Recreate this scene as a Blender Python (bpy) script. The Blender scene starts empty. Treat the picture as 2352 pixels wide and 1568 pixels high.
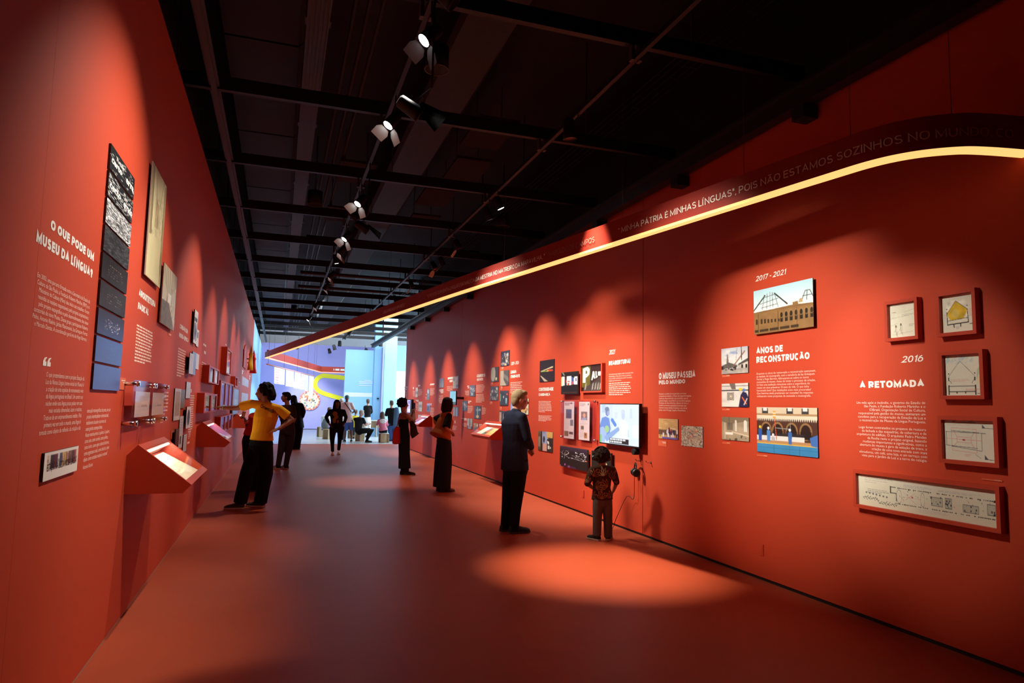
import bpy, bmesh, math, random
ORD = 'first second third fourth fifth sixth seventh eighth ninth tenth eleventh twelfth thirteenth fourteenth fifteenth sixteenth'.split()
import numpy as np
from mathutils import Vector, Matrix

# ------------------------------------------------------------------ camera, world, exposure
scene = bpy.context.scene
cam_data = bpy.data.cameras.new('camera')
cam_data.lens = 24.0
cam_data.sensor_width = 36.0
cam_data.clip_start = 0.05
cam_data.clip_end = 200
camera = bpy.data.objects.new('camera', cam_data)
scene.collection.objects.link(camera)
_r = [[0.946217, 0.049177, 0.319774], [-0.322907, 0.08208, 0.942865], [0.02012, -0.995412, 0.093545]]
camera.matrix_world = Matrix(((_r[0][0], -_r[0][1], -_r[0][2], 0.0), (_r[1][0], -_r[1][1], -_r[1][2], 0.0),
                              (_r[2][0], -_r[2][1], -_r[2][2], 1.55), (0, 0, 0, 1)))
scene.camera = camera
scene.view_settings.view_transform = 'Standard'
scene.view_settings.look = 'None'
scene.view_settings.exposure = 0.0
scene.view_settings.gamma = 1.0
scene.view_settings.use_curve_mapping = False
world = bpy.data.worlds.new('hall_world')
scene.world = world
world.use_nodes = True
world.node_tree.nodes['Background'].inputs[0].default_value = (0.35, 0.45, 0.6, 1)
world.node_tree.nodes['Background'].inputs[1].default_value = 0.02
scene.cycles.max_bounces = 5
scene.cycles.diffuse_bounces = 4
scene.cycles.glossy_bounces = 3
scene.cycles.transparent_max_bounces = 12
scene.cycles.caustics_reflective = False
scene.cycles.caustics_refractive = False
scene.cycles.sample_clamp_indirect = 4.0


def area_light(name, loc, target, size_x, size_y, watts, rgb):
    ld = bpy.data.lights.new(name, 'AREA')
    ld.shape = 'RECTANGLE'; ld.size = size_x; ld.size_y = size_y
    ld.energy = watts; ld.color = rgb
    lo = bpy.data.objects.new(name, ld)
    lo.location = loc
    lo.rotation_euler = (Vector(target) - Vector(loc)).to_track_quat('-Z', 'Y').to_euler()
    scene.collection.objects.link(lo)
    return lo


# area lights added to brighten the far hall: stand-in daylight, ceiling and wall fill
area_light('hall_daylight_fill', (13.5, 33, 2.6), (0, 34, 1.5), 12, 4.0, 2300, (0.72, 0.88, 1.0))
area_light('hall_ceiling_fill', (5.5, 30.5, 5.6), (5.5, 30.5, 0), 10, 5, 950, (0.8, 0.9, 1.0))
area_light('hall_wall_fill', (0.8, 35.5, 5.2), (1.2, 40, 1.0), 5, 0.6, 150, (0.95, 0.95, 1.0))

LX, RX = -0.98, 4.28          # the two red walls
TOP = 4.47
random.seed(7)


# ------------------------------------------------------------------ materials
def lin(c):
    if isinstance(c, str):
        c = c.lstrip('#'); c = tuple(int(c[i:i + 2], 16) / 255 for i in (0, 2, 4))
    return tuple((x / 12.92 if x <= 0.04045 else ((x + 0.055) / 1.055) ** 2.4) for x in c[:3])


MATS = {}


def mat(name, col, rough=0.6, spec=0.5, metal=0.0, bump=0.0, bscale=40.0, mottle=0.0, mscale=6.0, linear=False, sheen=0.0):
    if name in MATS: return MATS[name]
    m = bpy.data.materials.new(name); m.use_nodes = True
    nt = m.node_tree; b = nt.nodes['Principled BSDF']
    c = tuple(col) if linear else lin(col)
    b.inputs['Base Color'].default_value = (*c, 1)
    b.inputs['Roughness'].default_value = rough
    b.inputs['Specular IOR Level'].default_value = spec
    b.inputs['Metallic'].default_value = metal
    if sheen: b.inputs['Sheen Weight'].default_value = sheen
    if bump or mottle:
        tc = nt.nodes.new('ShaderNodeTexCoord')
    if bump:
        n = nt.nodes.new('ShaderNodeTexNoise'); n.inputs['Scale'].default_value = bscale; n.inputs['Detail'].default_value = 3
        nt.links.new(tc.outputs['Object'], n.inputs['Vector'])
        bp = nt.nodes.new('ShaderNodeBump'); bp.inputs['Strength'].default_value = bump; bp.inputs['Distance'].default_value = 0.02
        nt.links.new(n.outputs['Fac'], bp.inputs['Height']); nt.links.new(bp.outputs['Normal'], b.inputs['Normal'])
    if mottle:
        n = nt.nodes.new('ShaderNodeTexNoise'); n.inputs['Scale'].default_value = mscale; n.inputs['Detail'].default_value = 4
        nt.links.new(tc.outputs['Object'], n.inputs['Vector'])
        mx = nt.nodes.new('ShaderNodeMix'); mx.data_type = 'RGBA'
        mx.inputs['A'].default_value = (*[x * (1 - mottle) for x in c], 1); mx.inputs['B'].default_value = (*[min(1, x * (1 + mottle)) for x in c], 1)
        nt.links.new(n.outputs['Fac'], mx.inputs['Factor']); nt.links.new(mx.outputs['Result'], b.inputs['Base Color'])
    MATS[name] = m
    return m


def mat_emit(name, col, strength):
    if name in MATS: return MATS[name]
    m = bpy.data.materials.new(name); m.use_nodes = True
    b = m.node_tree.nodes['Principled BSDF']
    b.inputs['Base Color'].default_value = (*lin(col), 1)
    b.inputs['Emission Color'].default_value = (*lin(col), 1)
    b.inputs['Emission Strength'].default_value = strength
    MATS[name] = m
    return m


def mat_print(name, emit=0.0, rough=0.45):
    m = bpy.data.materials.new(name); m.use_nodes = True
    nt = m.node_tree; b = nt.nodes['Principled BSDF']
    at = nt.nodes.new('ShaderNodeAttribute'); at.attribute_name = 'print_colour'
    nt.links.new(at.outputs['Color'], b.inputs['Base Color'])
    b.inputs['Roughness'].default_value = rough
    if emit:
        nt.links.new(at.outputs['Color'], b.inputs['Emission Color']); b.inputs['Emission Strength'].default_value = emit
        b.inputs['Base Color'].default_value = (0.02, 0.02, 0.02, 1)
        nt.links.remove(b.inputs['Base Color'].links[0])
    MATS[name] = m
    return m


def mat_pane(name, tint=(1, 1, 1), gloss=0.06):
    m = bpy.data.materials.new(name); m.use_nodes = True
    nt = m.node_tree; nt.nodes.remove(nt.nodes['Principled BSDF'])
    out = nt.nodes['Material Output']
    tr = nt.nodes.new('ShaderNodeBsdfTransparent'); tr.inputs[0].default_value = (*tint, 1)
    gl = nt.nodes.new('ShaderNodeBsdfGlossy'); gl.inputs['Roughness'].default_value = 0.04
    lw = nt.nodes.new('ShaderNodeLayerWeight'); lw.inputs['Blend'].default_value = 0.5
    pw = nt.nodes.new('ShaderNodeMath'); pw.operation = 'POWER'; pw.inputs[1].default_value = 4.0
    ma = nt.nodes.new('ShaderNodeMath'); ma.operation = 'MULTIPLY_ADD'; ma.inputs[1].default_value = 0.32; ma.inputs[2].default_value = gloss * 0.5
    nt.links.new(lw.outputs['Facing'], pw.inputs[0]); nt.links.new(pw.outputs[0], ma.inputs[0])
    mix = nt.nodes.new('ShaderNodeMixShader')
    nt.links.new(ma.outputs[0], mix.inputs[0]); nt.links.new(tr.outputs[0], mix.inputs[1]); nt.links.new(gl.outputs[0], mix.inputs[2])
    nt.links.new(mix.outputs[0], out.inputs[0])
    MATS[name] = m
    return m


M_RED = mat('red_wall_paint', (0.50, 0.057, 0.0215), 0.55, 0.24, bump=0.02, bscale=120, mottle=0.05, mscale=1.2, linear=True)
M_REDTRIM = mat('red_lacquer', (0.47, 0.048, 0.0185), 0.42, 0.4, mottle=0.04, mscale=5, linear=True)
M_REDDARK = mat('red_recess', (0.36, 0.03, 0.02), 0.5, 0.3, linear=True)
M_FLOOR = mat('red_vinyl_floor', (0.37, 0.066, 0.028), 0.46, 0.22, bump=0.03, bscale=60, mottle=0.12, mscale=1.6, linear=True)
M_FLOORG = mat('grey_resin_floor', (0.55, 0.60, 0.62), 0.22, 0.5, mottle=0.06, mscale=2, linear=True)
M_BLACK = mat('black_paint', (0.010, 0.010, 0.011), 0.6, 0.3, linear=True)
M_CEIL = mat('dark_ceiling_paint', (0.010, 0.009, 0.0095), 0.75, 0.3, mottle=0.3, mscale=2, linear=True)
M_STEEL = mat('dark_steel_channel', (0.010, 0.0095, 0.010), 0.5, 0.4, mottle=0.2, mscale=3, linear=True)
M_TRAY = mat('grey_cable_tray', (0.06, 0.053, 0.053), 0.5, 0.5, linear=True)
M_DUCT = mat('grey_duct_wrap', (0.014, 0.013, 0.0135), 0.6, 0.4, bump=0.2, bscale=5, linear=True)
M_PURPLE = mat('purple_wall_paint', (0.36, 0.36, 0.72), 0.6, 0.3, mottle=0.03, linear=True)
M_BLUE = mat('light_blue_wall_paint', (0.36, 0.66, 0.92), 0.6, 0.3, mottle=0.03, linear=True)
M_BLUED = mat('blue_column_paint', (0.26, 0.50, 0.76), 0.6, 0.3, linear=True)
M_WHITE = mat('white_paint', (0.85, 0.87, 0.88), 0.6, 0.3, mottle=0.02, linear=True)
M_YEL = mat('yellow_paint', (0.85, 0.80, 0.03), 0.6, 0.3, mottle=0.03, linear=True)
M_INK = mat('white_vinyl_lettering', (0.88, 0.84, 0.78), 0.6, 0.2, linear=True)
M_INKP = mat('cream_vinyl_lettering', (0.86, 0.62, 0.52), 0.6, 0.2, linear=True)
M_FASCIA = mat('dark_red_banner', (0.30, 0.026, 0.016), 0.5, 0.3, linear=True)
M_INKB = mat('banner_lettering', (0.88, 0.80, 0.68), 0.6, 0.2, linear=True)
M_INKK = mat('black_lettering', (0.012, 0.011, 0.010), 0.6, 0.2, linear=True)
M_EDGE = mat('board_edge', (0.05, 0.045, 0.045), 0.5, 0.3, linear=True)
M_EDGEW = mat('pale_board_edge', (0.55, 0.5, 0.45), 0.5, 0.3, linear=True)
M_HOOD = mat('matt_black_hood', (0.0004, 0.0004, 0.0004), 1.0, 0.0, linear=True)
M_CHROME = mat('chrome', (0.75, 0.74, 0.72), 0.18, 0.5, metal=1.0, linear=True)
M_CAPT = mat('orange_caption_plate', (0.66, 0.13, 0.055), 0.5, 0.3, linear=True)
M_PRINT = mat_print('photo_print', 0, 0.4)
M_PAPER = mat_print('paper_print', 0, 0.8)
M_SCREEN = mat_print('lit_screen', 1.1)
M_PANE = mat_pane('clear_pane')
M_PANEV = mat_pane('clear_acrylic', (0.95, 0.9, 0.97))
M_LED = mat_emit('led_diffuser', '#ffc676', 1.22)
M_LENS = mat_emit('lamp_lens', '#f4f7ff', 40)
M_LENSDIM = mat('lamp_lens_dark', (0.02, 0.02, 0.022), 0.15, 0.5, linear=True)
M_DOORS = mat('barn_door_paint', (0.50, 0.52, 0.46), 0.5, 0.4, linear=True)
M_DOORSD = mat('dark_barn_door', (0.06, 0.058, 0.055), 0.5, 0.4, linear=True)
M_PLY = mat('birch_plywood', (0.50, 0.36, 0.20), 0.5, 0.3, mottle=0.15, mscale=9, linear=True)
M_PLYP = mat('pale_plywood', (0.55, 0.52, 0.45), 0.5, 0.3, mottle=0.1, mscale=9, linear=True)
M_SEAM = mat('silver_seam', (0.30, 0.24, 0.20), 0.4, 0.5, linear=True)


# ------------------------------------------------------------------ mesh helpers
def link(name, me, material=None, parent=None):
    o = bpy.data.objects.new(name, me)
    scene.collection.objects.link(o)
    if material is not None and me is not None:
        ms = material if isinstance(material, (list, tuple)) else [material]
        for m in ms: me.materials.append(m)
    if parent is not None:
        o.parent = parent
        o.matrix_parent_inverse = parent.matrix_basis.inverted()
    return o


def tag(o, label, cat, group=None, kind=None):
    if label: o['label'] = label
    if cat: o['category'] = cat
    if group: o['group'] = group
    if kind: o['kind'] = kind
    return o


def empty(name, loc, label, cat, group=None):
    o = bpy.data.objects.new(name, None)
    o.empty_display_size = 0.1
    o.location = loc
    scene.collection.objects.link(o)
    return tag(o, label, cat, group)


class MB:
    """collects simple solids and links them as one mesh object"""
    def __init__(s): s.v, s.f, s.sm = [], [], []
    def add(s, vs, fs, smooth=False):
        o = len(s.v); s.v += [tuple(p) for p in vs]
        s.f += [tuple(i + o for i in f) for f in fs]; s.sm += [smooth] * len(fs)
    def box(s, x0, x1, y0, y1, z0, z1):
        s.add([(x0, y0, z0), (x1, y0, z0), (x1, y1, z0), (x0, y1, z0), (x0, y0, z1), (x1, y0, z1), (x1, y1, z1), (x0, y1, z1)],
              [(0, 3, 2, 1), (4, 5, 6, 7), (0, 1, 5, 4), (1, 2, 6, 5), (2, 3, 7, 6), (3, 0, 4, 7)])
    def obox(s, c, ax, ay, az):
        """box with centre c and half-axis vectors"""
        c, ax, ay, az = Vector(c), Vector(ax), Vector(ay), Vector(az)
        vs = [c + ax * i + ay * j + az * k for k in (-1, 1) for i, j in ((-1, -1), (1, -1), (1, 1), (-1, 1))]
        s.add(vs, [(0, 3, 2, 1), (4, 5, 6, 7), (0, 1, 5, 4), (1, 2, 6, 5), (2, 3, 7, 6), (3, 0, 4, 7)])
    def bar(s, a, b, w, h=None, up=(0, 0, 1)):
        a, b = Vector(a), Vector(b); h = h or w
        t = (b - a); L = t.length; t.normalize()
        u = Vector(up)
        if abs(t.dot(u)) > 0.95: u = Vector((1, 0, 0))
        r = t.cross(u).normalized(); u = r.cross(t).normalized()
        s.obox((a + b) / 2, t * L / 2, r * w / 2, u * h / 2)
    def tube(s, pts, r, n=8, caps=True):
        pts = [Vector(p) for p in pts]; rs = r if isinstance(r, (list, tuple)) else [r] * len(pts)
        vs, fs = [], []
        ref = Vector((0.13, 0.21, 0.97))
        for i, p in enumerate(pts):
            t = (pts[min(i + 1, len(pts) - 1)] - pts[max(i - 1, 0)]).normalized()
            if abs(t.dot(ref)) > 0.97: ref = Vector((0.9, 0.3, 0.1))
            u = (ref - t * ref.dot(t)).normalized(); w = t.cross(u)
            vs += [p + (u * math.cos(2 * math.pi * k / n) + w * math.sin(2 * math.pi * k / n)) * rs[i] for k in range(n)]
        for i in range(len(pts) - 1):
            for k in range(n):
                a, b = i * n + k, i * n + (k + 1) % n
                fs.append((a, b, b + n, a + n))
        s.add(vs, fs, True)
        if caps:
            o = len(s.v) - len(vs)
            s.f += [tuple(o + k for k in range(n))[::-1], tuple(o + (len(pts) - 1) * n + k for k in range(n))]; s.sm += [False, False]
    def prism(s, poly, axis_vec):
        """extrude a planar polygon by axis_vec"""
        n = len(poly); a = [Vector(p) for p in poly]; b = [p + Vector(axis_vec) for p in a]
        s.add(a + b, [tuple(range(n))[::-1], tuple(range(n, 2 * n))] + [(i, (i + 1) % n, (i + 1) % n + n, i + n) for i in range(n)])
    def mesh(s, name='mesh', recalc=True):
        me = bpy.data.meshes.new(name)
        me.from_pydata(s.v, [], s.f)
        me.polygons.foreach_set('use_smooth', s.sm)
        if recalc:
            bm = bmesh.new(); bm.from_mesh(me); bmesh.ops.recalc_face_normals(bm, faces=bm.faces); bm.to_mesh(me); bm.free()
        me.update()
        return me
    def build(s, name, material, parent=None): return link(name, s.mesh(name), material, parent)


def struct(name, mb, material):
    o = mb.build(name, material); o['kind'] = 'structure'; return o


def part_boxes(name, parent, material, boxes):
    mb = MB()
    for b in boxes: mb.box(*b)
    return mb.build(name, material, parent)


# ------------------------------------------------------------------ the setting
fl = MB(); fl.box(-1.2, 4.6, -3.5, 26.2, -0.1, 0.0)
struct('floor', fl, M_FLOOR)
fl2 = MB(); fl2.box(-1.2, 14.2, 26.2, 42.5, -0.1, -0.004); fl2.box(4.6, 14.2, 24.0, 26.2, -0.1, -0.004)
struct('floor_hall', fl2, M_FLOORG)
thr = MB(); thr.box(-1.0, 4.6, 26.17, 26.23, -0.01, 0.006)
struct('trim_1', thr, M_REDDARK)

wl = bpy.data.objects.new('wall_left', None); scene.collection.objects.link(wl); wl['kind'] = 'structure'
for a, b in ((-3.5, 3.3), (3.3, 9.2), (9.2, 15.1), (15.1, 21.0), (21.0, 27.0)):
    mb = MB(); mb.box(LX - 0.05, LX, a + 0.0008, b - 0.0008, 0.012, TOP); mb.build('panel', M_RED, wl)
mb = MB(); mb.box(LX - 0.10, LX - 0.05, -3.5, 27.0, 0.0, TOP); mb.build('backing', M_REDDARK, wl)
mb = MB(); mb.box(LX - 0.05, LX - 0.001, -3.5, 27.0, 0.0, 0.012); mb.build('seam', M_SEAM, wl)
mb = MB(); mb.box(LX - 0.30, LX - 0.10, -3.5, 42.5, 0.0, 4.62); mb.box(LX - 0.30, LX - 0.01, 27.0, 42.5, 0.0, 4.55)
struct('wall_left_blue', mb, M_BLUE)

wr = bpy.data.objects.new('wall_right', None); scene.collection.objects.link(wr); wr['kind'] = 'structure'
for a, b in ((-3.5, 7.52), (7.52, 16.55), (16.55, 23.26), (23.26, 24.45)):
    mb = MB(); mb.box(RX, RX + 0.05, a + 0.006, b - 0.006, 0.03, TOP); mb.build('panel', M_RED, wr)
mb = MB(); mb.box(RX + 0.035, RX + 0.30, -3.5, 24.44, 0.0, TOP); mb.build('backing', M_REDDARK, wr)
mb = MB(); mb.box(RX + 0.012, RX + 0.034, -3.5, 24.44, 0.0, 0.03); mb.build('skirting', M_BLACK, wr)
mb = MB(); mb.box(-1.2, 4.6, -3.6, -3.5, 0, 6.0)
struct('wall_rear', mb, M_REDDARK)

# far hall
mb = MB(); mb.box(-1.2, 6.0, 40.0, 40.2, 0.0, 4.75); struct('wall_back', mb, M_PURPLE)
mb = MB(); mb.box(-1.0, 6.0, 39.96, 39.999, 0.0, 0.03); struct('baseboard_back', mb, M_STEEL)
mb = MB(); mb.box(3.0, 4.55, 34.0, 34.25, 0.0, 4.12); struct('wall_blue_partition', mb, M_BLUE)
mb = MB(); mb.box(3.001, 4.53, 33.994, 34.0, 1.83, 2.03); struct('trim_2', mb, M_WHITE)
mb = MB(); mb.box(5.2, 14.2, 36.0, 36.2, 0.0, 4.6); struct('wall_blue_rear', mb, M_BLUE)
mb = MB(); mb.box(5.62, 14.0, 35.99, 36.0, (5.969, 36.000, 1.802)[2], (5.918, 36.000, 3.243)[2]); struct('wall_white_panel', mb, M_WHITE)
mb = MB(); mb.box(14.0, 14.2, 24.0, 42.5, 0.0, 6.0); mb.box(-1.2, 14.2, 42.4, 42.6, 0, 6.0); mb.box(4.6, 14.2, 24.0, 24.2, 0, 6.0); struct('wall_hall', mb, M_WHITE)
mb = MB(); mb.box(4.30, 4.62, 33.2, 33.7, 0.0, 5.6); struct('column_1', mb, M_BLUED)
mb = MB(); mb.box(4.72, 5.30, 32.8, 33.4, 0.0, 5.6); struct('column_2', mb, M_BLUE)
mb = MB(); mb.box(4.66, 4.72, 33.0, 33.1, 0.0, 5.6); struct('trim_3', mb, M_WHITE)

# ceiling deck
mb = MB(); mb.box(-1.3, 14.2, -3.6, 42.6, 5.9, 6.05); struct('ceiling', mb, M_CEIL)
mb = MB(); mb.box(4.6, 4.75, -3.6, 24.2, 0, 6.0); mb.box(-1.35, -1.28, -3.6, 42.6, 0, 6.0); struct('wall_outer', mb, M_CEIL)

# ------------------------------------------------------------------ ceiling services
for k in range(15):
    y = 2.75 + 2.2 * k
    mb = MB()
    xe = 4.5 if y < 23 else 9.0
    mb.box(-1.25, xe, y - 0.03, y + 0.03, 4.62, 4.64); mb.box(-1.25, xe, y - 0.03, y - 0.022, 4.64, 4.76); mb.box(-1.25, xe, y + 0.022, y + 0.03, 4.64, 4.76)
    for x in (-1.1, 1.35, 3.3): mb.tube([(x, y, 4.70), (x, y, 5.9)], 0.008, 6)
    o = mb.build('ceiling_channel', M_STEEL)
    tag(o, 'black steel channel crossing the ceiling on hanging rods, %s from the camera' % ORD[k], 'ceiling beam', 'steel channels across the corridor ceiling')

# long beam above the right wall with its brackets
root = empty('ceiling_beam', (4.16, 0, 4.2), 'long black beam running above the right red wall on brackets', 'beam')
part_boxes('beam_web', root, M_STEEL, [(4.10, 4.22, -3.4, 33.0, 4.17, 4.30), (4.04, 4.27, -3.4, 33.0, 4.30, 4.33)])
for y in (2.6, 4.6, 6.55, 8.6, 10.8, 13.2, 15.6, 18.0, 20.5, 23.0):
    part_boxes('bracket', root, M_BLACK, [(4.12, 4.275, y - 0.07, y + 0.07, 4.06, 4.17)])

# cable tray with ribs
root = empty('cable_tray', (0.17, 0, 5.0), 'grey ribbed cable tray running along the corridor ceiling', 'cable tray')
part_boxes('tray_bed', root, M_TRAY, [(0.075, 0.275, -3.3, 36, 5.0, 5.006)])
for x in (0.075, 0.112, 0.15, 0.188, 0.225, 0.263): part_boxes('tray_rib', root, M_TRAY, [(x, x + 0.012, -3.3, 36, 4.985, 5.0)])
for k in range(16):
    y = 1.3 + 2.45 * k
    part_boxes('tray_coupler', root, M_TRAY, [(0.06, 0.0745, y - 0.06, y + 0.06, 4.985, 5.06)])
    part_boxes('tray_coupler', root, M_TRAY, [(0.2755, 0.29, y - 0.06, y + 0.06, 4.985, 5.06)])

# round pipe / conduit by the left wall
mb = MB(); mb.box(-0.775, -0.725, -3.3, 38, 4.60, 4.64); mb.box(-0.80, -0.70, -3.3, 38, 4.64, 4.65)
tag(mb.build('ceiling_rail', M_TRAY), 'thin grey rail running along the ceiling by the left wall', 'rail')

# wide wrapped duct over the left side
root = empty('air_duct', (-0.35, 0, 5.2), 'wide dark wrapped air duct along the left side of the ceiling', 'air duct')
for k in range(14):
    y = -3.2 + 2.6 * k
    mb = MB()
    prof = [(-0.75, 5.30), (-0.70, 5.24), (0.02, 5.24), (0.07, 5.30), (0.07, 5.62), (-0.75, 5.62)]
    mb.prism([(x, y + 0.02, z) for x, z in prof], (0, 2.56, 0))
    mb.build('duct_section', M_DUCT, root)
mb = MB()
for i in range(3): mb.tube([(0.5 + 0.13 * i, -3.3, 5.25 + 0.03 * i), (0.5 + 0.13 * i, 38, 5.25 + 0.03 * i)], 0.022, 6)
tag(mb.build('pipe_run', M_STEEL), 'three thin dark pipes running side by side above the corridor', 'pipes')
mb = MB(); mb.prism([(1.5, -3.3, 5.35), (1.55, -3.3, 5.3), (2.05, -3.3, 5.3), (2.1, -3.3, 5.35), (2.1, -3.3, 5.7), (1.5, -3.3, 5.7)], (0, 38, 0))
tag(mb.build('ceiling_duct', M_DUCT), 'dark rectangular duct along the middle of the corridor ceiling', 'air duct')
for k, (y, z) in enumerate(((15.2, 5.1), (19.2, 5.05), (21.6, 5.05), (24.6, 5.0), (27.4, 5.1), (30.2, 5.1))):
    mb = MB(); mb.tube([(0.4, y, z), (4.3 if y < 26 else 8, y, z)], 0.05, 8)
    tag(mb.build('cross_pipe', M_TRAY), 'grey pipe crossing the ceiling above the steel channels, %s from the camera' % ORD[k], 'pipe', 'grey pipes across the ceiling')
for i, (x0, y0) in enumerate(((2.25, 8.1), (2.35, 9.6), (2.2, 11.2), (2.3, 12.9), (0.72, 10.4), (0.7, 13.0))):
    mb = MB(); mb.box(x0, x0 + 0.55, y0, y0 + 1.0, 5.20, 5.24)
    for dx in (0.1, 0.45): mb.tube([(x0 + dx, y0 + 0.5, 5.24), (x0 + dx, y0 + 0.5, 5.898)], 0.006, 5)
    tag(mb.build('acoustic_panel', mat('acoustic_board', (0.035, 0.03, 0.03), 0.9, 0.1, linear=True)), 'flat grey acoustic board under the ceiling, ' + ['nearest of the row right of the centre', 'second of the row right of the centre', 'third of the row right of the centre', 'last of the row right of the centre', 'nearer one beside the centre track', 'farther one beside the centre track'][i], 'ceiling panel', 'acoustic boards under the ceiling')
# mesh tray on the right
root = empty('wire_tray', (3.6, 0, 4.9), 'dark wire mesh tray along the right side of the ceiling', 'cable tray')
mb = MB()
for x in (3.45, 3.52, 3.6, 3.68, 3.75): mb.bar((x, -3.3, 4.9), (x, 24, 4.9), 0.006)
for k in range(110): mb.bar((3.45, -3.2 + 0.25 * k, 4.9), (3.75, -3.2 + 0.25 * k, 4.9), 0.006)
w_ = mb.build('wire_grid', M_STEEL, root); w_['kind'] = 'stuff'

# ceiling loudspeakers: drums with a pale rim
for (x, y, z, lab) in ((*(0.408, 11.367, 4.750), 'black round ceiling loudspeaker with a pale rim beside the cable tray, nearer one'),
                       (*(1.285, 6.209, 4.750), 'black round ceiling loudspeaker beside the nearest lit spotlights'),
                       (*(3.666, 11.449, 4.750), 'black round ceiling loudspeaker behind the paired spotlights on the right track'),
                       (*(0.388, 25.472, 4.750), 'black round ceiling loudspeaker with a pale rim beside the cable tray, farther one')):
    root = empty('ceiling_speaker', (x, y, z), lab, 'loudspeaker', 'round loudspeakers hung from the ceiling')
    mb = MB(); mb.tube([(x, y, z), (x, y, z + 0.22)], 0.115, 20); mb.build('drum', M_BLACK, root)
    mb = MB()
    ring = [(x + 0.115 * math.cos(a), y + 0.115 * math.sin(a), z) for a in np.linspace(0, 2 * math.pi, 25)]
    mb.tube(ring, 0.006, 6, False); mb.build('rim', mat('pale_rim', (0.10, 0.095, 0.08), 0.5, linear=True), root)
    mb = MB(); mb.tube([(x, y, z + 0.22), (x, y, 5.9)], 0.01, 6); mb.build('hanger', M_STEEL, root)

# ------------------------------------------------------------------ track lighting
TRK = {}
for nm, x, y1, lab in (('centre', 0.93, 24.0, 'black lighting track above the middle of the corridor'), ('right', 2.74, 33.0, 'black lighting track nearer the right red wall')):
    root = empty('lighting_track', (x, 0, 4.5), lab, 'lighting track', 'lighting tracks')
    part_boxes('track_channel', root, M_STEEL, [(x - 0.02, x + 0.02, -3.2, y1, 4.5, 4.54)])
    for k in range(12):
        y = 0.55 + 2.2 * k
        part_boxes('clamp', root, M_TRAY, [(x - 0.05, x - 0.022, y - 0.03, y + 0.03, 4.49, 4.618)])
        part_boxes('clamp', root, M_TRAY, [(x + 0.022, x + 0.05, y - 0.03, y + 0.03, 4.49, 4.618)])


def lamp(lens, target, watts, angle, label, blend=0.6, rgb=(1.0, 0.92, 0.80), doors=(1, 1), lit=True, track_x=0.93, scale=1.0, dark=False, aim_light=None, hood=None, soft=0.02):
    """a track spotlight: lens point, where it points; its light is part of it"""
    lens, target = Vector(lens), Vector(target)
    d = (target - lens).normalized()
    side = d.cross(Vector((0, 0, 1))).normalized(); up = side.cross(d).normalized()
    root = empty('track_spotlight', lens, label, 'spotlight', 'track spotlights')
    r = 0.055 * scale; L = 0.17 * scale
    mb = MB(); mb.tube([lens - d * L, lens - d * L * 0.92, lens - d * 0.02, lens + d * 0.004], [r * 0.55, r * 0.85, r, r], 18, True)
    mb.build('housing', M_BLACK, root)
    mb = MB()
    ring = [lens + d * 0.006 + (side * math.cos(a) + up * math.sin(a)) * r for a in np.linspace(0, 2 * math.pi, 19)]
    mb.tube(ring, 0.006, 6, False); mb.build('rim', M_BLACK, root)
    vs = [lens + d * 0.008] + [lens + d * 0.006 + (side * math.cos(a) + up * math.sin(a)) * r * 0.9 for a in np.linspace(0, 2 * math.pi, 19)[:-1]]
    mb = MB(); mb.add(vs, [(0, 1 + k, 1 + (k + 1) % 18) for k in range(18)]); mb.build('lens', M_LENS if lit else M_LENSDIM, root)
    mid = lens - d * L * 0.55
    topz = 4.5
    mb = MB(); mb.tube([mid, (track_x, mid.y - 0.02, min(mid.z + 0.16, topz - 0.02)), (track_x, mid.y - 0.02, topz - 0.002)], 0.009, 6); mb.build('yoke', M_STEEL, root)
    dm = M_DOORSD if dark else M_DOORS
    for ax, on, oth in ((side if d.x < 0 else -side, doors[0], up), (-up, doors[1], side)):
        if not on: continue
        h0 = lens + d * 0.012 + ax * r * 1.08
        out = (ax * 0.86 + d * 0.5).normalized()
        a, b = 0.042 * scale, 0.072 * scale; ln = 0.14 * scale
        mb = MB(); nrm = out.cross(oth).normalized() * 0.0015
        p = [h0 - oth * a, h0 + oth * a, h0 + out * ln * 0.35 + oth * b, h0 + out * ln + oth * b * 0.95, h0 + out * ln - oth * b * 0.95, h0 + out * ln * 0.35 - oth * b]
        mb.prism(p, nrm); mb.build('barn_door', dm, root)
    if hood:
        ha = math.tan(math.radians(hood)); base = lens + up * r * 1.02 - d * 0.03; tip = lens + d * 0.17 + up * 0.14 * ha
        mb = MB(); w = 0.11 * scale
        mb.prism([base - side * w * 0.6, base + side * w * 0.6, tip + side * w * 1.5, tip - side * w * 1.5], up * 0.002); mb.build('hood', M_HOOD, root)
    if watts:
        ld = bpy.data.lights.new('spot_beam', 'SPOT'); ld.energy = watts; ld.color = rgb
        ld.spot_size = math.radians(angle); ld.spot_blend = blend; ld.shadow_soft_size = soft
        lo = bpy.data.objects.new('spot_beam', ld); scene.collection.objects.link(lo)
        lo.parent = root
        lo.location = d * 0.03
        lo.rotation_euler = (Vector(aim_light) - lens if aim_light else d).to_track_quat('-Z', 'Y').to_euler()
    return root


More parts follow.
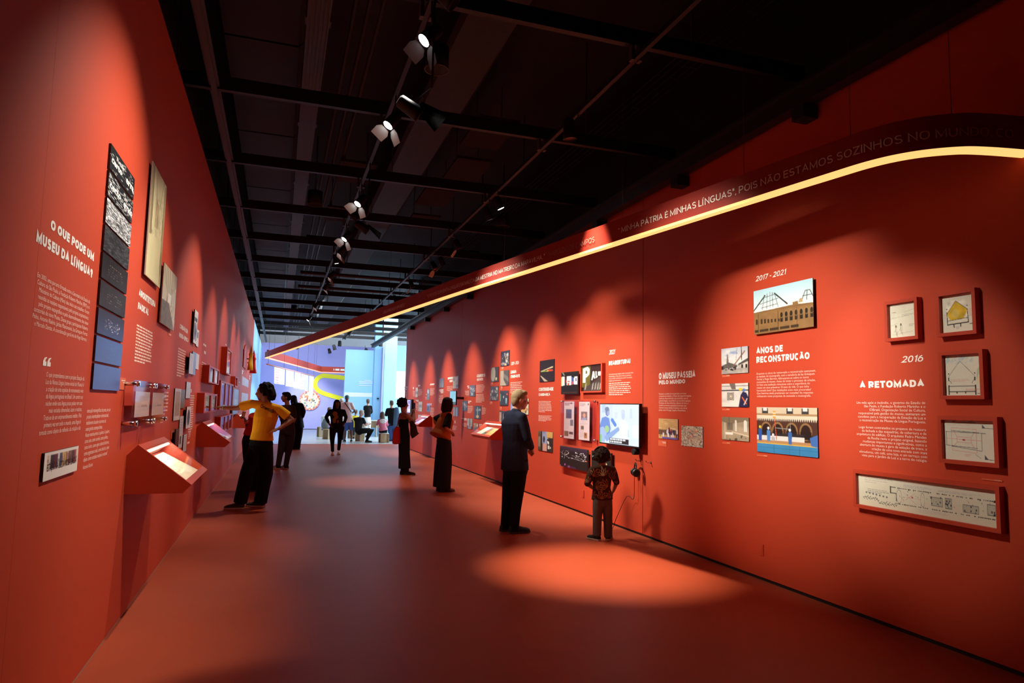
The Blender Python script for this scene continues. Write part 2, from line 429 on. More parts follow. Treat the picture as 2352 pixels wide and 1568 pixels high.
# centre track: doored lamps wash the left wall, tubes reach across to the right wall
lamp((0.883, 4.738, 4.200), (-0.98, 4.5, 2.15), 500, 74, 'lit spotlight with a dark barn door, nearest on the centre track', dark=True, blend=1.0)
lamp((0.868, 6.375, 4.200), (-0.98, 5.9, 1.6), 230, 60, 'lit spotlight with pale barn doors, second nearest on the centre track', blend=0.6)
lamp((0.887, 9.212, 4.220), (-0.98, 8.3, 1.6), 300, 64, 'spotlight with pale barn doors on the centre track, just before the paired pale ones')
lamp((0.906, 11.424, 4.240), (-0.98, 10.7, 1.6), 240, 54, 'pale-doored spotlight on the centre track, front one of a close pair')
lamp((0.924, 12.585, 4.240), (-0.98, 13.3, 1.9), 229, 56, 'pale-doored spotlight on the centre track, rear one of a close pair')
lamp((0.924, 15.140, 4.240), (-0.98, 16.0, 1.8), 256, 56, 'pale-doored spotlight high on the centre track, beyond the close pair')
lamp((0.912, 16.733, 4.240), (-0.98, 17.9, 1.8), 202, 54, 'small bright-lensed spotlight on the centre track, beside the highest pale flap', doors=(1, 0))
lamp((0.845, 20.140, 4.240), (-0.98, 21.0, 1.9), 202, 54, 'small spotlight on the centre track, last but one before the banner', doors=(1, 0))
lamp((0.799, 23.511, 4.240), (-0.98, 23.4, 1.9), 202, 54, 'far spotlight on the centre track close to the red banner', doors=(0, 1))
lamp((0.97, 4.2, 4.2), (4.28, 3.70, 1.6), 340, 29, 'black tubular spotlight above the top edge of the picture on the centre track', doors=(0, 0), scale=1.2, blend=0.6, lit=False, soft=0.08)
lamp((0.846, 4.660, 3.600), (4.28, 5.0, 1.9), 1050, 48, 'black tubular spotlight pointing down right, beside the second nearest lit one', doors=(0, 0), lit=False, scale=1.0, blend=0.9, hood=17, soft=0.10)
lamp((0.928, 9.547, 4.100), (4.28, 9.4, 1.2), 0, 50, 'small black tubular spotlight hanging under the centre track behind the third pale-doored lamp', doors=(0, 0), lit=False)
lamp((0.93, 8.35, 3.65), (4.28, 8.1, 1.55), 1050, 50, 'black tubular spotlight on a long stem just beyond the second nearest lit one', doors=(0, 0), lit=False, blend=0.9, hood=13, soft=0.2)
lamp((0.942, 13.493, 4.240), (2.0, 13.9, 0.0), 420, 44, 'black tubular spotlight pointing at the floor below the close pair of pale-doored lamps', doors=(0, 0), lit=True, blend=0.95, rgb=(1, 0.82, 0.62))
# right track: aimed at the right wall and the floor
lamp((2.786, 8.820, 4.270), (4.28, 8.7, 1.2), 360, 64, 'lit spotlight on the right track, upper one of the bright pair', doors=(0, 0), track_x=2.74, lit=True, blend=1.0)
lamp((2.758, 9.239, 4.220), (4.28, 9.6, 0.8), 495, 60, 'lit spotlight on the right track, lower one of the bright pair', doors=(0, 0), track_x=2.74, lit=True, blend=1.0)
lamp((2.66, 6.15, 4.25), (3.08, 6.15, 0.0), 1900, 37, 'black tubular spotlight pointing straight down from the right track onto the floor', doors=(0, 0), track_x=2.74, lit=False, scale=1.2, blend=1.0, rgb=(1, 0.8, 0.58))
lamp((2.838, 11.339, 4.250), (4.28, 10.6, 0.9), 720, 62, 'spotlight with a pale barn door on the right track, nearest to the bright pair', doors=(0, 1), track_x=2.74, lit=False, blend=1.0)
lamp((2.900, 12.839, 4.250), (4.28, 13.0, 1.1), 660, 60, 'small spotlight with a pale flap, right one of two close together on the right track', doors=(0, 1), track_x=2.74, lit=False, blend=1.0)
lamp((2.851, 13.279, 4.250), (4.28, 11.8, 0.8), 390, 58, 'spotlight with pale flaps on the right track, left one of two close together', doors=(0, 1), track_x=2.74, lit=False, blend=1.0)
lamp((2.843, 15.679, 4.250), (4.28, 15.3, 0.8), 705, 58, 'spotlight with white flaps on the right track just above the banner text', doors=(0, 1), track_x=2.74, lit=False, blend=1.0)
lamp((2.842, 18.047, 4.250), (4.28, 17.9, 0.9), 705, 56, 'distant spotlight on the right track hidden partly by the red banner', doors=(0, 1), track_x=2.74, lit=False, blend=1.0)
lamp((2.769, 19.934, 4.250), (4.28, 20.5, 0.9), 705, 56, 'most distant spotlight on the right track above the red banner', doors=(0, 0), track_x=2.74, lit=False, blend=1.0)
lamp((2.74, 23.6, 4.25), (4.28, 22.6, 0.9), 675, 56, 'spotlight on the right track behind the red banner near the corner of the right wall', doors=(0, 0), track_x=2.74, lit=False, blend=1.0)
# beyond the banner
for px, (dx, dz), lit, lab in (((0.805, 36.993, 4.300), (0.3, -1), True, 'brilliant small spotlight hanging below the far end of the banner'),
                     ((2.569, 28.353, 4.300), (-0.7, -1), True, 'far spotlight pointing down left, topmost of the row under the banner'),
                     ((2.560, 30.209, 4.300), (-0.7, -1), True, 'far spotlight pointing down left, second of the row under the banner'),
                     ((2.689, 33.965, 4.250), (0, -1), False, 'far black tube spotlight pointing down, third of the row under the banner'),
                     ((2.647, 36.385, 4.250), (0.3, -1), False, 'far black tube spotlight pointing down, fourth of the row under the banner'),
                     ((2.599, 39.160, 4.250), (0.3, -1), False, 'far black tube spotlight pointing down, lowest of the row under the banner'),
                     ((4.128, 35.875, 4.100), (-0.3, -1), True, 'far spotlight hanging in front of the light blue partition'),
                     ((4.502, 32.837, 4.250), (0.0, -1), False, 'far black tube spotlight hanging before the blue column')):
    p = Vector(px)
    if 'brilliant' in lab: lamp(p, (1.701, 40.000, 1.234), 900, 50, lab, doors=(0, 0), lit=True, track_x=p.x, scale=1.6, blend=1.0, rgb=(1, 0.97, 0.95)); continue
    lamp(p, p + Vector((dx, 0.3 * abs(dx), dz)), 0, 30, lab, doors=(0, 0), lit=lit, track_x=p.x, scale=1.6)

# ------------------------------------------------------------------ the hanging banner with its light strip
def smooth_path(ctrl, n):
    """Catmull-Rom through plan points"""
    c = [Vector(p) for p in ctrl]; c = [c[0] * 2 - c[1]] + c + [c[-1] * 2 - c[-2]]; out = []
    for i in range(1, len(c) - 2):
        for k in range(n):
            t = k / n; p0, p1, p2, p3 = c[i - 1:i + 3]
            out.append(0.5 * ((2 * p1) + (p2 - p0) * t + (2 * p0 - 5 * p1 + 4 * p2 - p3) * t * t + (3 * p1 - p0 - 3 * p2 + p3) * t ** 3))
    return out + [c[-2]]
PATH = smooth_path([(-0.562, 27.34), (1.27, 16.19), (2.24, 10.2), (2.70, 7.65), (3.04, 5.8), (3.29, 4.45), (3.44, 3.66), (3.52, 3.29), (3.64, 3.07), (3.82, 2.92), (4.0, 2.855), (4.277, 2.80)], 8)
BZ0, BZ1 = 3.15, 3.372


def ribbon(path, z0, z1, th):
    mb = MB(); n = len(path); off = []
    for i in range(n):
        t = (path[min(i + 1, n - 1)] - path[max(i - 1, 0)]).normalized(); off.append(Vector((-t.y, t.x)))
    vs = []
    for p, o in zip(path, off):
        a, b = p, p + o * th
        vs += [(a.x, a.y, z0), (a.x, a.y, z1), (b.x, b.y, z1), (b.x, b.y, z0)]
    fs = []
    for i in range(n - 1):
        for k in range(4): fs.append((i * 4 + k, i * 4 + (k + 1) % 4, i * 4 + 4 + (k + 1) % 4, i * 4 + 4 + k))
    fs += [(0, 3, 2, 1), ((n - 1) * 4, (n - 1) * 4 + 1, (n - 1) * 4 + 2, (n - 1) * 4 + 3)]
    mb.add(vs, fs); return mb


bn = empty('lettered_banner', (0, 24.0, 3.2), 'long red hanging banner with quotations and a glowing orange lower edge', 'banner')
ribbon(PATH, BZ0 + 0.012, BZ1, 0.07).build('fascia', M_FASCIA, bn)
ribbon([p for p in PATH], BZ0 - 0.012, BZ0 + 0.012, 0.07).build('light_strip', M_LED, bn)
for t_ in (3, 12, 22, 32, 41, 52, 70):
    q = PATH[t_]
    mb = MB(); mb.tube([(q.x + 0.035, q.y + 0.004, BZ1), (q.x + 0.035, q.y + 0.004, 4.6)], 0.002, 5); mb.build('hanging_wire', M_TRAY, bn)
PATH2 = [Vector((-0.50, 27.42)), Vector((2.07, 38.6)), Vector((3.9, 38.7))]
b2 = empty('far_banner', (-0.5, 28.3, 3.2), 'pinkish red hanging banner with white words before the purple wall', 'banner')
ribbon(PATH2, BZ0 + 0.03, BZ1 + 0.1, -0.07).build('fascia', M_REDTRIM, b2)
ribbon(PATH2, BZ0 - 0.01, BZ0 + 0.03, -0.07).build('light_strip', mat_emit('led_pink', '#ff9a80', 1.2), b2)
for t_ in (0.1, 0.5, 0.9):
    q = PATH2[0].lerp(PATH2[1], t_)
    mb = MB(); mb.tube([(q.x, q.y, BZ1 + 0.1), (q.x, q.y, 4.62)], 0.004, 5); mb.build('hanging_wire', M_TRAY, b2)


# ------------------------------------------------------------------ prints, boards, frames and lettering
class Pic:
    """a flat print drawn as colour values on a grid (x right, y down, 0..1)"""
    def __init__(s, w, h, bg='#888888'):
        s.w, s.h = w, h; s.a = np.zeros((h * 2, w * 2, 3)); s.a[:] = lin(bg)
        yy, xx = np.mgrid[0:h * 2, 0:w * 2]; s.x = (xx + 0.5) / (w * 2); s.y = (yy + 0.5) / (h * 2); s.r = np.random.RandomState(w * 131 + h * 7 + len(bg))
    def put(s, m, c, al=1.0):
        c = np.array(lin(c)); s.a[m] = s.a[m] * (1 - al) + c * al; return s
    def rect(s, x0, y0, x1, y1, c, al=1.0): return s.put((s.x >= x0) & (s.x < x1) & (s.y >= y0) & (s.y < y1), c, al)
    def ell(s, cx, cy, rx, ry, c, al=1.0): return s.put(((s.x - cx) / rx) ** 2 + ((s.y - cy) / ry) ** 2 < 1, c, al)
    def ring(s, cx, cy, rx, ry, wd, c, al=1.0):
        q = np.sqrt(((s.x - cx) / rx) ** 2 + ((s.y - cy) / ry) ** 2); return s.put(np.abs(q - 1) < wd, c, al)
    def line(s, x0, y0, x1, y1, wd, c, al=1.0):
        asp = s.h / s.w; ax, ay = x1 - x0, (y1 - y0) * asp; L = ax * ax + ay * ay + 1e-9
        t = np.clip(((s.x - x0) * ax + (s.y - y0) * asp * ay) / L, 0, 1)
        return s.put(np.hypot(s.x - x0 - t * ax, (s.y - y0) * asp - t * ay) < wd / 2, c, al)
    def poly(s, pts, c, al=1.0):
        m = np.zeros(s.x.shape, bool); n = len(pts)
        for i in range(n):
            (xa, ya), (xb, yb) = pts[i], pts[(i + 1) % n]
            if ya == yb: continue
            m ^= ((ya > s.y) != (yb > s.y)) & (s.x < (xb - xa) * (s.y - ya) / (yb - ya) + xa)
        return s.put(m, c, al)
    def vgrad(s, y0, y1, c0, c1):
        m = (s.y >= y0) & (s.y < y1); t = ((s.y - y0) / (y1 - y0))[..., None]
        s.a = np.where(m[..., None], np.array(lin(c0)) * (1 - t) + np.array(lin(c1)) * t, s.a); return s
    def noise(s, amt, n=12, region=None):
        k = s.r.rand(n + 2, n + 2); fx, fy = s.x * n, s.y * n; ix, iy = fx.astype(int), fy.astype(int); u, v = fx - ix, fy - iy
        q = k[iy, ix] * (1 - u) * (1 - v) + k[iy, ix + 1] * u * (1 - v) + k[iy + 1, ix] * (1 - u) * v + k[iy + 1, ix + 1] * u * v
        g = 1 + amt * (q - 0.5) * 2
        if region is not None:
            x0, y0, x1, y1 = region; g = np.where((s.x >= x0) & (s.x < x1) & (s.y >= y0) & (s.y < y1), g, 1)
        s.a = np.clip(s.a * g[..., None], 0, 1); return s
    def specks(s, n, cols, sx, sy, region=(0, 0, 1, 1), al=1.0, jit=0.6):
        x0, y0, x1, y1 = region
        for i in range(n):
            x, y = s.r.uniform(x0, x1), s.r.uniform(y0, y1); k = s.r.uniform(1 - jit, 1 + jit)
            s.rect(x - sx * k / 2, y - sy * k / 2, x + sx * k / 2, y + sy * k / 2, cols[s.r.randint(len(cols))], al)
        return s
    def writing(s, x0, y0, x1, y1, n, c, al=0.7, fill=0.45, align='l'):
        """rows of word-length marks for text too small to read"""
        dy = (y1 - y0) / n
        for i in range(n):
            L = (x1 - x0) * (s.r.uniform(0.78, 1.0) if i < n - 1 else s.r.uniform(0.4, 0.8))
            xa = x0 if align == 'l' else x1 - L; xe = xa + L; x = xa
            while x < xe:
                w = min((x1 - x0) * s.r.uniform(0.05, 0.17), xe - x); s.rect(x, y0 + i * dy, x + w, y0 + i * dy + dy * fill, c, al); x += w + (x1 - x0) * 0.022
        return s
    def out(s):
        h, w = s.h, s.w; return s.a.reshape(h, 2, w, 2, 3).mean((1, 3))


WALLS = {'L': (lambda u, z, d: Vector((LX + d, u, z)), 1), 'R': (lambda u, z, d: Vector((RX - d, u, z)), -1)}


def print_mesh(pic, corner, right, down, name='print'):
    """grid mesh with a colour per vertex; corner = top left, right/down = full edge vectors"""
    a = pic.out(); h, w = a.shape[:2]
    corner, right, down = Vector(corner), Vector(right), Vector(down)
    u = np.linspace(0, 1, w); v = np.linspace(0, 1, h)
    co = (np.array(corner)[None, None] + u[None, :, None] * np.array(right)[None, None] + v[:, None, None] * np.array(down)[None, None]).reshape(-1, 3)
    i = np.arange(h - 1)[:, None] * w + np.arange(w - 1)[None, :]
    q = np.stack([i, i + w, i + w + 1, i + 1], -1).reshape(-1, 4)
    me = bpy.data.meshes.new(name)
    me.vertices.add(len(co)); me.vertices.foreach_set('co', co.ravel())
    me.loops.add(q.size); me.loops.foreach_set('vertex_index', q.ravel().astype(np.int32))
    me.polygons.add(len(q)); me.polygons.foreach_set('loop_start', np.arange(0, q.size, 4, dtype=np.int32))
    me.update(calc_edges=True)
    at = me.color_attributes.new('print_colour', 'FLOAT_COLOR', 'POINT')
    at.data.foreach_set('color', np.concatenate([a.reshape(-1, 3), np.ones((h * w, 1))], 1).ravel().astype(np.float32))
    return me


def rect_of(TL, BR):
    (u0, z1), (u1, z0) = TL, BR
    return u0, u1, z0, z1


def put_print(side, TL, BR, d, pic, parent, name='print', material=None):
    P, sg = WALLS[side]; u0, u1, z0, z1 = rect_of(TL, BR)
    c = P(u0, z1, d)
    return link(name, print_mesh(pic, c, P(u1, z1, d) - c, P(u0, z0, d) - c, name), material or M_PRINT, parent)


def wbox(side, u0, u1, z0, z1, d0, d1):
    P, sg = WALLS[side]; a, b = P(u0, z0, d0), P(u1, z1, d1)
    return (min(a.x, b.x), max(a.x, b.x), min(a.y, b.y), max(a.y, b.y), z0, z1)


def wbuild(name, side, material, parent, *boxes):
    return part_boxes(name, parent, material, [wbox(side, *b) for b in boxes])


def board(side, TL, BR, d, th, pic, name, label, cat='photograph', group=None, edge=None, material=None, standoff=False):
    """a mounted print: board + printed face (+ blocks that hold it off the wall)"""
    P, sg = WALLS[side]; u0, u1, z0, z1 = rect_of(TL, BR)
    root = empty(name, P((u0 + u1) / 2, (z0 + z1) / 2, 0), label, cat, group)
    lo, hi = min(u0, u1), max(u0, u1)
    wbuild('board', side, edge or M_EDGE, root, (lo, hi, z0, z1, d - th, d))
    if standoff:
        iu, iz = (hi - lo) * 0.2, (z1 - z0) * 0.2
        wbuild('mount', side, M_BLACK, root, (lo + iu, hi - iu, z0 + iz, z1 - iz, 0.0005, d - th))
    put_print(side, (u0, z1), (u1, z0), d + 0.0006, pic, root, material=material)
    return root


def framed(side, TL, BR, depth, bar, pic, name, label, cat='framed picture', group=None, recess=0.026, windows=None, glass=False, paper=True):
    """a deep red frame with the print set back; windows = list of inner openings as fractions (x0,y0,x1,y1)"""
    P, sg = WALLS[side]; u0, u1, z0, z1 = rect_of(TL, BR)
    root = empty(name, P((u0 + u1) / 2, (z0 + z1) / 2, 0), label, cat, group)
    W, Hh = abs(u1 - u0), z1 - z0
    if windows is None: windows = [(bar / W, bar / Hh, 1 - bar / W, 1 - bar / Hh)]
    X = lambda f: u0 + (u1 - u0) * f
    Z = lambda f: z1 - Hh * f
    xs = sorted(windows)
    boxes = [(0, 0, xs[0][0], 1), (xs[-1][2], 0, 1, 1)] + [(xs[i][2], 0, xs[i + 1][0], 1) for i in range(len(xs) - 1)]
    for (a, b, c, e) in xs: boxes += [(a, 0, c, b), (a, e, c, 1)]
    def bx(t, d0, d1): return (min(X(t[0]), X(t[2])), max(X(t[0]), X(t[2])), Z(t[3]), Z(t[1]), d0, d1)
    mb = MB()
    for t in boxes: mb.box(*wbox(side, *bx(t, 0.001, depth)))
    mb.build('frame', M_REDTRIM, root)
    pics = pic if isinstance(pic, list) else [pic]
    for t, pc in zip(xs, pics * len(xs)):
        wbuild('backing', side, M_REDDARK, root, bx(t, 0.001, depth - recess - 0.001))
        put_print(side, (X(t[0]), Z(t[1])), (X(t[2]), Z(t[3])), depth - recess, pc, root, material=M_PAPER if paper else None)
        if glass: wbuild('glass_pane', side, M_PANE, root, bx(t, depth - 0.012, depth - 0.010))
    return root


_fc = {}
def glyph_mesh(text, bold=0.0, shear=0.0, align='LEFT', space=1.0, spacing=1.0, fill=True):
    """text laid out flat; returns (verts Nx2, faces) with x,y in em units, y=0 on the first baseline"""
    cu = bpy.data.curves.new('lettering', 'FONT'); cu.body = text; cu.size = 1.0; cu.offset = bold; cu.shear = shear
    cu.align_x = align; cu.space_line = space; cu.space_character = spacing; cu.resolution_u = 2; cu.fill_mode = 'FRONT' if fill else 'NONE'
    o = bpy.data.objects.new('lettering', cu); scene.collection.objects.link(o)
    dg = bpy.context.evaluated_depsgraph_get(); dg.update()
    me = bpy.data.meshes.new_from_object(o.evaluated_get(dg))
    n = len(me.vertices); co = np.empty(n * 3); me.vertices.foreach_get('co', co); co = co.reshape(-1, 3)[:, :2]
    fs = [tuple(p.vertices) for p in me.polygons]
    bpy.data.objects.remove(o); bpy.data.curves.remove(cu); bpy.data.meshes.remove(me)
    return co, fs


CAP = 0.727


def letters(side, TL, BR, text, parent, name='lettering', bold=0.012, shear=0.0, align='LEFT', lead=1.0, material=None, d=0.0015, descend=False):
    """lettering fitted to the box from the cap line of the first row to the baseline of the last"""
    P, sg = WALLS[side]; u0, u1, z0, z1 = rect_of(TL, BR)
    co, fs = glyph_mesh(text, bold, shear, align, lead)
    n = text.count('\n') + 1
    ys = co[:, 1]
    x0, x1 = co[:, 0].min(), co[:, 0].max()
    hfull = CAP + (n - 1) * lead * LINE
    U = u0 + (co[:, 0] - x0) / (x1 - x0) * (u1 - u0); Zc = z1 + (ys - CAP) / hfull * (z1 - z0)
    me = bpy.data.meshes.new(name)
    me.from_pydata([P(a, b, d) for a, b in zip(U, Zc)], [], fs); me.update()
    return link(name, me, material or M_INK, parent)


_c, _f = glyph_mesh('H\nH'); LINE = _c[:, 1].max() - _c[:, 1].min() - CAP


def rows(side, TL, BR, n, parent, name='paragraph', align='l', material=None, seed=1, fill=0.38, slack=0.25, d=0.0015):
    """text too small to read in the photograph: rows of word-length bars"""
    P, sg = WALLS[side]; u0, u1, z0, z1 = rect_of(TL, BR); r = random.Random(seed); dz = (z1 - z0) / n; mb = MB()
    for i in range(n):
        L = 1 - r.uniform(0, slack) if i < n - 1 else r.uniform(0.4, 0.8)
        a = 0 if align == 'l' else 1 - L; e = a + L
        while a < e - 0.01:
            w = min(r.uniform(0.05, 0.16), e - a)
            zt = z1 - i * dz; zb = zt - dz * fill * r.uniform(0.9, 1.1)
            ua, ub = u0 + (u1 - u0) * a, u0 + (u1 - u0) * (a + w)
            mb.add([P(ua, zb, d), P(ub, zb, d), P(ub, zt, d), P(ua, zt, d)], [(0, 1, 2, 3)]); a += w + 0.02
    o = mb.build(name, material or M_INKP, parent); o['kind'] = 'stuff'; return o


def wall_text(side, at, label, cat='wall text', group=None):
    P, sg = WALLS[side]
    return empty('wall_text', P(at[0], at[1], 0), label, cat, group)


def caption(side, TL, BR, label, lines=2, d=0.004, dark=False):
    P, sg = WALLS[side]; u0, u1, z0, z1 = rect_of(TL, BR)
    root = empty('caption_plate', P((u0 + u1) / 2, (z0 + z1) / 2, 0), label, 'caption', 'small caption plates')
    wbuild('plate', side, M_CAPT, root, (min(u0, u1), max(u0, u1), z0, z1, 0.0005, d))
    w, h = u1 - u0, z1 - z0
    rows(side, (u0 + w * 0.35, z1 - h * 0.2), (u1 - w * 0.08, z1 - h * (0.55 if lines > 1 else 0.7)), lines, root, 'caption_text', 'r', M_INK, seed=int(abs(u0) * 100), d=d + 0.0005)
    return root


# bold grotesque capitals built from strokes (for the headings and the banner)
def _arc(cx, cy, rx, ry, a0, a1, n=12, e=0.86):
    out = []
    for k in range(n + 1):
        a = math.radians(a0 + (a1 - a0) * k / n); c, s_ = math.cos(a), math.sin(a)
        out.append((cx + rx * math.copysign(abs(c) ** e, c), cy + ry * math.copysign(abs(s_) ** e, s_)))
    return out
def _bowl(x, y0, y1, n=7):
    r = (y1 - y0) / 2
    return [(0, y1), (x, y1)] + _arc(x, (y0 + y1) / 2, 1 - x, r, 90, -90, n)[1:-1] + [(x, y0), (0, y0)]
_O = _arc(0.5, 0.5, 0.5, 0.5, 90, 450, 20)
_S = _arc(0.5, 0.76, 0.45, 0.24, 25, 255, 10) + _arc(0.52, 0.25, 0.48, 0.25, 75, -160, 10)
GLY = {'A': (.80, [[(0, 0), (.5, 1), (1, 0)], [(.2, .3), (.8, .3)]]), 'B': (.70, [[(0, 0), (0, 1)], _bowl(.55, .53, 1), _bowl(.6, 0, .53)]),
       'C': (.78, [_arc(.5, .5, .5, .5, 48, 312, 16)]), 'D': (.76, [[(0, 0), (0, 1)], _bowl(.4, 0, 1, 12)]), 'E': (.60, [[(1, 1), (0, 1), (0, 0), (1, 0)], [(0, .52), (.92, .52)]]),
       'F': (.56, [[(1, 1), (0, 1), (0, 0)], [(0, .5), (.9, .5)]]), 'G': (.82, [_arc(.5, .5, .5, .5, 52, 318, 16) + [(.97, .16), (.97, .42), (.6, .42)]]), 'H': (.76, [[(0, 0), (0, 1)], [(1, 0), (1, 1)], [(0, .52), (1, .52)]]),
       'I': (.0, [[(0, 0), (0, 1)]]), 'J': (.56, [[(1, 1), (1, .3)] + _arc(.5, .3, .5, .3, 0, -180, 8)]), 'L': (.54, [[(0, 1), (0, 0), (1, 0)]]), 'M': (.92, [[(0, 0), (0, 1), (.5, .1), (1, 1), (1, 0)]]),
       'N': (.78, [[(0, 0), (0, 1), (1, 0), (1, 1)]]), 'O': (.84, [_O]), 'P': (.68, [[(0, 0), (0, 1)], _bowl(.5, .42, 1)]), 'Q': (.84, [_O, [(.58, .3), (1, -.02)]]), 'R': (.70, [[(0, 0), (0, 1)], _bowl(.5, .45, 1), [(.5, .45), (1, 0)]]),
       'S': (.68, [_S]), 'T': (.68, [[(0, 1), (1, 1)], [(.5, 1), (.5, 0)]]), 'U': (.74, [[(0, 1), (0, .4)] + _arc(.5, .4, .5, .4, 180, 360, 12) + [(1, .4), (1, 1)]]), 'V': (.78, [[(0, 1), (.5, 0), (1, 1)]]),
       'X': (.76, [[(0, 0), (1, 1)], [(0, 1), (1, 0)]]), 'Z': (.68, [[(0, 1), (1, 1), (0, 0), (1, 0)]]),
       '0': (.64, [_O]), '1': (.34, [[(0, .78), (1, 1), (1, 0)]]), '2': (.62, [_arc(.5, .7, .48, .3, 165, -20, 9) + [(0, 0), (1, 0)]]), '6': (.64, [_arc(.5, .32, .5, .32, 90, 450, 14), [(.02, .36), (.3, .85), (.75, 1)]]), '7': (.62, [[(0, 1), (1, 1), (.35, 0)]]),
       '-': (.32, [[(0, .42), (1, .42)]]), '!': (.0, [[(0, .32), (0, 1)], [(0, 0), (0, .06)]]), '?': (.60, [_arc(.5, .72, .5, .28, 172, -45, 10) + [(.5, .42), (.5, .34)], [(.5, 0), (.5, .02)]]), '.': (.0, [[(0, -.02), (0, .06)]]), ',': (.0, [[(0.03, .08), (-0.05, -.16)]]),
       '“': (.34, [[(.3, .98), (0, .78)], [(1, .98), (.7, .78)]]), '"': (.28, [[(0, 1), (0, .74)], [(1, 1), (1, .74)]])}
ACC = {'Ç': ('C', [[(.5, -.02), (.56, -.16), (.36, -.22)]]), 'Ã': ('A', [[(.2, 1.16), (.36, 1.25), (.62, 1.17), (.8, 1.26)]]), 'Õ': ('O', [[(.2, 1.16), (.36, 1.25), (.62, 1.17), (.8, 1.26)]]), 'Á': ('A', [[(.42, 1.16), (.64, 1.3)]]), 'É': ('E', [[(.42, 1.16), (.68, 1.3)]]), 'Í': ('I', [[(0, 1.16), (.16, 1.3)]])}


def grotesque(text, t=0.19, shear=0.0, lead=1.4, align='l', track=0.10):
    """stroke capitals: returns points (x, y in cap heights, first baseline y=0) and faces"""
    V, F, lines, D = [], [], [], []
    for li, row in enumerate(text.split('\n')):
        x = 0.0; start = len(V)
        for ch in row:
            if ch == ' ': x += 0.30; continue
            base, acc = (ACC[ch][0], ACC[ch][1]) if ch in ACC else (ch, [])
            wd, st = GLY[base]; inner = max(wd - t, 0.0)
            for si, pl in enumerate(st + acc):
                th = t if pl not in acc else t * 0.72
                scx = inner if inner > 0 else 1.0
                pts = [Vector((x + t / 2 + px * scx, t / 2 + py * (1 - t))) for px, py in pl]
                pts = [q for i, q in enumerate(pts) if i == 0 or (q - pts[i - 1]).length > 1e-4]
                closed = (pts[0] - pts[-1]).length < 1e-5
                if closed: pts = pts[:-1]
                n = len(pts); off = []
                for i in range(n):
                    p, q = pts[i - 1] if (i or closed) else None, pts[(i + 1) % n] if (i < n - 1 or closed) else None
                    d1 = (pts[i] - p).normalized() if p is not None else None; d2 = (q - pts[i]).normalized() if q is not None else None
                    d1 = d1 or d2; d2 = d2 or d1
                    n1, n2 = Vector((-d1.y, d1.x)), Vector((-d2.y, d2.x)); m = n1 + n2
                    m = n1 if m.length < 1e-4 else m.normalized()
                    off.append(m * (th / 2 / max(m.dot(n1), 0.42)))
                ext = [0.0] * n
                b = len(V)
                for i in range(n):
                    p = pts[i]
                    if not closed and n > 1 and i in (0, n - 1):
                        dd = (pts[0] - pts[1]).normalized() if i == 0 else (pts[-1] - pts[-2]).normalized()
                        if abs(dd.y) > 0.95 or abs(dd.x) > 0.95: p = p + dd * t * 0.5
                    V.append(p + off[i]); V.append(p - off[i]); D += [si, si]
                for i in range(n if closed else n - 1):
                    j = (i + 1) % n; F.append((b + 2 * i, b + 2 * i + 1, b + 2 * j + 1, b + 2 * j))
            x += (wd if wd > 0 else t) + track + (0.14 if base == 'I' and acc else 0)
        lines.append((start, len(V), x - track, li))
    wmax = max(l[2] for l in lines); out = np.zeros((len(V), 2))
    for s_, e_, w_, li in lines:
        dx = 0 if align == 'l' else (wmax - w_)
        for i in range(s_, e_): out[i] = (V[i].x + dx + shear * V[i].y, V[i].y - li * lead)
    grotesque.depth = D
    return out, F


def heading(side, TL, BR, text, parent, name='heading', t=0.19, shear=0.0, align='l', lead=1.45, material=None, d=0.0015):
    """stroke capitals fitted to a box: cap line of the first row to baseline of the last"""
    P, sg = WALLS[side]; u0, u1, z0, z1 = rect_of(TL, BR)
    co, fs = grotesque(text, t, shear, lead, align); n = text.count('\n')
    x0, x1 = co[:, 0].min(), co[:, 0].max(); hf = 1 + n * lead
    U = u0 + (co[:, 0] - x0) / (x1 - x0) * (u1 - u0); Zc = z1 + (co[:, 1] - 1) / hf * (z1 - z0)
    me = bpy.data.meshes.new(name); me.from_pydata([P(a, b, d + k * 0.0006) for a, b, k in zip(U, Zc, grotesque.depth)], [], fs); me.update()
    return link(name, me, material or M_INK, parent)


# quotation on the banner: capitals laid along its curve
def along_banner(u):
    i = int(np.searchsorted(S_, u)); i = min(max(i, 1), len(PATH) - 1)
    k = (u - S_[i - 1]) / (S_[i] - S_[i - 1]); p = PATH[i - 1].lerp(PATH[i], k); t = (PATH[i] - PATH[i - 1]).normalized()
    return p, Vector((t.y, -t.x))
S_ = np.concatenate([[0], np.cumsum([(PATH[i + 1] - PATH[i]).length for i in range(len(PATH) - 1)])])
def banner_s(x, y):
    return S_[int(np.argmin([(p - Vector((x, y))).length for p in PATH_D]))] if False else float(SD_[int(np.argmin([(p - Vector((x, y))).length_squared for p in PATH_D]))])
PATH_D, SD_ = [], []
for i in range(len(PATH) - 1):
    for k in range(40): PATH_D.append(PATH[i].lerp(PATH[i + 1], k / 40)); SD_.append(S_[i] + (S_[i + 1] - S_[i]) * k / 40)
def banner_text(text, a, b, material, t=0.13, z=3.225, cap=0.055):
    s0, s1 = banner_s(*a), banner_s(*b)
    co, fs = grotesque(text, t, track=0.13); x0, x1 = co[:, 0].min(), co[:, 0].max(); vs = []
    for (x, y), k in zip(co, grotesque.depth):
        p, nn = along_banner(s0 + (x - x0) / (x1 - x0) * (s1 - s0)); q = p + nn * (0.006 + k * 0.0006)
        vs.append((q.x, q.y, z + y * cap))
    me = bpy.data.meshes.new('quotation'); me.from_pydata(vs, [], fs); me.update()
    o = link('quotation', me, material, bn); o['kind'] = 'stuff'; return o
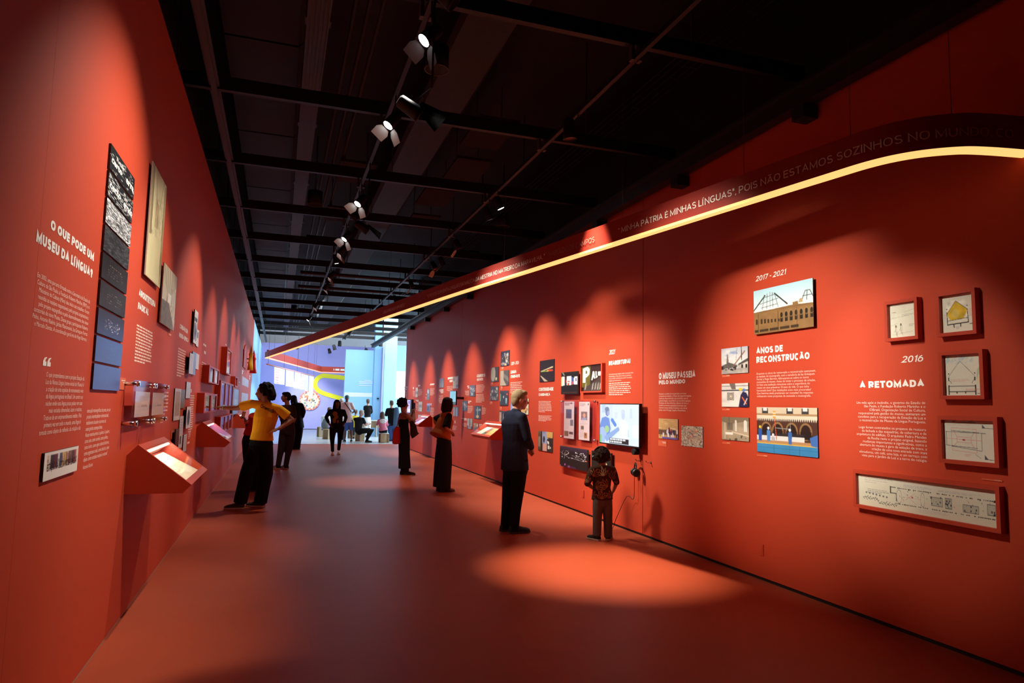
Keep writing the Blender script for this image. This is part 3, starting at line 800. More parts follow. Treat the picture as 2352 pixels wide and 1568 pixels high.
banner_text('“ MINHA PÁTRIA É MINHAS LÍNGUAS", POIS NÃO ESTAMOS SOZINHOS NO MUNDO. CO', (3.037, 5.809, 3.250)[:2], (4.127, 2.747, 3.250)[:2], M_INKB)
banner_text('"O POVO É O INVENTA-LÍNGUAS NA MALÍCIA DA MESTRIA NO MATREIRO DA MARAVILHA. "', (2.132, 10.618, 3.240)[:2], (2.787, 7.122, 3.240)[:2], M_INKB)
banner_text('HAROLDO DE CAMPOS', (2.776, 7.028, 3.240)[:2], (2.972, 6.192, 3.240)[:2], mat('dim_banner_lettering', (0.36, 0.2, 0.17), 0.6, 0.2, linear=True), 0.10)
banner_text('LÍNGUA PORTUGUESA SERÁ PRETO. "', (1.641, 12.850, 3.240)[:2], (1.928, 11.659, 3.240)[:2], M_INKB)


# ------------------------------------------------------------------ right wall, near section
PAPER = '#dfe0cc'
def sketch(w, h): return Pic(w, h, PAPER).noise(0.03, 6)
p = sketch(64, 72)
p.rect(0.05, 0.1, 0.2, 0.45, '#cfcdbd', 0.5); p.rect(0.2, 0.06, 0.6, 0.3, '#d3d4be', 0.6)
for y, x0, x1 in ((0.42, 0.02, 0.98), (0.27, 0.55, 0.95), (0.63, 0.05, 0.3), (0.9, 0.1, 0.85)): p.line(x0, y, x1, y - 0.06, 0.006, '#8a8a80')
for x, y in ((0.22, 0.66), (0.4, 0.62)):
    p.line(x, y, x + 0.02, y + 0.24, 0.012, '#4a463e'); p.ell(x + 0.01, y, 0.03, 0.04, '#6a655a'); p.line(x, y + 0.1, x - 0.05, y + 0.16, 0.01, '#5a564e'); p.line(x + 0.02, y + 0.22, x + 0.07, y + 0.3, 0.01, '#5a564e')
p.line(0.24, 0.95, 0.3, 0.8, 0.01, '#4a463e'); p.line(0.45, 0.62, 0.47, 0.88, 0.008, '#8a8a80')
p.writing(0.45, 0.33, 0.9, 0.4, 2, '#9a988c'); p.writing(0.7, 0.63, 0.95, 0.72, 2, '#9a988c'); p.writing(0.1, 0.24, 0.3, 0.3, 1, '#6a5560')
framed('R', (3.874, 2.373), (3.598, 2.075), 0.05, 0.024, p, 'framed_drawing', 'small red framed ink sketch of two figures, above the year 2016', group='framed drawings round the 2016 text')
p = sketch(84, 90)
roof = [(0.44, 0.17), (0.77, 0.41), (0.76, 0.5), (0.70, 0.58), (0.66, 0.66), (0.26, 0.66), (0.2, 0.58), (0.17, 0.48)]
p.poly(roof, '#cfae2a'); p.noise(0.35, 9, (0.15, 0.15, 0.8, 0.68)); p.ell(0.42, 0.5, 0.12, 0.12, '#dccf7a', 0.5)
for i in range(3): p.line(*roof[[0, 1, 0][i]], *[roof[1], (0.77, 0.42), roof[7]][i], 0.014, '#3d3a30')
p.line(0.16, 0.45, 0.17, 0.78, 0.022, '#161616'); p.line(0.78, 0.42, 0.80, 0.76, 0.022, '#161616')
p.line(0.17, 0.68, 0.79, 0.64, 0.014, '#242424'); p.line(0.17, 0.78, 0.8, 0.76, 0.03, '#141414'); p.line(0.36, 0.78, 0.37, 0.86, 0.03, '#141414'); p.line(0.57, 0.78, 0.57, 0.85, 0.03, '#141414'); p.line(0.84, 0.81, 0.98, 0.8, 0.02, '#141414')
p.rect(0.15, 0.35, 0.18, 0.38, '#1a1a1a'); p.rect(0.76, 0.31, 0.79, 0.34, '#1a1a1a')
p.writing(0.84, 0.42, 0.98, 0.62, 7, '#d0706a', 0.6); p.writing(0.42, 0.84, 0.56, 0.92, 4, '#8890a0', 0.6); p.writing(0.05, 0.5, 0.13, 0.66, 4, '#d0706a', 0.5); p.line(0.25, 0.05, 0.27, 0.2, 0.005, '#b0b0a4'); p.line(0.62, 0.05, 0.6, 0.2, 0.005, '#b0b0a4')
framed('R', (3.453, 2.373), (3.173, 2.073), 0.05, 0.024, p, 'framed_drawing', 'red framed section drawing of a house with its roof coloured yellow', group='framed drawings round the 2016 text')
p = sketch(92, 96)
for i in range(60):
    x = p.r.uniform(0.02, 0.75); y = p.r.uniform(0.02, 0.24) * (1 - 0.4 * abs(x - 0.3)); p.line(x, y, x + 0.06, y - 0.05, 0.014, ['#8fc4d8', '#a9cfd8', '#79b4d2'][i % 3], 0.55)
for i in range(16): p.line(0.84 + 0.008 * i, 0.62 - 0.015 * i, 0.87 + 0.007 * i, 0.38 - 0.008 * i, 0.012, ['#8fc4c8', '#c8cc70', '#a8c8a0'][i % 3], 0.55)
for i in range(20): p.line(0.0, 0.55 + 0.022 * i, 0.05, 0.5 + 0.022 * i, 0.01, '#d8d490', 0.5)
p.rect(0.85, 0.55, 1, 0.72, '#d9d27a', 0.4)
p.line(0.1, 0.53, 0.42, 0.16, 0.009, '#55544c'); p.line(0.42, 0.16, 0.8, 0.53, 0.009, '#55544c')
for x in (0.1, 0.8): p.rect(x - 0.015, 0.55, x + 0.015, 0.64, '#141414'); p.rect(x - 0.012, 0.45, x + 0.014, 0.48, '#141414')
p.line(0.13, 0.64, 0.18, 0.7, 0.012, '#3a3a36'); p.line(0.77, 0.62, 0.72, 0.7, 0.012, '#3a3a36')
p.rect(0.08, 0.74, 0.115, 0.98, '#121212'); p.rect(0.795, 0.74, 0.825, 0.98, '#121212'); p.rect(0.1, 0.76, 0.81, 0.775, '#1c1c1c'); p.rect(0.1, 0.89, 0.81, 0.91, '#121212'); p.rect(0.3, 0.9, 0.33, 0.95, '#121212'); p.rect(0.53, 0.9, 0.56, 0.95, '#121212')
p.writing(0.15, 0.60, 0.74, 0.67, 3, '#cf7a70', 0.5); p.writing(0.55, 0.84, 0.95, 0.9, 2, '#d0605a', 0.55); p.writing(0.85, 0.94, 0.97, 0.98, 1, '#333333')
framed('R', (3.448, 1.971), (3.140, 1.651), 0.05, 0.025, p, 'framed_drawing', 'red framed section drawing of a house under a blue crayoned sky', group='framed drawings round the 2016 text')
p = sketch(118, 96)
RD = '#d98a88'
for a in ((0.15, 0.2, 0.63, 0.22), (0.15, 0.2, 0.16, 0.76), (0.63, 0.22, 0.63, 0.8), (0.16, 0.76, 0.63, 0.8), (0.2, 0.27, 0.26, 0.42), (0.6, 0.27, 0.53, 0.43), (0.26, 0.42, 0.53, 0.43), (0.26, 0.55, 0.53, 0.56), (0.26, 0.42, 0.26, 0.55), (0.53, 0.43, 0.53, 0.56), (0.26, 0.55, 0.18, 0.68), (0.53, 0.56, 0.6, 0.7), (0.05, 0.47, 0.72, 0.49)): p.line(*a, 0.008, RD)
for a in ((0.04, 0.3, 0.8, 0.31), (0.05, 0.3, 0.05, 0.64), (0.04, 0.64, 0.64, 0.68), (0.15, 0.66, 0.73, 0.74), (0.73, 0.32, 0.73, 0.72), (0.15, 0.27, 0.68, 0.3)): p.line(*a, 0.01, '#4c4e52')
p.line(0.17, 0.05, 0.62, 0.06, 0.012, '#3c3f48'); p.line(0.19, 0.04, 0.26, 0.0, 0.01, '#3c3f48'); p.line(0.5, 0.04, 0.6, 0.0, 0.01, '#3c3f48')
p.line(0.74, 0.18, 0.98, 0.19, 0.009, '#3c3f48'); p.poly([(0.74, 0.18), (0.74, 0.08), (0.8, 0.18)], '#62656c'); p.line(0.77, 0.93, 1.0, 0.94, 0.01, '#3c3f48'); p.poly([(0.77, 0.93), (0.77, 0.82), (0.84, 0.93)], '#54575e')
p.ell(0.39, 0.49, 0.03, 0.02, '#b8283a'); p.writing(0.4, 0.84, 0.55, 0.9, 2, RD); p.line(0.6, 0.82, 0.7, 0.92, 0.007, '#77777a'); p.writing(0.05, 0.12, 0.7, 0.14, 1, '#d06058', 0.5)
framed('R', (3.474, 1.541), (3.065, 1.227), 0.05, 0.027, p, 'framed_drawing', 'red framed floor plan in thin red and black lines, above the long plan', group='framed drawings round the 2016 text')
p = sketch(330, 84)
p.vgrad(0, 1, '#dcdcc6', '#d2d0b6')
K = '#16171c'
for x in np.arange(0.31, 0.99, 0.012):
    if p.r.rand() < 0.75: p.rect(x, 0.3, x + 0.009 * p.r.uniform(0.5, 1.1), 0.325 + 0.02 * (p.r.rand() < 0.2), K)
    if p.r.rand() < 0.8: p.rect(x, 0.77, x + 0.009 * p.r.uniform(0.5, 1.1), 0.795, K)
p.rect(0.265, 0.28, 0.275, 0.5, K); p.rect(0.265, 0.29, 0.31, 0.315, K); p.rect(0.265, 0.47, 0.31, 0.495, K); p.rect(0.31, 0.47, 0.316, 0.72, K); p.rect(0.985, 0.3, 0.992, 0.8, K); p.rect(0.975, 0.28, 1, 0.34, K)
for i in range(7): p.ell(0.07 + i * 0.028, 0.58 + 0.01 * i, 0.008, 0.03, '#3a3d44', 0.8)
for i in range(46): x = 0.04 + i * 0.006; y = 0.74 + 0.03 * math.sin(i * 1.7) + 0.10 * (i > 20); p.line(x, y, x + 0.008, y + 0.05 * math.sin(i * 2.9), 0.004, K, 0.9)
p.writing(0.08, 0.45, 0.26, 0.6, 3, '#555a60', 0.6); p.writing(0.06, 0.1, 0.3, 0.3, 3, '#b0aaa0', 0.5)
for x0, x1, y0, y1 in ((0.57, 0.65, 0.42, 0.68), (0.665, 0.71, 0.4, 0.7), (0.78, 0.88, 0.5, 0.72), (0.93, 0.98, 0.4, 0.7)):
    p.rect(x0, y0, x1, y1, '#b9bba6'); p.rect(x0, y0, x1, y0 + 0.02, '#6c6f70'); p.rect(x0, y1 - 0.02, x1, y1, '#6c6f70'); p.rect(x0, y0, x0 + 0.003, y1, '#6c6f70'); p.rect(x1 - 0.003, y0, x1, y1, '#6c6f70'); p.specks(9, ['#30323a'], 0.006, 0.04, (x0, y0, x1, y1))
for a in ((0.36, 0.38, 0.46, 0.72), (0.46, 0.38, 0.36, 0.72), (0.36, 0.55, 0.5, 0.56)): p.line(*a, 0.002, '#d2908a')
p.ring(0.335, 0.56, 0.02, 0.2, 0.05, '#888a86'); p.ring(0.51, 0.56, 0.014, 0.2, 0.06, '#888a86'); p.ell(0.435, 0.53, 0.006, 0.025, '#b0303a')
p.writing(0.37, 0.18, 0.6, 0.27, 3, '#a8adb4', 0.6); p.writing(0.62, 0.2, 0.95, 0.27, 2, '#a8adb4', 0.6); p.writing(0.48, 0.84, 0.7, 0.94, 4, '#b0b4b6', 0.6)
p.specks(40, ['#50545a', '#c8807a'], 0.004, 0.02, (0.33, 0.36, 0.97, 0.74))
framed('R', (4.208, 1.113), (3.072, 0.828), 0.05, 0.026, p, 'framed_drawing', 'very long low red framed building plan under the other framed drawings', group='framed drawings round the 2016 text')
caption('R', (3.214, 1.149), (3.081, 1.140), 'thin caption plate between the long framed plan and the plan above it', 1)
t = wall_text('R', (3.838, 1.516), 'white lettering headed 2016 A RETOMADA, right-aligned beside the framed drawings')
heading('R', (3.788, 1.965), (3.603, 1.918), '2016', t, name='year', t=0.15, shear=0.2)
heading('R', (4.166, 1.791), (3.603, 1.740), 'A RETOMADA', t, t=0.25)
letters('R', (4.208, 1.639), (3.600, 1.236), 'Um mês após o incêndio, o governo do Estado de\nSão Paulo, a Fundação Roberto Marinho e o\nIDBrasil, Organização Social de Cultura,\nresponsável pela gestão do museu, assinaram um\nconvênio para a recuperação da Estação da Luz e\na reconstrução do Museu da Língua Portuguesa.\n\nLogo foram contratados os projetos de restauro\nda fachada e das esquadrias, da cobertura e da\narquitetura do edifício. O arquiteto Pedro Mendes\nda Rocha reviu o projeto original, fazendo\nmudanças importantes e significativas, como a\nabertura do museu à gare da estação de trens, a\ncriação de uma nova entrada com mais\nelevadores, um café, uma loja, e um terraço com\nvista para o Jardim da Luz e a torre do relógio.', t, 'paragraph', 0.0, 0, 'RIGHT', 1.0, M_INKP)

# photographs of the rebuilding
p = Pic(140, 104, '#cfe8ea'); p.vgrad(0, 0.6, '#a8d8e6', '#e4efe6'); p.noise(0.04, 5)
p.ell(0.85, 0.5, 0.2, 0.06, '#f2f3ea', 0.7)
p.poly([(0, 0.5), (0.68, 0.47), (0.68, 0.42), (0.76, 0.41), (0.77, 0.48), (1, 0.5), (1, 1), (0, 1)], '#8a6a42'); p.noise(0.16, 14, (0, 0.42, 1, 1))
p.rect(0, 0.5, 1, 0.52, '#6b4c2c', 0.6)
D = '#1d2226'
for a in ((0.0, 0.46, 0.21, 0.16), (0.38, 0.15, 0.59, 0.43)): p.line(*a, 0.022, D)
for a in ((0.2, 0.14, 0.16, 0.46), (0.38, 0.15, 0.44, 0.46), (0.3, 0.1, 0.3, 0.46), (0.12, 0.33, 0.44, 0.27), (0.14, 0.42, 0.42, 0.39), (0.2, 0.2, 0.4, 0.17), (0.25, 0.12, 0.24, 0.46), (0.34, 0.12, 0.35, 0.46)): p.line(*a, 0.009, '#4c5458')
for a in ((0.83, 0.4, 0.88, 0.23), (0.88, 0.23, 0.95, 0.23), (0.95, 0.23, 1.0, 0.38), (0.91, 0.23, 0.9, 0.42), (0.84, 0.33, 0.98, 0.33)): p.line(*a, 0.011, D)
p.poly([(0.77, 0.45), (0.79, 0.37), (0.83, 0.37), (0.84, 0.45)], '#b39b72')
for i, x in enumerate((0.04, 0.13, 0.19, 0.25, 0.31, 0.37, 0.43)): p.rect(x, 0.66 + 0.01 * i, x + 0.03, 0.78, '#33291c')
for x in (0.47, 0.55, 0.63, 0.71, 0.79, 0.87, 0.95): p.rect(x, 0.64, x + 0.045, 0.8, '#241f18'); p.ell(x + 0.022, 0.64, 0.022, 0.05, '#241f18'); p.ring(x + 0.022, 0.64, 0.03, 0.07, 0.15, '#a08055', 0.5)
for x in (0.08, 0.43, 0.74): p.rect(x, 0.54, x + 0.008, 0.98, '#5a3f24')
p.writing(0.02, 0.9, 0.98, 0.97, 1, '#241f18', 0.9, 0.8)
board('R', (5.363, 2.682), (4.599, 2.266), 0.035, 0.008, p, 'photo_board', 'large photograph of a brick building with a burnt roof frame against pale sky', group='rebuilding photographs', standoff=True)
p = Pic(64, 58, '#c8ccd0'); p.vgrad(0, 0.6, '#b9c2cc', '#dfe0dc'); p.noise(0.2, 5)
p.specks(10, ['#7f9cc4', '#e8eaea'], 0.1, 0.06, (0.15, 0.1, 0.7, 0.45), 0.6)
p.poly([(0.2, 0.6), (0.22, 0.35), (0.24, 0.2), (0.27, 0.35), (0.29, 0.6)], '#6f6a62'); p.poly([(0, 0.68), (0.3, 0.56), (0.6, 0.68), (0.6, 0.76), (0, 0.8)], '#5d5a55')
p.line(0.5, 0.66, 0.88, 0.18, 0.045, '#8f6a4c'); p.line(0.76, 0.0, 0.77, 0.5, 0.03, '#2b2b2d'); p.line(0.6, 0.05, 0.56, 0.5, 0.012, '#55565a')
p.poly([(0.62, 0.66), (1, 0.48), (1, 0.9), (0.62, 0.82)], '#c9c5bb'); p.poly([(0.66, 0.62), (1, 0.44), (1, 0.56), (0.64, 0.7)], '#4a4846')
for x in (0.75, 0.9): p.rect(x, 0.66, x + 0.07, 0.84, '#26262a')
p.rect(0, 0.8, 1, 1, '#a9a59c'); p.noise(0.3, 12, (0, 0.66, 1, 1)); p.specks(16, ['#2a2a2a'], 0.05, 0.05, (0.02, 0.72, 0.6, 0.86))
board('R', (5.905, 2.170), (5.488, 1.912), 0.012, 0.011, p, 'photo_board', 'small photograph of a crane beam over a yard, top of a column of three', group='rebuilding photographs')
p = Pic(64, 58, '#d4d2cc'); p.noise(0.15, 7); p.rect(0, 0.28, 1, 0.33, '#3a3a3e'); p.rect(0, 0.1, 1, 0.13, '#55555a'); p.poly([(0.3, 0), (0.52, 0), (0.55, 0.26), (0.4, 0.26)], '#6d6660'); p.rect(0.22, 0.38, 0.48, 0.72, '#8a8a88'); p.ell(0.36, 0.55, 0.1, 0.17, '#d9d3bc'); p.ring(0.36, 0.55, 0.08, 0.13, 0.15, '#3c3833'); p.ring(0.36, 0.55, 0.04, 0.07, 0.2, '#3c3833')
p.poly([(0.64, 1), (0.72, 0.5), (0.8, 0.36), (0.92, 0.4), (1, 0.6), (1, 1)], '#23264a'); p.ell(0.72, 0.26, 0.07, 0.06, '#d8c22c'); p.ell(0.84, 0.3, 0.06, 0.07, '#5c80b8'); p.line(0.78, 0.6, 0.92, 0.86, 0.04, '#d8622c'); p.line(0.95, 0.65, 0.84, 0.9, 0.03, '#d0d0d0'); p.rect(0, 0.8, 0.62, 1, '#e0ded6')
board('R', (5.906, 1.814), (5.490, 1.583), 0.012, 0.011, p, 'photo_board', 'small photograph of a yellow-helmeted worker beside a clock face, middle of three', group='rebuilding photographs')
p = Pic(64, 60, '#a89a80'); p.noise(0.2, 6); p.poly([(0, 0), (1, 0), (1, 0.15), (0.3, 0.3), (0, 0.2)], '#7c6f58')
for x, w in ((0.5, 0.06), (0.82, 0.1)): p.rect(x, 0.2, x + w, 0.6, '#e6e6de'); p.ell(x + w / 2, 0.2, w / 2, 0.08, '#e6e6de'); p.rect(x + w * 0.45, 0.15, x + w * 0.55, 0.6, '#8a8474')
p.rect(0.1, 0.25, 0.15, 0.95, '#c8bda2'); p.rect(0.2, 0.25, 0.42, 0.56, '#55504a', 0.7); p.line(0.28, 0, 0.28, 0.4, 0.02, '#3b3730'); p.rect(0.15, 0.66, 0.42, 0.76, '#f2f1e2'); p.line(0.4, 0.64, 1, 0.78, 0.05, '#d6cbb0'); p.specks(9, ['#4a443a'], 0.05, 0.08, (0.2, 0.78, 0.95, 0.98))
board('R', (5.907, 1.480), (5.487, 1.254), 0.012, 0.011, p, 'photo_board', 'small photograph of a bright hall with arched windows, bottom of a column of three', group='rebuilding photographs')
p = Pic(144, 116, '#4a3428'); p.rect(0, 0, 1, 0.14, '#cfc2a8')
for x in (0.1, 0.52, 0.76): p.rect(x, 0.02, x + 0.11, 0.14, '#34383e'); p.rect(x + 0.02, 0, x + 0.09, 0.08, '#dcdcd6')
p.rect(0, 0.14, 1, 0.18, '#a98a62'); p.rect(0, 0.18, 1, 0.25, '#dcd2bb')
for i in range(30): p.poly([(i / 30, 0.25), ((i + 0.7) / 30, 0.25), ((i + 0.35) / 30, 0.31)], '#e4dcc8')
p.rect(0, 0.31, 1, 0.64, '#4b3026'); p.noise(0.2, 10, (0, 0.31, 1, 0.64))
for x in (0.17, 0.37, 0.6, 0.82): p.ell(x, 0.5, 0.085, 0.16, '#2a1c18'); p.ring(x, 0.5, 0.085, 0.16, 0.13, '#a07c50', 0.8); p.rect(x - 0.085, 0.5, x + 0.085, 0.66, '#241a17')
p.rect(0, 0.56, 0.8, 0.62, '#2d2c30', 0.8); p.rect(0, 0.62, 0.8, 0.73, '#dedfdc'); p.rect(0, 0.72, 1, 0.78, '#b88c60'); p.rect(0, 0.78, 1, 0.8, '#d8b84a'); p.rect(0, 0.8, 1, 1, '#3b8ac0'); p.noise(0.12, 8, (0, 0.8, 1, 1))
for x in (0.3, 0.56, 0.72): p.rect(x, 0.82, x + 0.004, 1, '#24587c')
p.rect(0.0, 0.88, 1, 0.89, '#2c6c98')
p.rect(0.29, 0.08, 0.34, 0.24, '#d8a24c'); p.rect(0.29, 0.12, 0.34, 0.14, '#f0f0e0'); p.rect(0.29, 0.18, 0.34, 0.2, '#f0f0e0'); p.line(0.32, 0.24, 0.35, 0.7, 0.012, '#c8502c'); p.line(0.33, 0.45, 0.58, 0.46, 0.012, '#8a98a0'); p.line(0.58, 0.34, 0.58, 0.72, 0.008, '#9aa2a8')
for x, y, hgt, c in ((0.06, 0.44, 0.3, '#2f5aa8'), (0.21, 0.46, 0.28, '#4f86c8'), (0.57, 0.48, 0.3, '#3a6cb4'), (0.29, 0.6, 0.13, '#b0b4c0')): p.poly([(x - 0.025, y + hgt), (x - 0.03, y + 0.06), (x, y + 0.03), (x + 0.035, y + 0.06), (x + 0.03, y + hgt)], c); p.ell(x, y, 0.02, 0.03, '#e8c83c' if c == '#2f5aa8' else '#dfe6ea')
p.poly([(0.88, 0.62), (1, 0.55), (1, 0.8), (0.9, 0.78)], '#3f70b8')
board('R', (5.370, 1.583), (4.605, 1.170), 0.012, 0.011, p, 'photo_board', 'large photograph of workers in blue on a blue platform before an arcaded building', group='rebuilding photographs')
t = wall_text('R', (5.013, 1.877), 'white lettering headed ANOS DE RECONSTRUÇÃO with the years 2017 - 2021 above')
heading('R', (5.380, 2.830), (4.952, 2.781), '2017 - 2021', t, name='year', t=0.15, shear=0.2)
heading('R', (5.378, 2.145), (4.691, 1.999), 'ANOS DE\nRECONSTRUÇÃO', t, t=0.25)
letters('R', (5.379, 1.908), (4.624, 1.687), 'Enquanto as obras de restauração e reconstrução avançavam,\nas equipes de museografia, com a curadoria de Isa Grinspum\nFerraz e Hugo Barreto, debruçaram-se sobre os novos\nconteúdos do museu. Antes de iniciar o processo de criação,\nfoi feita uma avaliação minuciosa sobre a experiência do\nmuseu em seus primeiros 10 anos de vida. O que tinha\nfuncionado bem? Que instalações eram mais procuradas?\nQue histórias ainda precisavam ser contadas? As respostas\nembasaram novas propostas de conteúdo e museografia.', t, 'paragraph', 0.0, 0, 'LEFT', 1.0, M_INKP)
caption('R', (5.910, 1.905), (5.779, 1.880), 'caption plate under the small photograph of a crane beam', 1)
caption('R', (5.915, 1.564), (5.784, 1.546), 'caption plate under the small photograph of a worker and a clock', 1)
caption('R', (5.913, 1.228), (5.786, 1.212), 'caption plate under the small photograph of a hall with arched windows', 1)
caption('R', (5.385, 1.142), (5.237, 1.127), 'caption plate under the large photograph of workers in blue', 1)

# O museu passeia pelo mundo
t = wall_text('R', (6.796, 1.792), 'white lettering headed O MUSEU PASSEIA PELO MUNDO right of the television')
heading('R', (7.139, 1.972), (6.387, 1.898), 'O MUSEU PASSEIA', t, t=0.25)
heading('R', (7.139, 1.883), (6.584, 1.837), 'PELO MUNDO', t, t=0.25)
letters('R', (7.139, 1.736), (6.468, 1.535), 'Enquanto o prédio era recuperado e os novos\nconteúdos produzidos, o Museu da Língua Portuguesa\ncontinuou desenvolvendo suas atividades, seja na\nprópria Estação, no território ou em outros espaços.\nParticipou de feiras literárias e Bienais do Livro, e\ntambém promoveu exposições itinerantes que\nvisitaram outras cidades brasileiras e até outros\npaíses, como Portugal, Angola e Moçambique.', t, 'paragraph', 0.0, 0, 'LEFT', 1.0, M_INKP)
p = Pic(46, 52, '#c4a06a'); p.noise(0.12, 5); p.specks(14, ['#d8c8a0', '#8a5a4a', '#e4d8b8'], 0.16, 0.015, (0.05, 0.05, 0.95, 0.5)); p.rect(0, 0.55, 1, 0.8, '#6a5440'); p.ell(0.5, 0.64, 0.09, 0.12, '#cfcdd0'); p.specks(34, ['#1c2038', '#e8e8ee', '#7a2a30', '#2c3468'], 0.05, 0.16, (0.02, 0.55, 0.98, 0.86)); p.rect(0.2, 0.9, 1, 1, '#3846b0', 0.8)
board('R', (7.133, 1.435), (6.723, 1.204), 0.008, 0.007, p, 'photo_board', 'small photograph of people on a stage before a tan wall, nearest the television', group='travelling show photographs')
p = Pic(52, 54, '#b8b4a0'); p.noise(0.35, 9); p.specks(420, ['#2c3428', '#d8d4c4', '#56583c', '#a83828', '#e8e4d8', '#8a8a70'], 0.025, 0.035); p.specks(30, ['#c03a28', '#d8a060'], 0.06, 0.02, (0.3, 0.2, 0.8, 0.7))
board('R', (6.652, 1.367), (6.246, 1.146), 0.008, 0.007, p, 'photo_board', 'small photograph of a crowd seen from above, lower right of the stage photograph', group='travelling show photographs')
caption('R', (7.149, 1.179), (6.968, 1.114), 'caption plate under the small stage photograph', 2)

# television on the wall
P_ = WALLS['R'][0]
TV0, TV1 = (8.519, 1.606), (7.426, 1.065)
tv = empty('television', P_((TV0[0] + TV1[0]) / 2, TV1[1], 0), 'wall-mounted television showing two people in a bright room, above the child', 'television')
u0, u1, z0, z1 = rect_of(TV0, TV1); lo, hi = min(u0, u1), max(u0, u1)
wbuild('casing', 'R', M_BLACK, tv, (lo, hi, z0, z1, 0.062, 0.099))
wbuild('wall_mount', 'R', M_BLACK, tv, (lo + 0.35, hi - 0.35, z0 + 0.12, z1 - 0.12, 0.0005, 0.062))
wbuild('bezel', 'R', mat('bezel_plastic', (0.008, 0.008, 0.009), 0.3, 0.5, linear=True), tv, (lo, lo + 0.012, z0, z1, 0.099, 0.102), (hi - 0.012, hi, z0, z1, 0.099, 0.102), (lo + 0.012, hi - 0.012, z0, z0 + 0.016, 0.099, 0.102), (lo + 0.012, hi - 0.012, z1 - 0.012, z1, 0.099, 0.102))
p = Pic(110, 84, '#e2f0fb'); p.noise(0.05, 6)
p.rect(0, 0, 0.35, 0.9, '#cfe0f4', 0.6); p.rect(0.06, 0.02, 0.16, 0.22, '#b4cbe8', 0.7); p.rect(0.4, 0.2, 0.48, 0.36, '#d4e2f0', 0.8); p.rect(0.78, 0.1, 0.84, 0.34, '#c4d6ee', 0.5); p.rect(0.85, 0.5, 1, 0.8, '#eef6fc')
p.poly([(0, 0.56), (0.06, 0.36), (0.16, 0.32), (0.26, 0.36), (0.3, 0.62), (0.26, 0.8), (0, 0.8)], '#6f93dc'); p.ell(0.21, 0.2, 0.055, 0.11, '#7c8cc0'); p.ell(0.2, 0.13, 0.06, 0.06, '#7788a8'); p.ell(0.235, 0.23, 0.035, 0.06, '#a8b0d8')
p.poly([(0, 0.62), (0.1, 0.58), (0.2, 0.72), (0.14, 0.98), (0, 0.98)], '#a9c2ec'); p.poly([(0, 0.8), (0.06, 0.78), (0.05, 1), (0, 1)], '#88c888'); p.ell(0.2, 0.64, 0.06, 0.09, '#a8d090'); p.poly([(0.12, 0.84), (0.5, 0.56), (0.54, 0.64), (0.2, 0.96)], '#8fb0e4'); p.line(0.34, 0.4, 0.42, 0.52, 0.07, '#5c8ce0')
p.poly([(0.54, 0.44), (0.6, 0.38), (0.68, 0.4), (0.74, 0.5), (0.72, 0.86), (0.52, 0.84)], '#f2f6fa'); p.ell(0.62, 0.27, 0.045, 0.11, '#c8d6ec'); p.ell(0.62, 0.18, 0.05, 0.05, '#cfdcf0'); p.rect(0.74, 0.62, 0.76, 0.8, '#a8c0e8', 0.6)
p.rect(0.27, 0.85, 0.76, 0.985, '#0a0c12'); p.writing(0.28, 0.865, 0.75, 0.98, 2, '#f4f6fa', 1.0, 0.62)
put_print('R', (hi - 0.012, z1 - 0.012), (lo + 0.012, z0 + 0.016), 0.1012, p, tv, 'screen', M_SCREEN)
mb = MB(); mb.tube([P_(lo + 0.16, z0 - 0.05, 0.03), P_(lo + 0.16, z0 - 0.05, 0.10)], 0.04, 14); mb.build('speaker_pod', M_BLACK, tv)
mb = MB(); mb.bar(P_(lo + 0.16, z0 - 0.05, 0.05), P_(lo + 0.16, z0 + 0.05, 0.05), 0.03); mb.build('pod_arm', M_BLACK, tv)
# headphones on a hook
def headphones(c, side_v, fwd_v, r, label, name='headphones', up=Vector((0, 0, 1)), parent=None, cup=0.042):
    side_v, fwd_v = Vector(side_v).normalized(), Vector(fwd_v).normalized(); c = Vector(c)
    root = empty(name, c, label, 'headphones') if parent is None else link('headphones', None, None, parent)
    if parent is not None: root['label'] = label
    for k, rr in (('headband', 0.009), ('suspension_band', 0.006)):
        mb = MB(); f = 1.0 if k == 'headband' else 0.86
        mb.tube([c + side_v * math.cos(a) * r + up * (math.sin(a) * r * 1.15 * f) for a in np.linspace(0, math.pi, 17)], rr, 8)
        mb.build(k, M_BLACK, root)
    for sg in (1, -1):
        e = c + side_v * r * sg - up * 0.02
        mb = MB(); mb.tube([e - side_v * sg * 0.03, e - side_v * sg * 0.026, e + side_v * sg * 0.004, e + side_v * sg * 0.014], [cup * 0.8, cup, cup, cup * 0.7], 16)
        mb.build('ear_cup', mat('headphone_plastic', (0.014, 0.014, 0.015), 0.35, 0.5, linear=True), root)
        mb = MB(); mb.tube([e - side_v * sg * 0.045, e - side_v * sg * 0.03], [cup * 0.85, cup * 0.9], 16); mb.build('ear_pad', M_BLACK, root)
    return root
hk = (7.566, 0.903)
for (hx, hl, q) in ((hk, 'small silver wall hook carrying the black headphones', 1), ((7.315, 0.903), 'small empty silver wall hook right of the hanging headphones', 0)):
    h_ = empty('wall_hook', P_(hx[0], hx[1], 0), hl, 'hook', 'silver hooks under the television')
    mb = MB(); mb.tube([P_(hx[0], hx[1], 0.0005), P_(hx[0], hx[1], 0.004)], 0.016, 14); mb.build('rose', M_CHROME, h_)
    mb = MB(); mb.tube([P_(hx[0], hx[1], 0.003), P_(hx[0], hx[1], 0.06), P_(hx[0], hx[1] + 0.02, 0.075)], 0.006, 8); mb.build('peg', M_CHROME, h_)
cc = P_(hk[0], hk[1] - 0.12, 0.075)
hp = headphones(cc, (0.35, 0.93, 0), (1, 0, 0), 0.082, 'black over-ear headphones hanging on a wall hook below the television', cup=0.05)
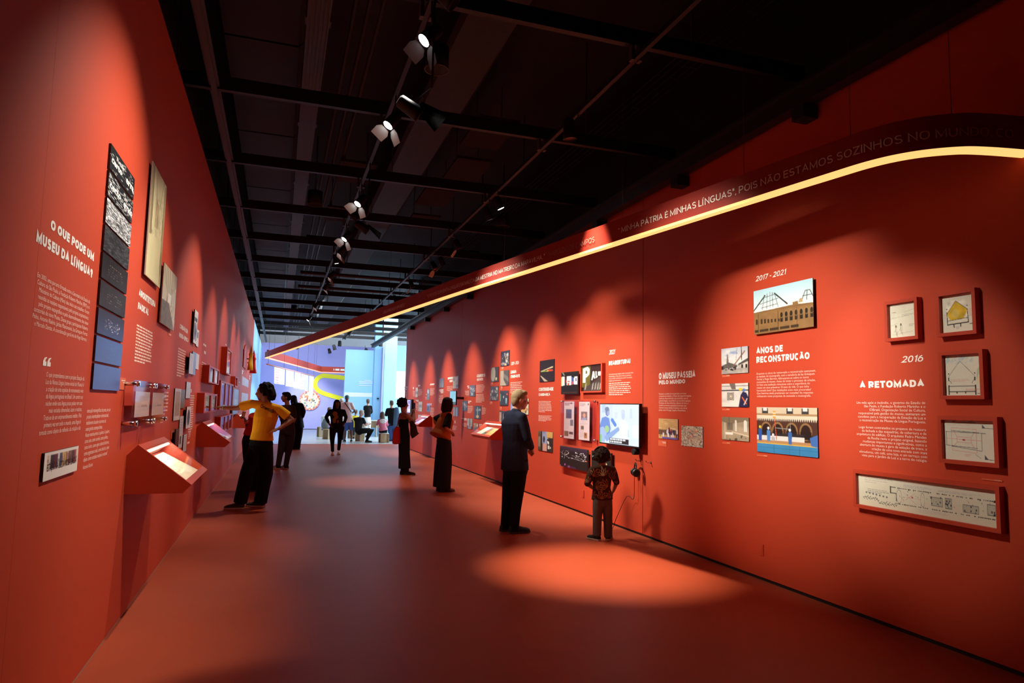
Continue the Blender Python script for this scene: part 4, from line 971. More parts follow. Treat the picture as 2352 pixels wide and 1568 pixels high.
fl_ = Vector((*(4.138, 7.939), 0.006))
e = cc + Vector((0.35, 0.93, 0)).normalized() * 0.08
mb = MB(); pts = [e + Vector((0, 0, -0.06)), e + Vector((-0.01, 0, -0.35)), Vector((e.x - 0.05, e.y + 0.1, 0.45)), Vector((e.x - 0.1, e.y + 0.28, 0.16)), Vector((4.13, e.y + 0.36, 0.03)), Vector((4.02, 7.9, 0.006)), Vector((*(4.027, 7.842), 0.006)), Vector((*(4.060, 8.113), 0.006))]
pts = [0.5 * ((2 * p1) + (p2 - p0) * t_ + (2 * p0 - 5 * p1 + 4 * p2 - p3) * t_ ** 2 + (3 * p1 - p0 - 3 * p2 + p3) * t_ ** 3) for p0, p1, p2, p3 in zip([pts[0]] + pts[:-2], pts[:-1], pts[1:], pts[2:] + [pts[-1]]) for t_ in (0, 0.25, 0.5, 0.75)] + [pts[-1]]
mb.tube(pts, 0.0035, 6); mb.build('cord', M_BLACK, hp)

# acrylic case with two newspaper pages
A0, A1 = (10.013, 1.650), (8.742, 1.056)
ac = empty('acrylic_case', P_((A0[0] + A1[0]) / 2, A1[1], 0), 'clear acrylic wall case holding two newspaper pages left of the television', 'display case')
u0, u1, z0, z1 = rect_of(A0, A1); lo, hi = min(u0, u1), max(u0, u1)
wbuild('front_pane', 'R', M_PANEV, ac, (lo, hi, z0, z1, 0.052, 0.056)); wbuild('rear_pane', 'R', M_PANEV, ac, (lo, hi, z0, z1, 0.036, 0.040))
for u in (lo + 0.04, hi - 0.04):
    for z in (z0 + 0.03, z1 - 0.02):
        mb = MB(); mb.tube([P_(u, z, 0.0005), P_(u, z, 0.066)], 0.013, 12); mb.build('standoff', M_CHROME, ac)
NEWS = '#d8d2bc'
p = Pic(30, 92, NEWS); p.writing(0.06, 0.04, 0.94, 0.12, 2, '#8a4848', 0.8, 0.7); p.ell(0.72, 0.05, 0.06, 0.025, '#333333'); p.rect(0.2, 0.21, 0.75, 0.46, '#55596a'); p.noise(0.3, 5, (0.2, 0.21, 0.75, 0.46)); p.rect(0.62, 0.49, 0.9, 0.65, '#6f7a80'); p.writing(0.1, 0.48, 0.58, 0.78, 12, '#a8a496', 0.6); p.rect(0.05, 0.8, 0.46, 0.94, '#7a6440'); p.rect(0.52, 0.81, 0.9, 0.88, '#5a4a44'); p.writing(0.52, 0.9, 0.9, 0.96, 3, '#a8a496')
q = put_print('R', (9.881, 1.631), (9.498, 1.069), 0.046, p, None, 'newspaper_page', M_PAPER); tag(q, 'newspaper page with a dark blue portrait picture, left in the acrylic case', 'newspaper', 'newspaper pages in the acrylic case')
p = Pic(32, 94, NEWS); p.writing(0.1, 0.05, 0.7, 0.13, 3, '#7a766c', 0.7); p.ell(0.85, 0.07, 0.04, 0.03, '#333333'); p.rect(0.22, 0.26, 0.78, 0.48, '#7c7060'); p.ell(0.5, 0.36, 0.12, 0.06, '#c8a080'); p.rect(0.3, 0.42, 0.7, 0.48, '#8ca0b0'); p.writing(0.12, 0.5, 0.88, 0.62, 6, '#a8a496'); p.rect(0.2, 0.63, 0.48, 0.73, '#88703c'); p.ell(0.34, 0.68, 0.08, 0.03, '#3c6070'); p.writing(0.12, 0.75, 0.5, 0.94, 8, '#a8a496'); p.rect(0.5, 0.8, 0.78, 0.94, '#a87a3c'); p.ell(0.64, 0.85, 0.07, 0.03, '#6a4028')
q = put_print('R', (9.324, 1.628), (8.954, 1.072), 0.046, p, None, 'newspaper_page', M_PAPER); tag(q, 'newspaper page with three small colour pictures, right in the acrylic case', 'newspaper', 'newspaper pages in the acrylic case')

# reopening photographs
def lit_tiles(p, cols, y0, y1):
    for i, c in enumerate(cols): p.rect(i / len(cols) + 0.01, y0, (i + 1) / len(cols) - 0.01, y1, c)
p = Pic(38, 52, '#0c0d0b'); p.vgrad(0, 0.15, '#1c2416', '#0c0d0b'); p.line(0.1, 0.02, 0.2, 0.14, 0.06, '#a8b090', 0.6)
for x0, x1, y0, y1, c in ((0.0, 0.07, 0.22, 0.62, '#e8c838'), (0.07, 0.13, 0.2, 0.62, '#f4f4ec'), (0.13, 0.22, 0.2, 0.6, '#e8e4e0'), (0.3, 0.36, 0.36, 0.48, '#d83828'), (0.36, 0.62, 0.2, 0.46, '#f6f6f2'), (0.36, 0.62, 0.44, 0.6, '#eceae6'), (0.4, 0.54, 0.4, 0.46, '#d84a38'), (0.62, 0.72, 0.26, 0.46, '#3858a8'), (0.66, 0.74, 0.44, 0.58, '#c04870'), (0.76, 0.8, 0.3, 0.56, '#e0e0e8'), (0.8, 0.98, 0.24, 0.58, '#f0f0f4'), (0.86, 0.93, 0.3, 0.44, '#2c3870'), (0.4, 0.5, 0.5, 0.6, '#c83c34')): p.rect(x0, y0, x1, y1, c)
p.rect(0.1, 0.9, 0.95, 0.93, '#5a3018', 0.8)
board('R', (10.002, 2.087), (9.373, 1.744), 0.05, 0.02, p, 'photo_board', 'thick board with a dark photograph of glowing coloured letter panels', group='reopening photographs', standoff=True)
p = Pic(50, 62, '#171210'); p.noise(0.4, 6); p.poly([(0.45, 0.0), (1, 0.0), (1, 0.55), (0.5, 0.7)], '#2c1a18'); p.rect(0.0, 0.0, 0.44, 0.84, '#57521c'); p.noise(0.25, 5, (0, 0, 0.44, 0.84)); p.poly([(0.4, 0.75), (0.5, 0.7), (1, 0.42), (1, 1), (0.1, 1), (0.1, 0.86)], '#3a322e')
def big(p, pts, c='#f0f0e0'): p.poly(pts, c)
big(p, [(0.07, 0.12), (0.30, 0.06), (0.40, 0.16), (0.38, 0.36), (0.25, 0.46), (0.2, 0.46), (0.2, 0.66), (0.07, 0.66)]); p.poly([(0.2, 0.2), (0.28, 0.2), (0.29, 0.32), (0.2, 0.34)], '#57521c')
big(p, [(0.49, 0.58), (0.56, 0.26), (0.62, 0.26), (0.67, 0.52), (0.62, 0.53), (0.6, 0.47), (0.56, 0.48), (0.54, 0.58)]); p.poly([(0.565, 0.42), (0.585, 0.32), (0.605, 0.41)], '#2c1a18')
big(p, [(0.69, 0.27), (0.73, 0.27), (0.735, 0.44), (0.78, 0.43), (0.78, 0.48), (0.7, 0.52)])
for x in (0.8, 0.85, 0.895, 0.94): big(p, [(x, 0.28), (x + 0.03, 0.28), (x + 0.035, 0.42), (x, 0.44)], '#e4e2dc')
for i, x in enumerate((0.2, 0.55, 0.68, 0.8, 0.9)): p.poly([(x - 0.05, 0.95), (x, 0.72), (x + 0.05, 0.66), (x + 0.02, 0.92)], '#a8a29a', 0.6)
p.writing(0.78, 0.94, 0.98, 0.97, 1, '#9a948a')
framed('R', (9.273, 2.166), (8.552, 1.760), 0.055, 0.024, p, 'framed_photo', 'red framed dark photograph of big white letters starting with P', group='reopening photographs', recess=0.02, paper=False, windows=[(0.02, 0.02, 0.95, 0.95)])
p = Pic(34, 48, '#171215'); p.noise(0.25, 6); p.poly([(0.08, 0.5), (0.9, 0.32), (0.9, 0.38), (0.1, 0.52)], '#d8c898'); p.rect(0.12, 0.5, 0.5, 0.54, '#7a9a3c'); p.rect(0.5, 0.48, 0.62, 0.54, '#d0c040'); p.rect(0.62, 0.46, 0.9, 0.54, '#c83c28'); p.poly([(0.06, 0.7), (0.14, 0.72), (0.6, 1.0), (0.36, 1.0)], '#b8a890')
board('R', (11.066, 2.331), (10.403, 1.969), 0.008, 0.007, p, 'photo_board', 'dark night photograph of a lit building front above CONTINUIDADE', group='reopening photographs')
p = Pic(34, 52, '#3a2c22'); p.rect(0, 0, 0.22, 1, '#5c4c34'); p.rect(0.22, 0, 0.3, 1, '#141210'); p.rect(0.3, 0, 0.62, 0.62, '#8c98b8'); p.noise(0.5, 5); p.ell(0.42, 0.4, 0.06, 0.16, '#1c2030'); p.rect(0.34, 0.62, 0.66, 1, '#c8988c'); p.rect(0.6, 0, 1, 0.3, '#c8a45c'); p.rect(0.62, 0.3, 1, 1, '#2a2620'); p.specks(10, ['#e8e4dc', '#1c1816'], 0.06, 0.12, (0.62, 0.34, 0.98, 0.8)); p.rect(0.05, 0.3, 0.16, 0.8, '#a89c84', 0.6)
board('R', (11.089, 1.128), (10.428, 0.803), 0.008, 0.007, p, 'photo_board', 'photograph of people walking in a lamplit gallery, below the CONTINUIDADE text', group='reopening photographs')
p = Pic(66, 62, '#191614'); p.vgrad(0, 0.3, '#3c2a3c', '#191614'); p.specks(60, ['#e8e0e0', '#c8b8c8'], 0.02, 0.022, (0.02, 0.2, 0.98, 0.55))
for a in ((0.02, 0.3, 0.3, 0.5), (0.3, 0.5, 0.9, 0.58), (0.45, 0.38, 0.92, 0.52), (0.1, 0.25, 0.1, 0.45), (0.2, 0.35, 0.18, 0.6)): p.line(*a, 0.01, '#a89ca0', 0.8)
p.rect(0.93, 0.52, 0.98, 0.55, '#e06030'); p.specks(5, ['#c868b8'], 0.03, 0.08, (0.02, 0.86, 0.4, 0.96)); p.rect(0.3, 0.9, 0.6, 1, '#4c2858', 0.5)
board('R', (10.017, 0.941), (9.004, 0.629), 0.05, 0.02, p, 'photo_board', 'black board with a branching tree of pale dots, left of the child', group='reopening photographs', standoff=True)
p = Pic(46, 54, '#1d1a16'); p.noise(0.3, 5); p.specks(9, ['#d8a838', '#e8d8a8'], 0.03, 0.1, (0.55, 0.55, 0.95, 0.85))
board('R', (8.870, 0.943), (8.265, 0.692), 0.05, 0.02, p, 'photo_board', 'dark board with small amber lights partly hidden behind the child', group='reopening photographs', standoff=True)
t = wall_text('R', (8.114, 1.989), 'white lettering headed 2021 REABERTURA! above the television')
heading('R', (8.450, 2.338), (8.260, 2.275), '2021', t, name='year', t=0.15, shear=0.2)
heading('R', (8.448, 2.185), (7.846, 2.127), 'REABERTURA!', t, t=0.25)
letters('R', (8.445, 2.015), (7.763, 1.910), 'Após vários anos de trabalho intenso de pessoas muito\nespecializadas, o Museu ficou pronto nos primeiros\nmeses de 2020. A pandemia de covid-19, no entanto,\nimpediu que ele fosse aberto.', t, 'paragraph', 0.0, 0, 'LEFT', 1.0, M_INKP)
rows('R', (8.443, 1.885), (7.804, 1.705), 7, t, seed=11, slack=0.12)
t = wall_text('R', (10.751, 1.645), 'white lettering headed CONTINUIDADE E MUDANÇA between the blue-shirted man and the acrylic case')
heading('R', (11.108, 1.868), (10.448, 1.811), 'CONTINUIDADE', t, t=0.25)
heading('R', (11.103, 1.773), (10.586, 1.728), 'E MUDANÇA', t, t=0.25)
rows('R', (11.106, 1.637), (10.491, 1.437), 8, t, seed=12, slack=0.15); rows('R', (11.103, 1.393), (10.485, 1.288), 5, t, seed=13, slack=0.15)
for q, lb in (((9.237, 0.296), 'small red socket plate low on the right wall left of the child'), ((5.339, 0.277), 'red socket plate low on the right wall nearest the camera')):
    s_ = empty('socket_plate', P_(q[0], q[1], 0), lb, 'socket', 'red socket plates low on the right wall')
    wbuild('plate', 'R', M_REDTRIM, s_, (q[0] - 0.028, q[0] + 0.028, q[1] - 0.05, q[1] + 0.05, 0.0005, 0.008)); wbuild('insert', 'R', M_RED, s_, (q[0] - 0.02, q[0] + 0.02, q[1] - 0.038, q[1] + 0.038, 0.008, 0.010))

# ------------------------------------------------------------------ right wall, middle section
def dim_photo(w, h, base, dark, lights, seed):
    p = Pic(w, h, base); p.r = np.random.RandomState(seed); p.noise(0.35, 5); p.rect(0, 0, 1, 0.3, dark, 0.5); p.specks(30, lights, 0.07, 0.12, (0.1, 0.15, 0.9, 0.95), 0.75); p.specks(16, [dark], 0.1, 0.16, (0, 0.4, 1, 1), 0.7); p.noise(0.3, 8); return p
MID = 'travelling exhibition photographs in two columns'
for TL, BR, pic, lb in (
    ((13.292, 2.644), (12.738, 2.343), dim_photo(22, 34, '#30384c', '#141620', ['#e8dca8', '#c8b070', '#8a90b8'], 3), 'dark photograph with golden lights, topmost above the blue-shirted man'),
    ((13.955, 2.345), (13.415, 2.043), Pic(20, 32, '#48483e').ell(0.3, 0.45, 0.28, 0.5, '#b8b49c').rect(0.6, 0, 1, 1, '#34342c').ell(0.7, 0.8, 0.1, 0.1, '#d8d0a8'), 'photograph of a pale arch in a dark room, upper one of the left column'),
    ((13.299, 2.251), (12.755, 1.948), Pic(22, 34, '#4a4640').poly([(0, 0), (0.4, 0), (0.4, 0.6), (0.75, 1), (0, 1)], '#a89c88').poly([(0.4, 0.2), (1, 0.5), (1, 0.8), (0.42, 0.45)], '#6a6660'), 'photograph of a corridor wall in perspective, second in the right column'),
    ((13.983, 1.945), (13.411, 1.655), dim_photo(20, 32, '#4c4a44', '#24262a', ['#d8d4c8', '#e4e0d0', '#a8a498'], 5), 'photograph of pale hanging sheets, lower one of the left column'),
    ((13.296, 1.844), (12.762, 1.551), Pic(22, 34, '#2c3038').rect(0.05, 0.2, 0.14, 0.7, '#6aa890').rect(0.7, 0.5, 0.84, 0.85, '#88b8c8').ell(0.85, 0.25, 0.08, 0.06, '#c85040').rect(0.4, 0.36, 0.5, 0.5, '#a8a8a0').noise(0.3, 5), 'dark photograph with green and blue lit panels, third in the right column'),
    ((13.308, 1.439), (12.731, 1.167), Pic(22, 34, '#2e323a').rect(0.05, 0.1, 0.25, 0.9, '#c8a888').rect(0.4, 0.2, 0.55, 0.9, '#787c84').noise(0.3, 5), 'dark photograph behind the shoulder of the blue-shirted man')):
    board('R', TL, BR, 0.008, 0.007, pic, 'photo_board', lb, group=MID)
p = Pic(42, 40, '#cfc6ac'); p.rect(0, 0, 0.12, 1, '#8898d0'); p.rect(0.35, 0.15, 0.9, 0.3, '#6a5440'); p.rect(0.4, 0.55, 0.9, 0.85, '#c8a060'); p.specks(10, ['#3a3028', '#8a6a44'], 0.06, 0.1, (0.3, 0.3, 0.95, 0.9)); p.rect(0.96, 0, 1, 1, '#e4e0cc')
board('R', (12.600, 1.681), (11.596, 1.396), 0.008, 0.007, p, 'poster', 'cream poster half hidden by the blue-shirted man', 'poster')
for i, (TL, BR, lb) in enumerate((((13.309, 2.330), (13.103, 2.259), 'caption plate under the topmost dark photograph with golden lights'), ((13.969, 2.035), (13.807, 1.962), 'caption plate under the photograph of a pale arch'), ((13.296, 1.938), (13.147, 1.860), 'caption plate under the photograph of a corridor wall'), ((14.001, 1.632), (13.823, 1.568), 'caption plate under the photograph of pale hanging sheets'), ((13.310, 1.526), (13.161, 1.457), 'caption plate under the photograph with green and blue panels'))): caption('R', TL, BR, lb, 2)
t = wall_text('R', (12.346, 2.143), 'white lettering 2021 - 2026 LÍNGUA ITINERANTE above the blue-shirted man')
heading('R', (12.653, 2.398), (12.187, 2.339), '2021 - 2026', t, name='year', t=0.15, shear=0.2)
heading('R', (12.658, 2.231), (12.323, 2.172), 'LÍNGUA', t, t=0.25); heading('R', (12.652, 2.142), (12.118, 2.086), 'ITINERANTE', t, t=0.25)
rows('R', (12.662, 2.000), (11.955, 1.774), 7, t, seed=21, slack=0.2)
t = wall_text('R', (14.707, 1.937), 'white lettering ACOLHENDO OS VISITANTES over two short paragraphs left of the two photograph columns')
heading('R', (15.083, 2.243), (14.404, 2.175), 'ACOLHENDO OS', t, t=0.25); heading('R', (15.075, 2.153), (14.566, 2.097), 'VISITANTES', t, t=0.25)
rows('R', (15.105, 2.004), (14.404, 1.817), 6, t, seed=22, slack=0.15); rows('R', (15.101, 1.795), (14.405, 1.593), 7, t, seed=23, slack=0.15)
VIS = 'small photographs beside the reading desk'
for TL, BR, pic, lb in (
    ((15.657, 2.006), (15.159, 1.750), dim_photo(16, 28, '#5c6478', '#343c50', ['#c8c8d0', '#8c94b0', '#e0dcd4'], 31), 'small bluish photograph left of the ACOLHENDO paragraph'),
    ((16.279, 1.644), (15.826, 1.404), dim_photo(14, 26, '#4c5462', '#2c343c', ['#c8ccc0', '#98a0a8', '#d8c8a0'], 32), 'small grey photograph of a group, farthest left beside the desk'),
    ((15.194, 1.528), (14.661, 1.241), Pic(18, 34, '#32404c').rect(0.48, 0.1, 0.56, 0.7, '#b8c0a0').rect(0.3, 0.25, 0.7, 0.4, '#8a9a90').ell(0.5, 0.82, 0.2, 0.12, '#d8b070').ell(0.85, 0.3, 0.12, 0.08, '#a8b0b8').noise(0.2, 6), 'small dark photograph of a hanging lamp, above the desk'),
    ((15.792, 1.229), (15.337, 0.992), Pic(14, 28, '#a8a494').rect(0.4, 0.0, 0.6, 0.5, '#6c6c64').rect(0.35, 0.5, 0.6, 0.9, '#a04848').rect(0, 0.7, 0.3, 1, '#3c4450').rect(0.7, 0.75, 1, 1, '#3c4450').noise(0.3, 6), 'small photograph of a grey hall with a red figure, left above the desk'),
    ((15.217, 1.138), (14.859, 0.945), Pic(14, 28, '#a08468').rect(0, 0.5, 1, 1, '#6c5c64').rect(0.75, 0.1, 1, 0.4, '#d8d0c8').poly([(0, 0), (0.5, 0.3), (1, 0), (1, 0.1), (0.5, 0.4), (0, 0.1)], '#c8a070').noise(0.3, 6), 'small brown photograph just behind the desk corner')):
    board('R', TL, BR, 0.006, 0.0055, pic, 'photo_board', lb, group=VIS)
for i, (h0, h1, b0, b1, n, al, lb) in enumerate((
    ((15.928, 2.004), (15.730, 1.930), (16.157, 1.886), (15.725, 1.760), 6, 'r', 'short white caption text left of the small bluish photograph'),
    ((15.785, 1.644), (15.453, 1.577), (15.808, 1.524), (15.310, 1.349), 8, 'l', 'short white caption text right of the small grey group photograph'),
    ((14.610, 1.532), (14.466, 1.522), (14.607, 1.497), (14.251, 1.334), 7, 'l', 'short white caption text right of the hanging lamp photograph'),
    ((16.363, 1.225), (15.864, 1.170), (16.266, 1.106), (15.849, 1.016), 5, 'r', 'short white caption text left of the grey hall photograph'),
    ((14.776, 1.128), (14.445, 1.066), (14.765, 1.007), (14.300, 0.931), 6, 'l', 'short white caption text right of the small brown photograph'))):
    t = wall_text('R', b0, lb, group='caption texts beside the reading desk')
    rows('R', h0, h1, 2, t, 'heading', al, M_INK, 40 + i, 0.66, 0.3); rows('R', b0, b1, n, t, 'paragraph', al, None, 50 + i)

# ------------------------------------------------------------------ right wall, far section
FARP = 'small photographs on the far red panels'
for TL, BR, pic, lb in (
    ((22.389, 2.077), (22.015, 1.765), Pic(8, 26, '#c8c4b8').rect(0, 0.4, 1, 0.7, '#8a8c88').noise(0.3, 5), 'narrow pale photograph, top one behind the raised phone'),
    ((21.844, 1.614), (21.237, 1.312), Pic(10, 26, '#c0bcae').rect(0.2, 0.3, 0.9, 0.6, '#8c8c84').noise(0.3, 5), 'pale upright photograph, middle one beside the raised phone'),
    ((21.831, 1.202), (21.228, 0.965), Pic(10, 24, '#b8bcbc').rect(0, 0.5, 1, 1, '#54585c').ell(0.5, 0.5, 0.25, 0.15, '#444848').noise(0.2, 5), 'small grey photograph of a hill shape, lowest beside the raised phone'),
    ((20.535, 1.999), (20.175, 1.671), Pic(8, 28, '#6c7684').rect(0.2, 0.1, 0.6, 0.4, '#b8c0c8').noise(0.35, 6), 'narrow blue-grey photograph, top of the next column'),
    ((20.533, 1.568), (20.041, 1.317), Pic(10, 24, '#6870a0').rect(0, 0, 1, 0.25, '#a8a4d8').rect(0.2, 0.4, 0.7, 0.9, '#3c4460').noise(0.3, 6), 'purplish upright photograph in the middle of the next column'),
    ((20.542, 1.213), (20.056, 0.960), Pic(10, 24, '#78786c').rect(0.3, 0.2, 0.8, 0.5, '#d8dcd4').rect(0, 0.7, 1, 1, '#34383a').noise(0.4, 6), 'grey photograph just above the far reading desk'),
    ((18.884, 2.266), (18.362, 2.012), Pic(12, 26, '#6c7484').vgrad(0, 1, '#585c6c', '#84888c').noise(0.2, 5), 'plain grey-blue upright photograph high above the short-haired woman'),
    ((17.310, 2.269), (16.734, 1.960), Pic(14, 30, '#b8a88c').ell(0.2, 0.25, 0.12, 0.15, '#6c685c').rect(0.6, 0.7, 0.9, 0.9, '#5c6474').rect(0.55, 0.05, 0.85, 0.4, '#d0c8b0').noise(0.2, 6), 'tan upright photograph beside the panel joint, high on the wall'),
    ((17.187, 1.490), (16.656, 1.256), Pic(14, 26, '#5c606c').rect(0.1, 0.1, 0.2, 1, '#c8ccd0').rect(0.3, 0.2, 0.45, 1, '#8c7868').rect(0.6, 0.1, 0.7, 1, '#d0d4dc').rect(0.75, 0.3, 0.9, 1, '#5860a0'), 'photograph of upright striped shapes in front of the vested woman')):
    board('R', TL, BR, 0.006, 0.0055, pic, 'photo_board', lb, group=FARP)
FART = 'short white texts on the far red panels'
for i, (h0, h1, hn, b0, b1, n, al, lb) in enumerate((
    ((24.581, 2.152), (23.852, 2.006), 2, (24.453, 1.960), (23.978, 1.771), 5, 'l', 'short white text on the last narrow red panel'),
    ((22.025, 2.159), (21.421, 2.087), 1, (22.037, 2.015), (21.311, 1.794), 8, 'l', 'short white text right of the narrow pale photograph'),
    ((20.169, 2.152), (19.382, 2.089), 1, (20.148, 2.007), (19.468, 1.794), 8, 'l', 'short white text right of the narrow blue-grey photograph'),
    ((18.015, 2.270), (17.359, 2.116), 2, (18.076, 2.029), (17.349, 1.872), 6, 'r', 'short white text left of the tan photograph'),
    ((19.024, 1.961), (18.403, 1.844), 3, (19.001, 1.794), (18.414, 1.564), 9, 'r', 'white text under the plain grey-blue photograph'),
    ((22.967, 2.103), (22.718, 2.026), 2, (22.945, 1.981), (22.503, 1.766), 7, 'r', 'tiny white text left of the narrow pale photograph'),
    ((20.874, 1.849), (20.613, 1.816), 1, (20.861, 1.768), (20.603, 1.667), 4, 'r', 'tiny white text left of the narrow blue-grey photograph'),
    ((22.350, 1.677), (21.874, 1.614), 2, (22.329, 1.556), (21.932, 1.312), 8, 'r', 'tiny white text left of the middle pale photograph'),
    ((20.021, 1.570), (19.828, 1.501), 2, (20.033, 1.445), (19.491, 1.138), 12, 'l', 'tall white text right of the purplish photograph'),
    ((20.926, 1.213), (20.607, 1.153), 2, (20.953, 1.092), (20.602, 0.956), 5, 'r', 'tiny white text left of the photograph above the far desk'),
    ((17.055, 1.138), (16.880, 1.071), 2, (17.224, 1.011), (16.785, 0.897), 6, 'l', 'short white text under the striped photograph in front of the vested woman'))):
    t = wall_text('R', b0, lb, group=FART)
    rows('R', h0, h1, hn, t, 'heading', al, M_INK, 60 + i, 0.72, 0.35); rows('R', b0, b1, n, t, 'paragraph', al, None, 80 + i)
# portrait monitor on a wall arm in front of the vested woman; tall lit screen behind the phone
mc = Vector((3.980, 16.094, 1.708)); mr = Vector((0.8, -0.6, 0)); mn = Vector((-0.6, -0.8, 0))
mo = empty('wall_monitor', mc, 'small black upright wall monitor showing a pale blue sky, before the vested woman', 'monitor')
mb = MB(); mb.obox(mc - mn * 0.03, mr * 0.085, mn * 0.029, (0, 0, 0.17)); mb.build('casing', M_BLACK, mo)
mb = MB(); mb.bar(mc - mn * 0.05, (RX - 0.001, mc.y + 0.12, mc.z), 0.06); mb.build('wall_arm', M_BLACK, mo)
p = Pic(16, 30, '#8cc8e0'); p.rect(0.3, 0.78, 1, 1, '#586878'); p.noise(0.1, 4)
link('screen', print_mesh(p, mc + mn * 0.0006 - mr * 0.078 + Vector((0, 0, 0.162)), mr * 0.156, Vector((0, 0, -0.324)), 'screen'), M_SCREEN, mo)
A0, A1 = (23.585, 1.692), (23.000, 1.223)
sc_ = empty('wall_screen', P_(A0[0], A1[1], 0), 'tall glowing lavender screen on the last red panel behind the filming woman', 'screen')
u0, u1, z0, z1 = rect_of(A0, A1); lo, hi = min(u0, u1), max(u0, u1)
wbuild('casing', 'R', M_BLACK, sc_, (lo - 0.25, hi + 0.05, z0, z1, 0.0005, 0.055))
put_print('R', (hi, z1 - 0.02), (lo, z0 + 0.02), 0.0565, Pic(10, 30, '#c4bcf4').rect(0.4, 0.1, 0.8, 0.3, '#6c5ca8').rect(0.3, 0.4, 0.7, 0.5, '#8c80d0').rect(0.2, 0.7, 0.9, 0.9, '#e8e4ff'), sc_, 'screen', M_SCREEN)


# ------------------------------------------------------------------ wall-hung reading desks
def desk(side, y0, y1, label, papers, zs=(0.885, 0.943, 1.225, 1.152), dx=(0.371, 0.425, 0.068), lamp_w=2.2):
    """slanted red box on the wall with a lit recess; zs = bottom, front tip, ridge, wall top; dx = bottom front, tip, ridge"""
    P, sg = WALLS[side]
    root = empty('reading_desk', P((y0 + y1) / 2, zs[0], 0), label, 'display desk', 'slanted red display desks on the walls')
    t = 0.03
    sec = [(0.0005, zs[0]), (dx[0], zs[0]), (dx[1], zs[1]), (dx[2], zs[2]), (0.0005, zs[3])]
    lo, hi = min(y0, y1), max(y0, y1)
    for a, b in ((lo, lo + t), (hi - t, hi)):
        mb = MB(); mb.prism([P(a, z, d) for d, z in sec], Vector((0, b - a, 0))); mb.build('end_panel', M_REDTRIM, root)
    tip, rid = Vector((dx[1], zs[1])), Vector((dx[2], zs[2])); sl = (rid - tip); L = sl.length; sl.normalize(); nr = Vector((sl.y, -sl.x)); nr = nr if nr.y > 0 else -nr
    def strip(name, pts, m):
        mb = MB(); mb.prism([P(lo + t, q[1], q[0]) for q in pts], Vector((0, hi - lo - 2 * t, 0))); return mb.build(name, m, root)
    f = lambda s, n: tip + sl * s - nr * n
    strip('front_rail', [f(0, 0), f(0.05, 0), f(0.05, 0.035), (dx[0], zs[0])], M_REDTRIM)
    strip('top_rail', [f(L - 0.06, 0), f(L, 0), (0.0005, zs[3]), (0.0005, zs[3] - 0.05), f(L - 0.06, 0.06)], M_REDTRIM)
    strip('bottom_panel', [(0.0005, zs[0]), (dx[0], zs[0]), (dx[0] - 0.01, zs[0] + 0.012), (0.0005, zs[0] + 0.012)], M_REDTRIM)
    fl2_ = lambda s_: f(0.05 + (L - 0.11) * s_, 0.042 + 0.058 * s_)
    strip('tray', [fl2_(0), fl2_(1), f(L - 0.06, 0.112), f(0.05, 0.052)], M_REDTRIM)
    strip('rear_lining', [f(L - 0.06, 0.0), f(L - 0.06, 0.105), f(L - 0.052, 0.105), f(L - 0.052, 0.0)], M_REDTRIM)
    strip('glass_pane', [f(0.045, 0.002), f(L - 0.055, 0.002), f(L - 0.055, 0.005), f(0.045, 0.005)], M_PANE)
    strip('light_bar', [f(L - 0.075, 0.012), f(L - 0.062, 0.012), f(L - 0.062, 0.024), f(L - 0.075, 0.024)], mat_emit('desk_light_bar', '#fff1d2', 9.0))
    out = []
    for (v0, v1, s0, s1, pic, nm, lb, cat) in papers:      # along the desk 0..1, up the slope 0..1
        ya, yb = lo + t + (hi - lo - 2 * t) * v0, lo + t + (hi - lo - 2 * t) * v1
        q0, q1 = fl2_(s0) + nr * 0.002, fl2_(s1) + nr * 0.002
        l_, r_ = (ya, yb) if side == 'L' else (yb, ya)
        c = P(l_, q1[1], q1[0])
        o = link(nm, print_mesh(pic, c, P(r_, q1[1], q1[0]) - c, P(l_, q0[1], q0[0]) - c, nm), M_PAPER)
        tag(o, lb, cat, 'documents inside the display desks')
    ld = bpy.data.lights.new('desk_light', 'AREA'); ld.shape = 'RECTANGLE'; ld.size = hi - lo - 0.12; ld.size_y = 0.012; ld.energy = lamp_w; ld.color = (1.0, 0.9, 0.72)
    lo_ = bpy.data.objects.new('desk_light', ld); scene.collection.objects.link(lo_); lo_.parent = root
    q = f(L - 0.078, 0.018); g = f(0.08, 0.05)
    pos, tg = P((lo + hi) / 2, q[1], q[0]), P((lo + hi) / 2, g[1], g[0])
    dirv = (tg - pos).normalized()
    rot = Matrix((Vector((0, 1, 0)), dirv.cross(Vector((0, 1, 0))) * -1, -dirv)).transposed()
    lo_.matrix_world = Matrix.Translation(pos) @ rot.to_4x4(); lo_.matrix_parent_inverse = root.matrix_basis.inverted()
    return root
p = Pic(90, 60, '#efe6c8'); p.rect(0.24, 0.2, 0.62, 0.8, '#f4ecd4'); p.noise(0.03, 6)
for a in ((0.27, 0.3, 0.55, 0.3), (0.27, 0.3, 0.27, 0.7), (0.55, 0.3, 0.55, 0.7), (0.27, 0.7, 0.55, 0.7), (0.35, 0.3, 0.35, 0.7), (0.45, 0.4, 0.45, 0.65), (0.66, 0.3, 0.88, 0.3), (0.66, 0.3, 0.66, 0.7), (0.88, 0.3, 0.88, 0.7), (0.66, 0.7, 0.88, 0.7), (0.27, 0.5, 0.88, 0.5)): p.line(*a, 0.008, '#c8bc9c')
p.writing(0.3, 0.76, 0.5, 0.86, 3, '#cfc4a4')
desk('L', 5.41, 6.56, 'slanted red wall desk with a brightly lit drawing inside, nearest the camera on the left', [(0.01, 0.985, 0.02, 0.93, p, 'plan_sheet', 'pale sheet with faint plan drawings in the nearest lit desk', 'document')], lamp_w=4.2)
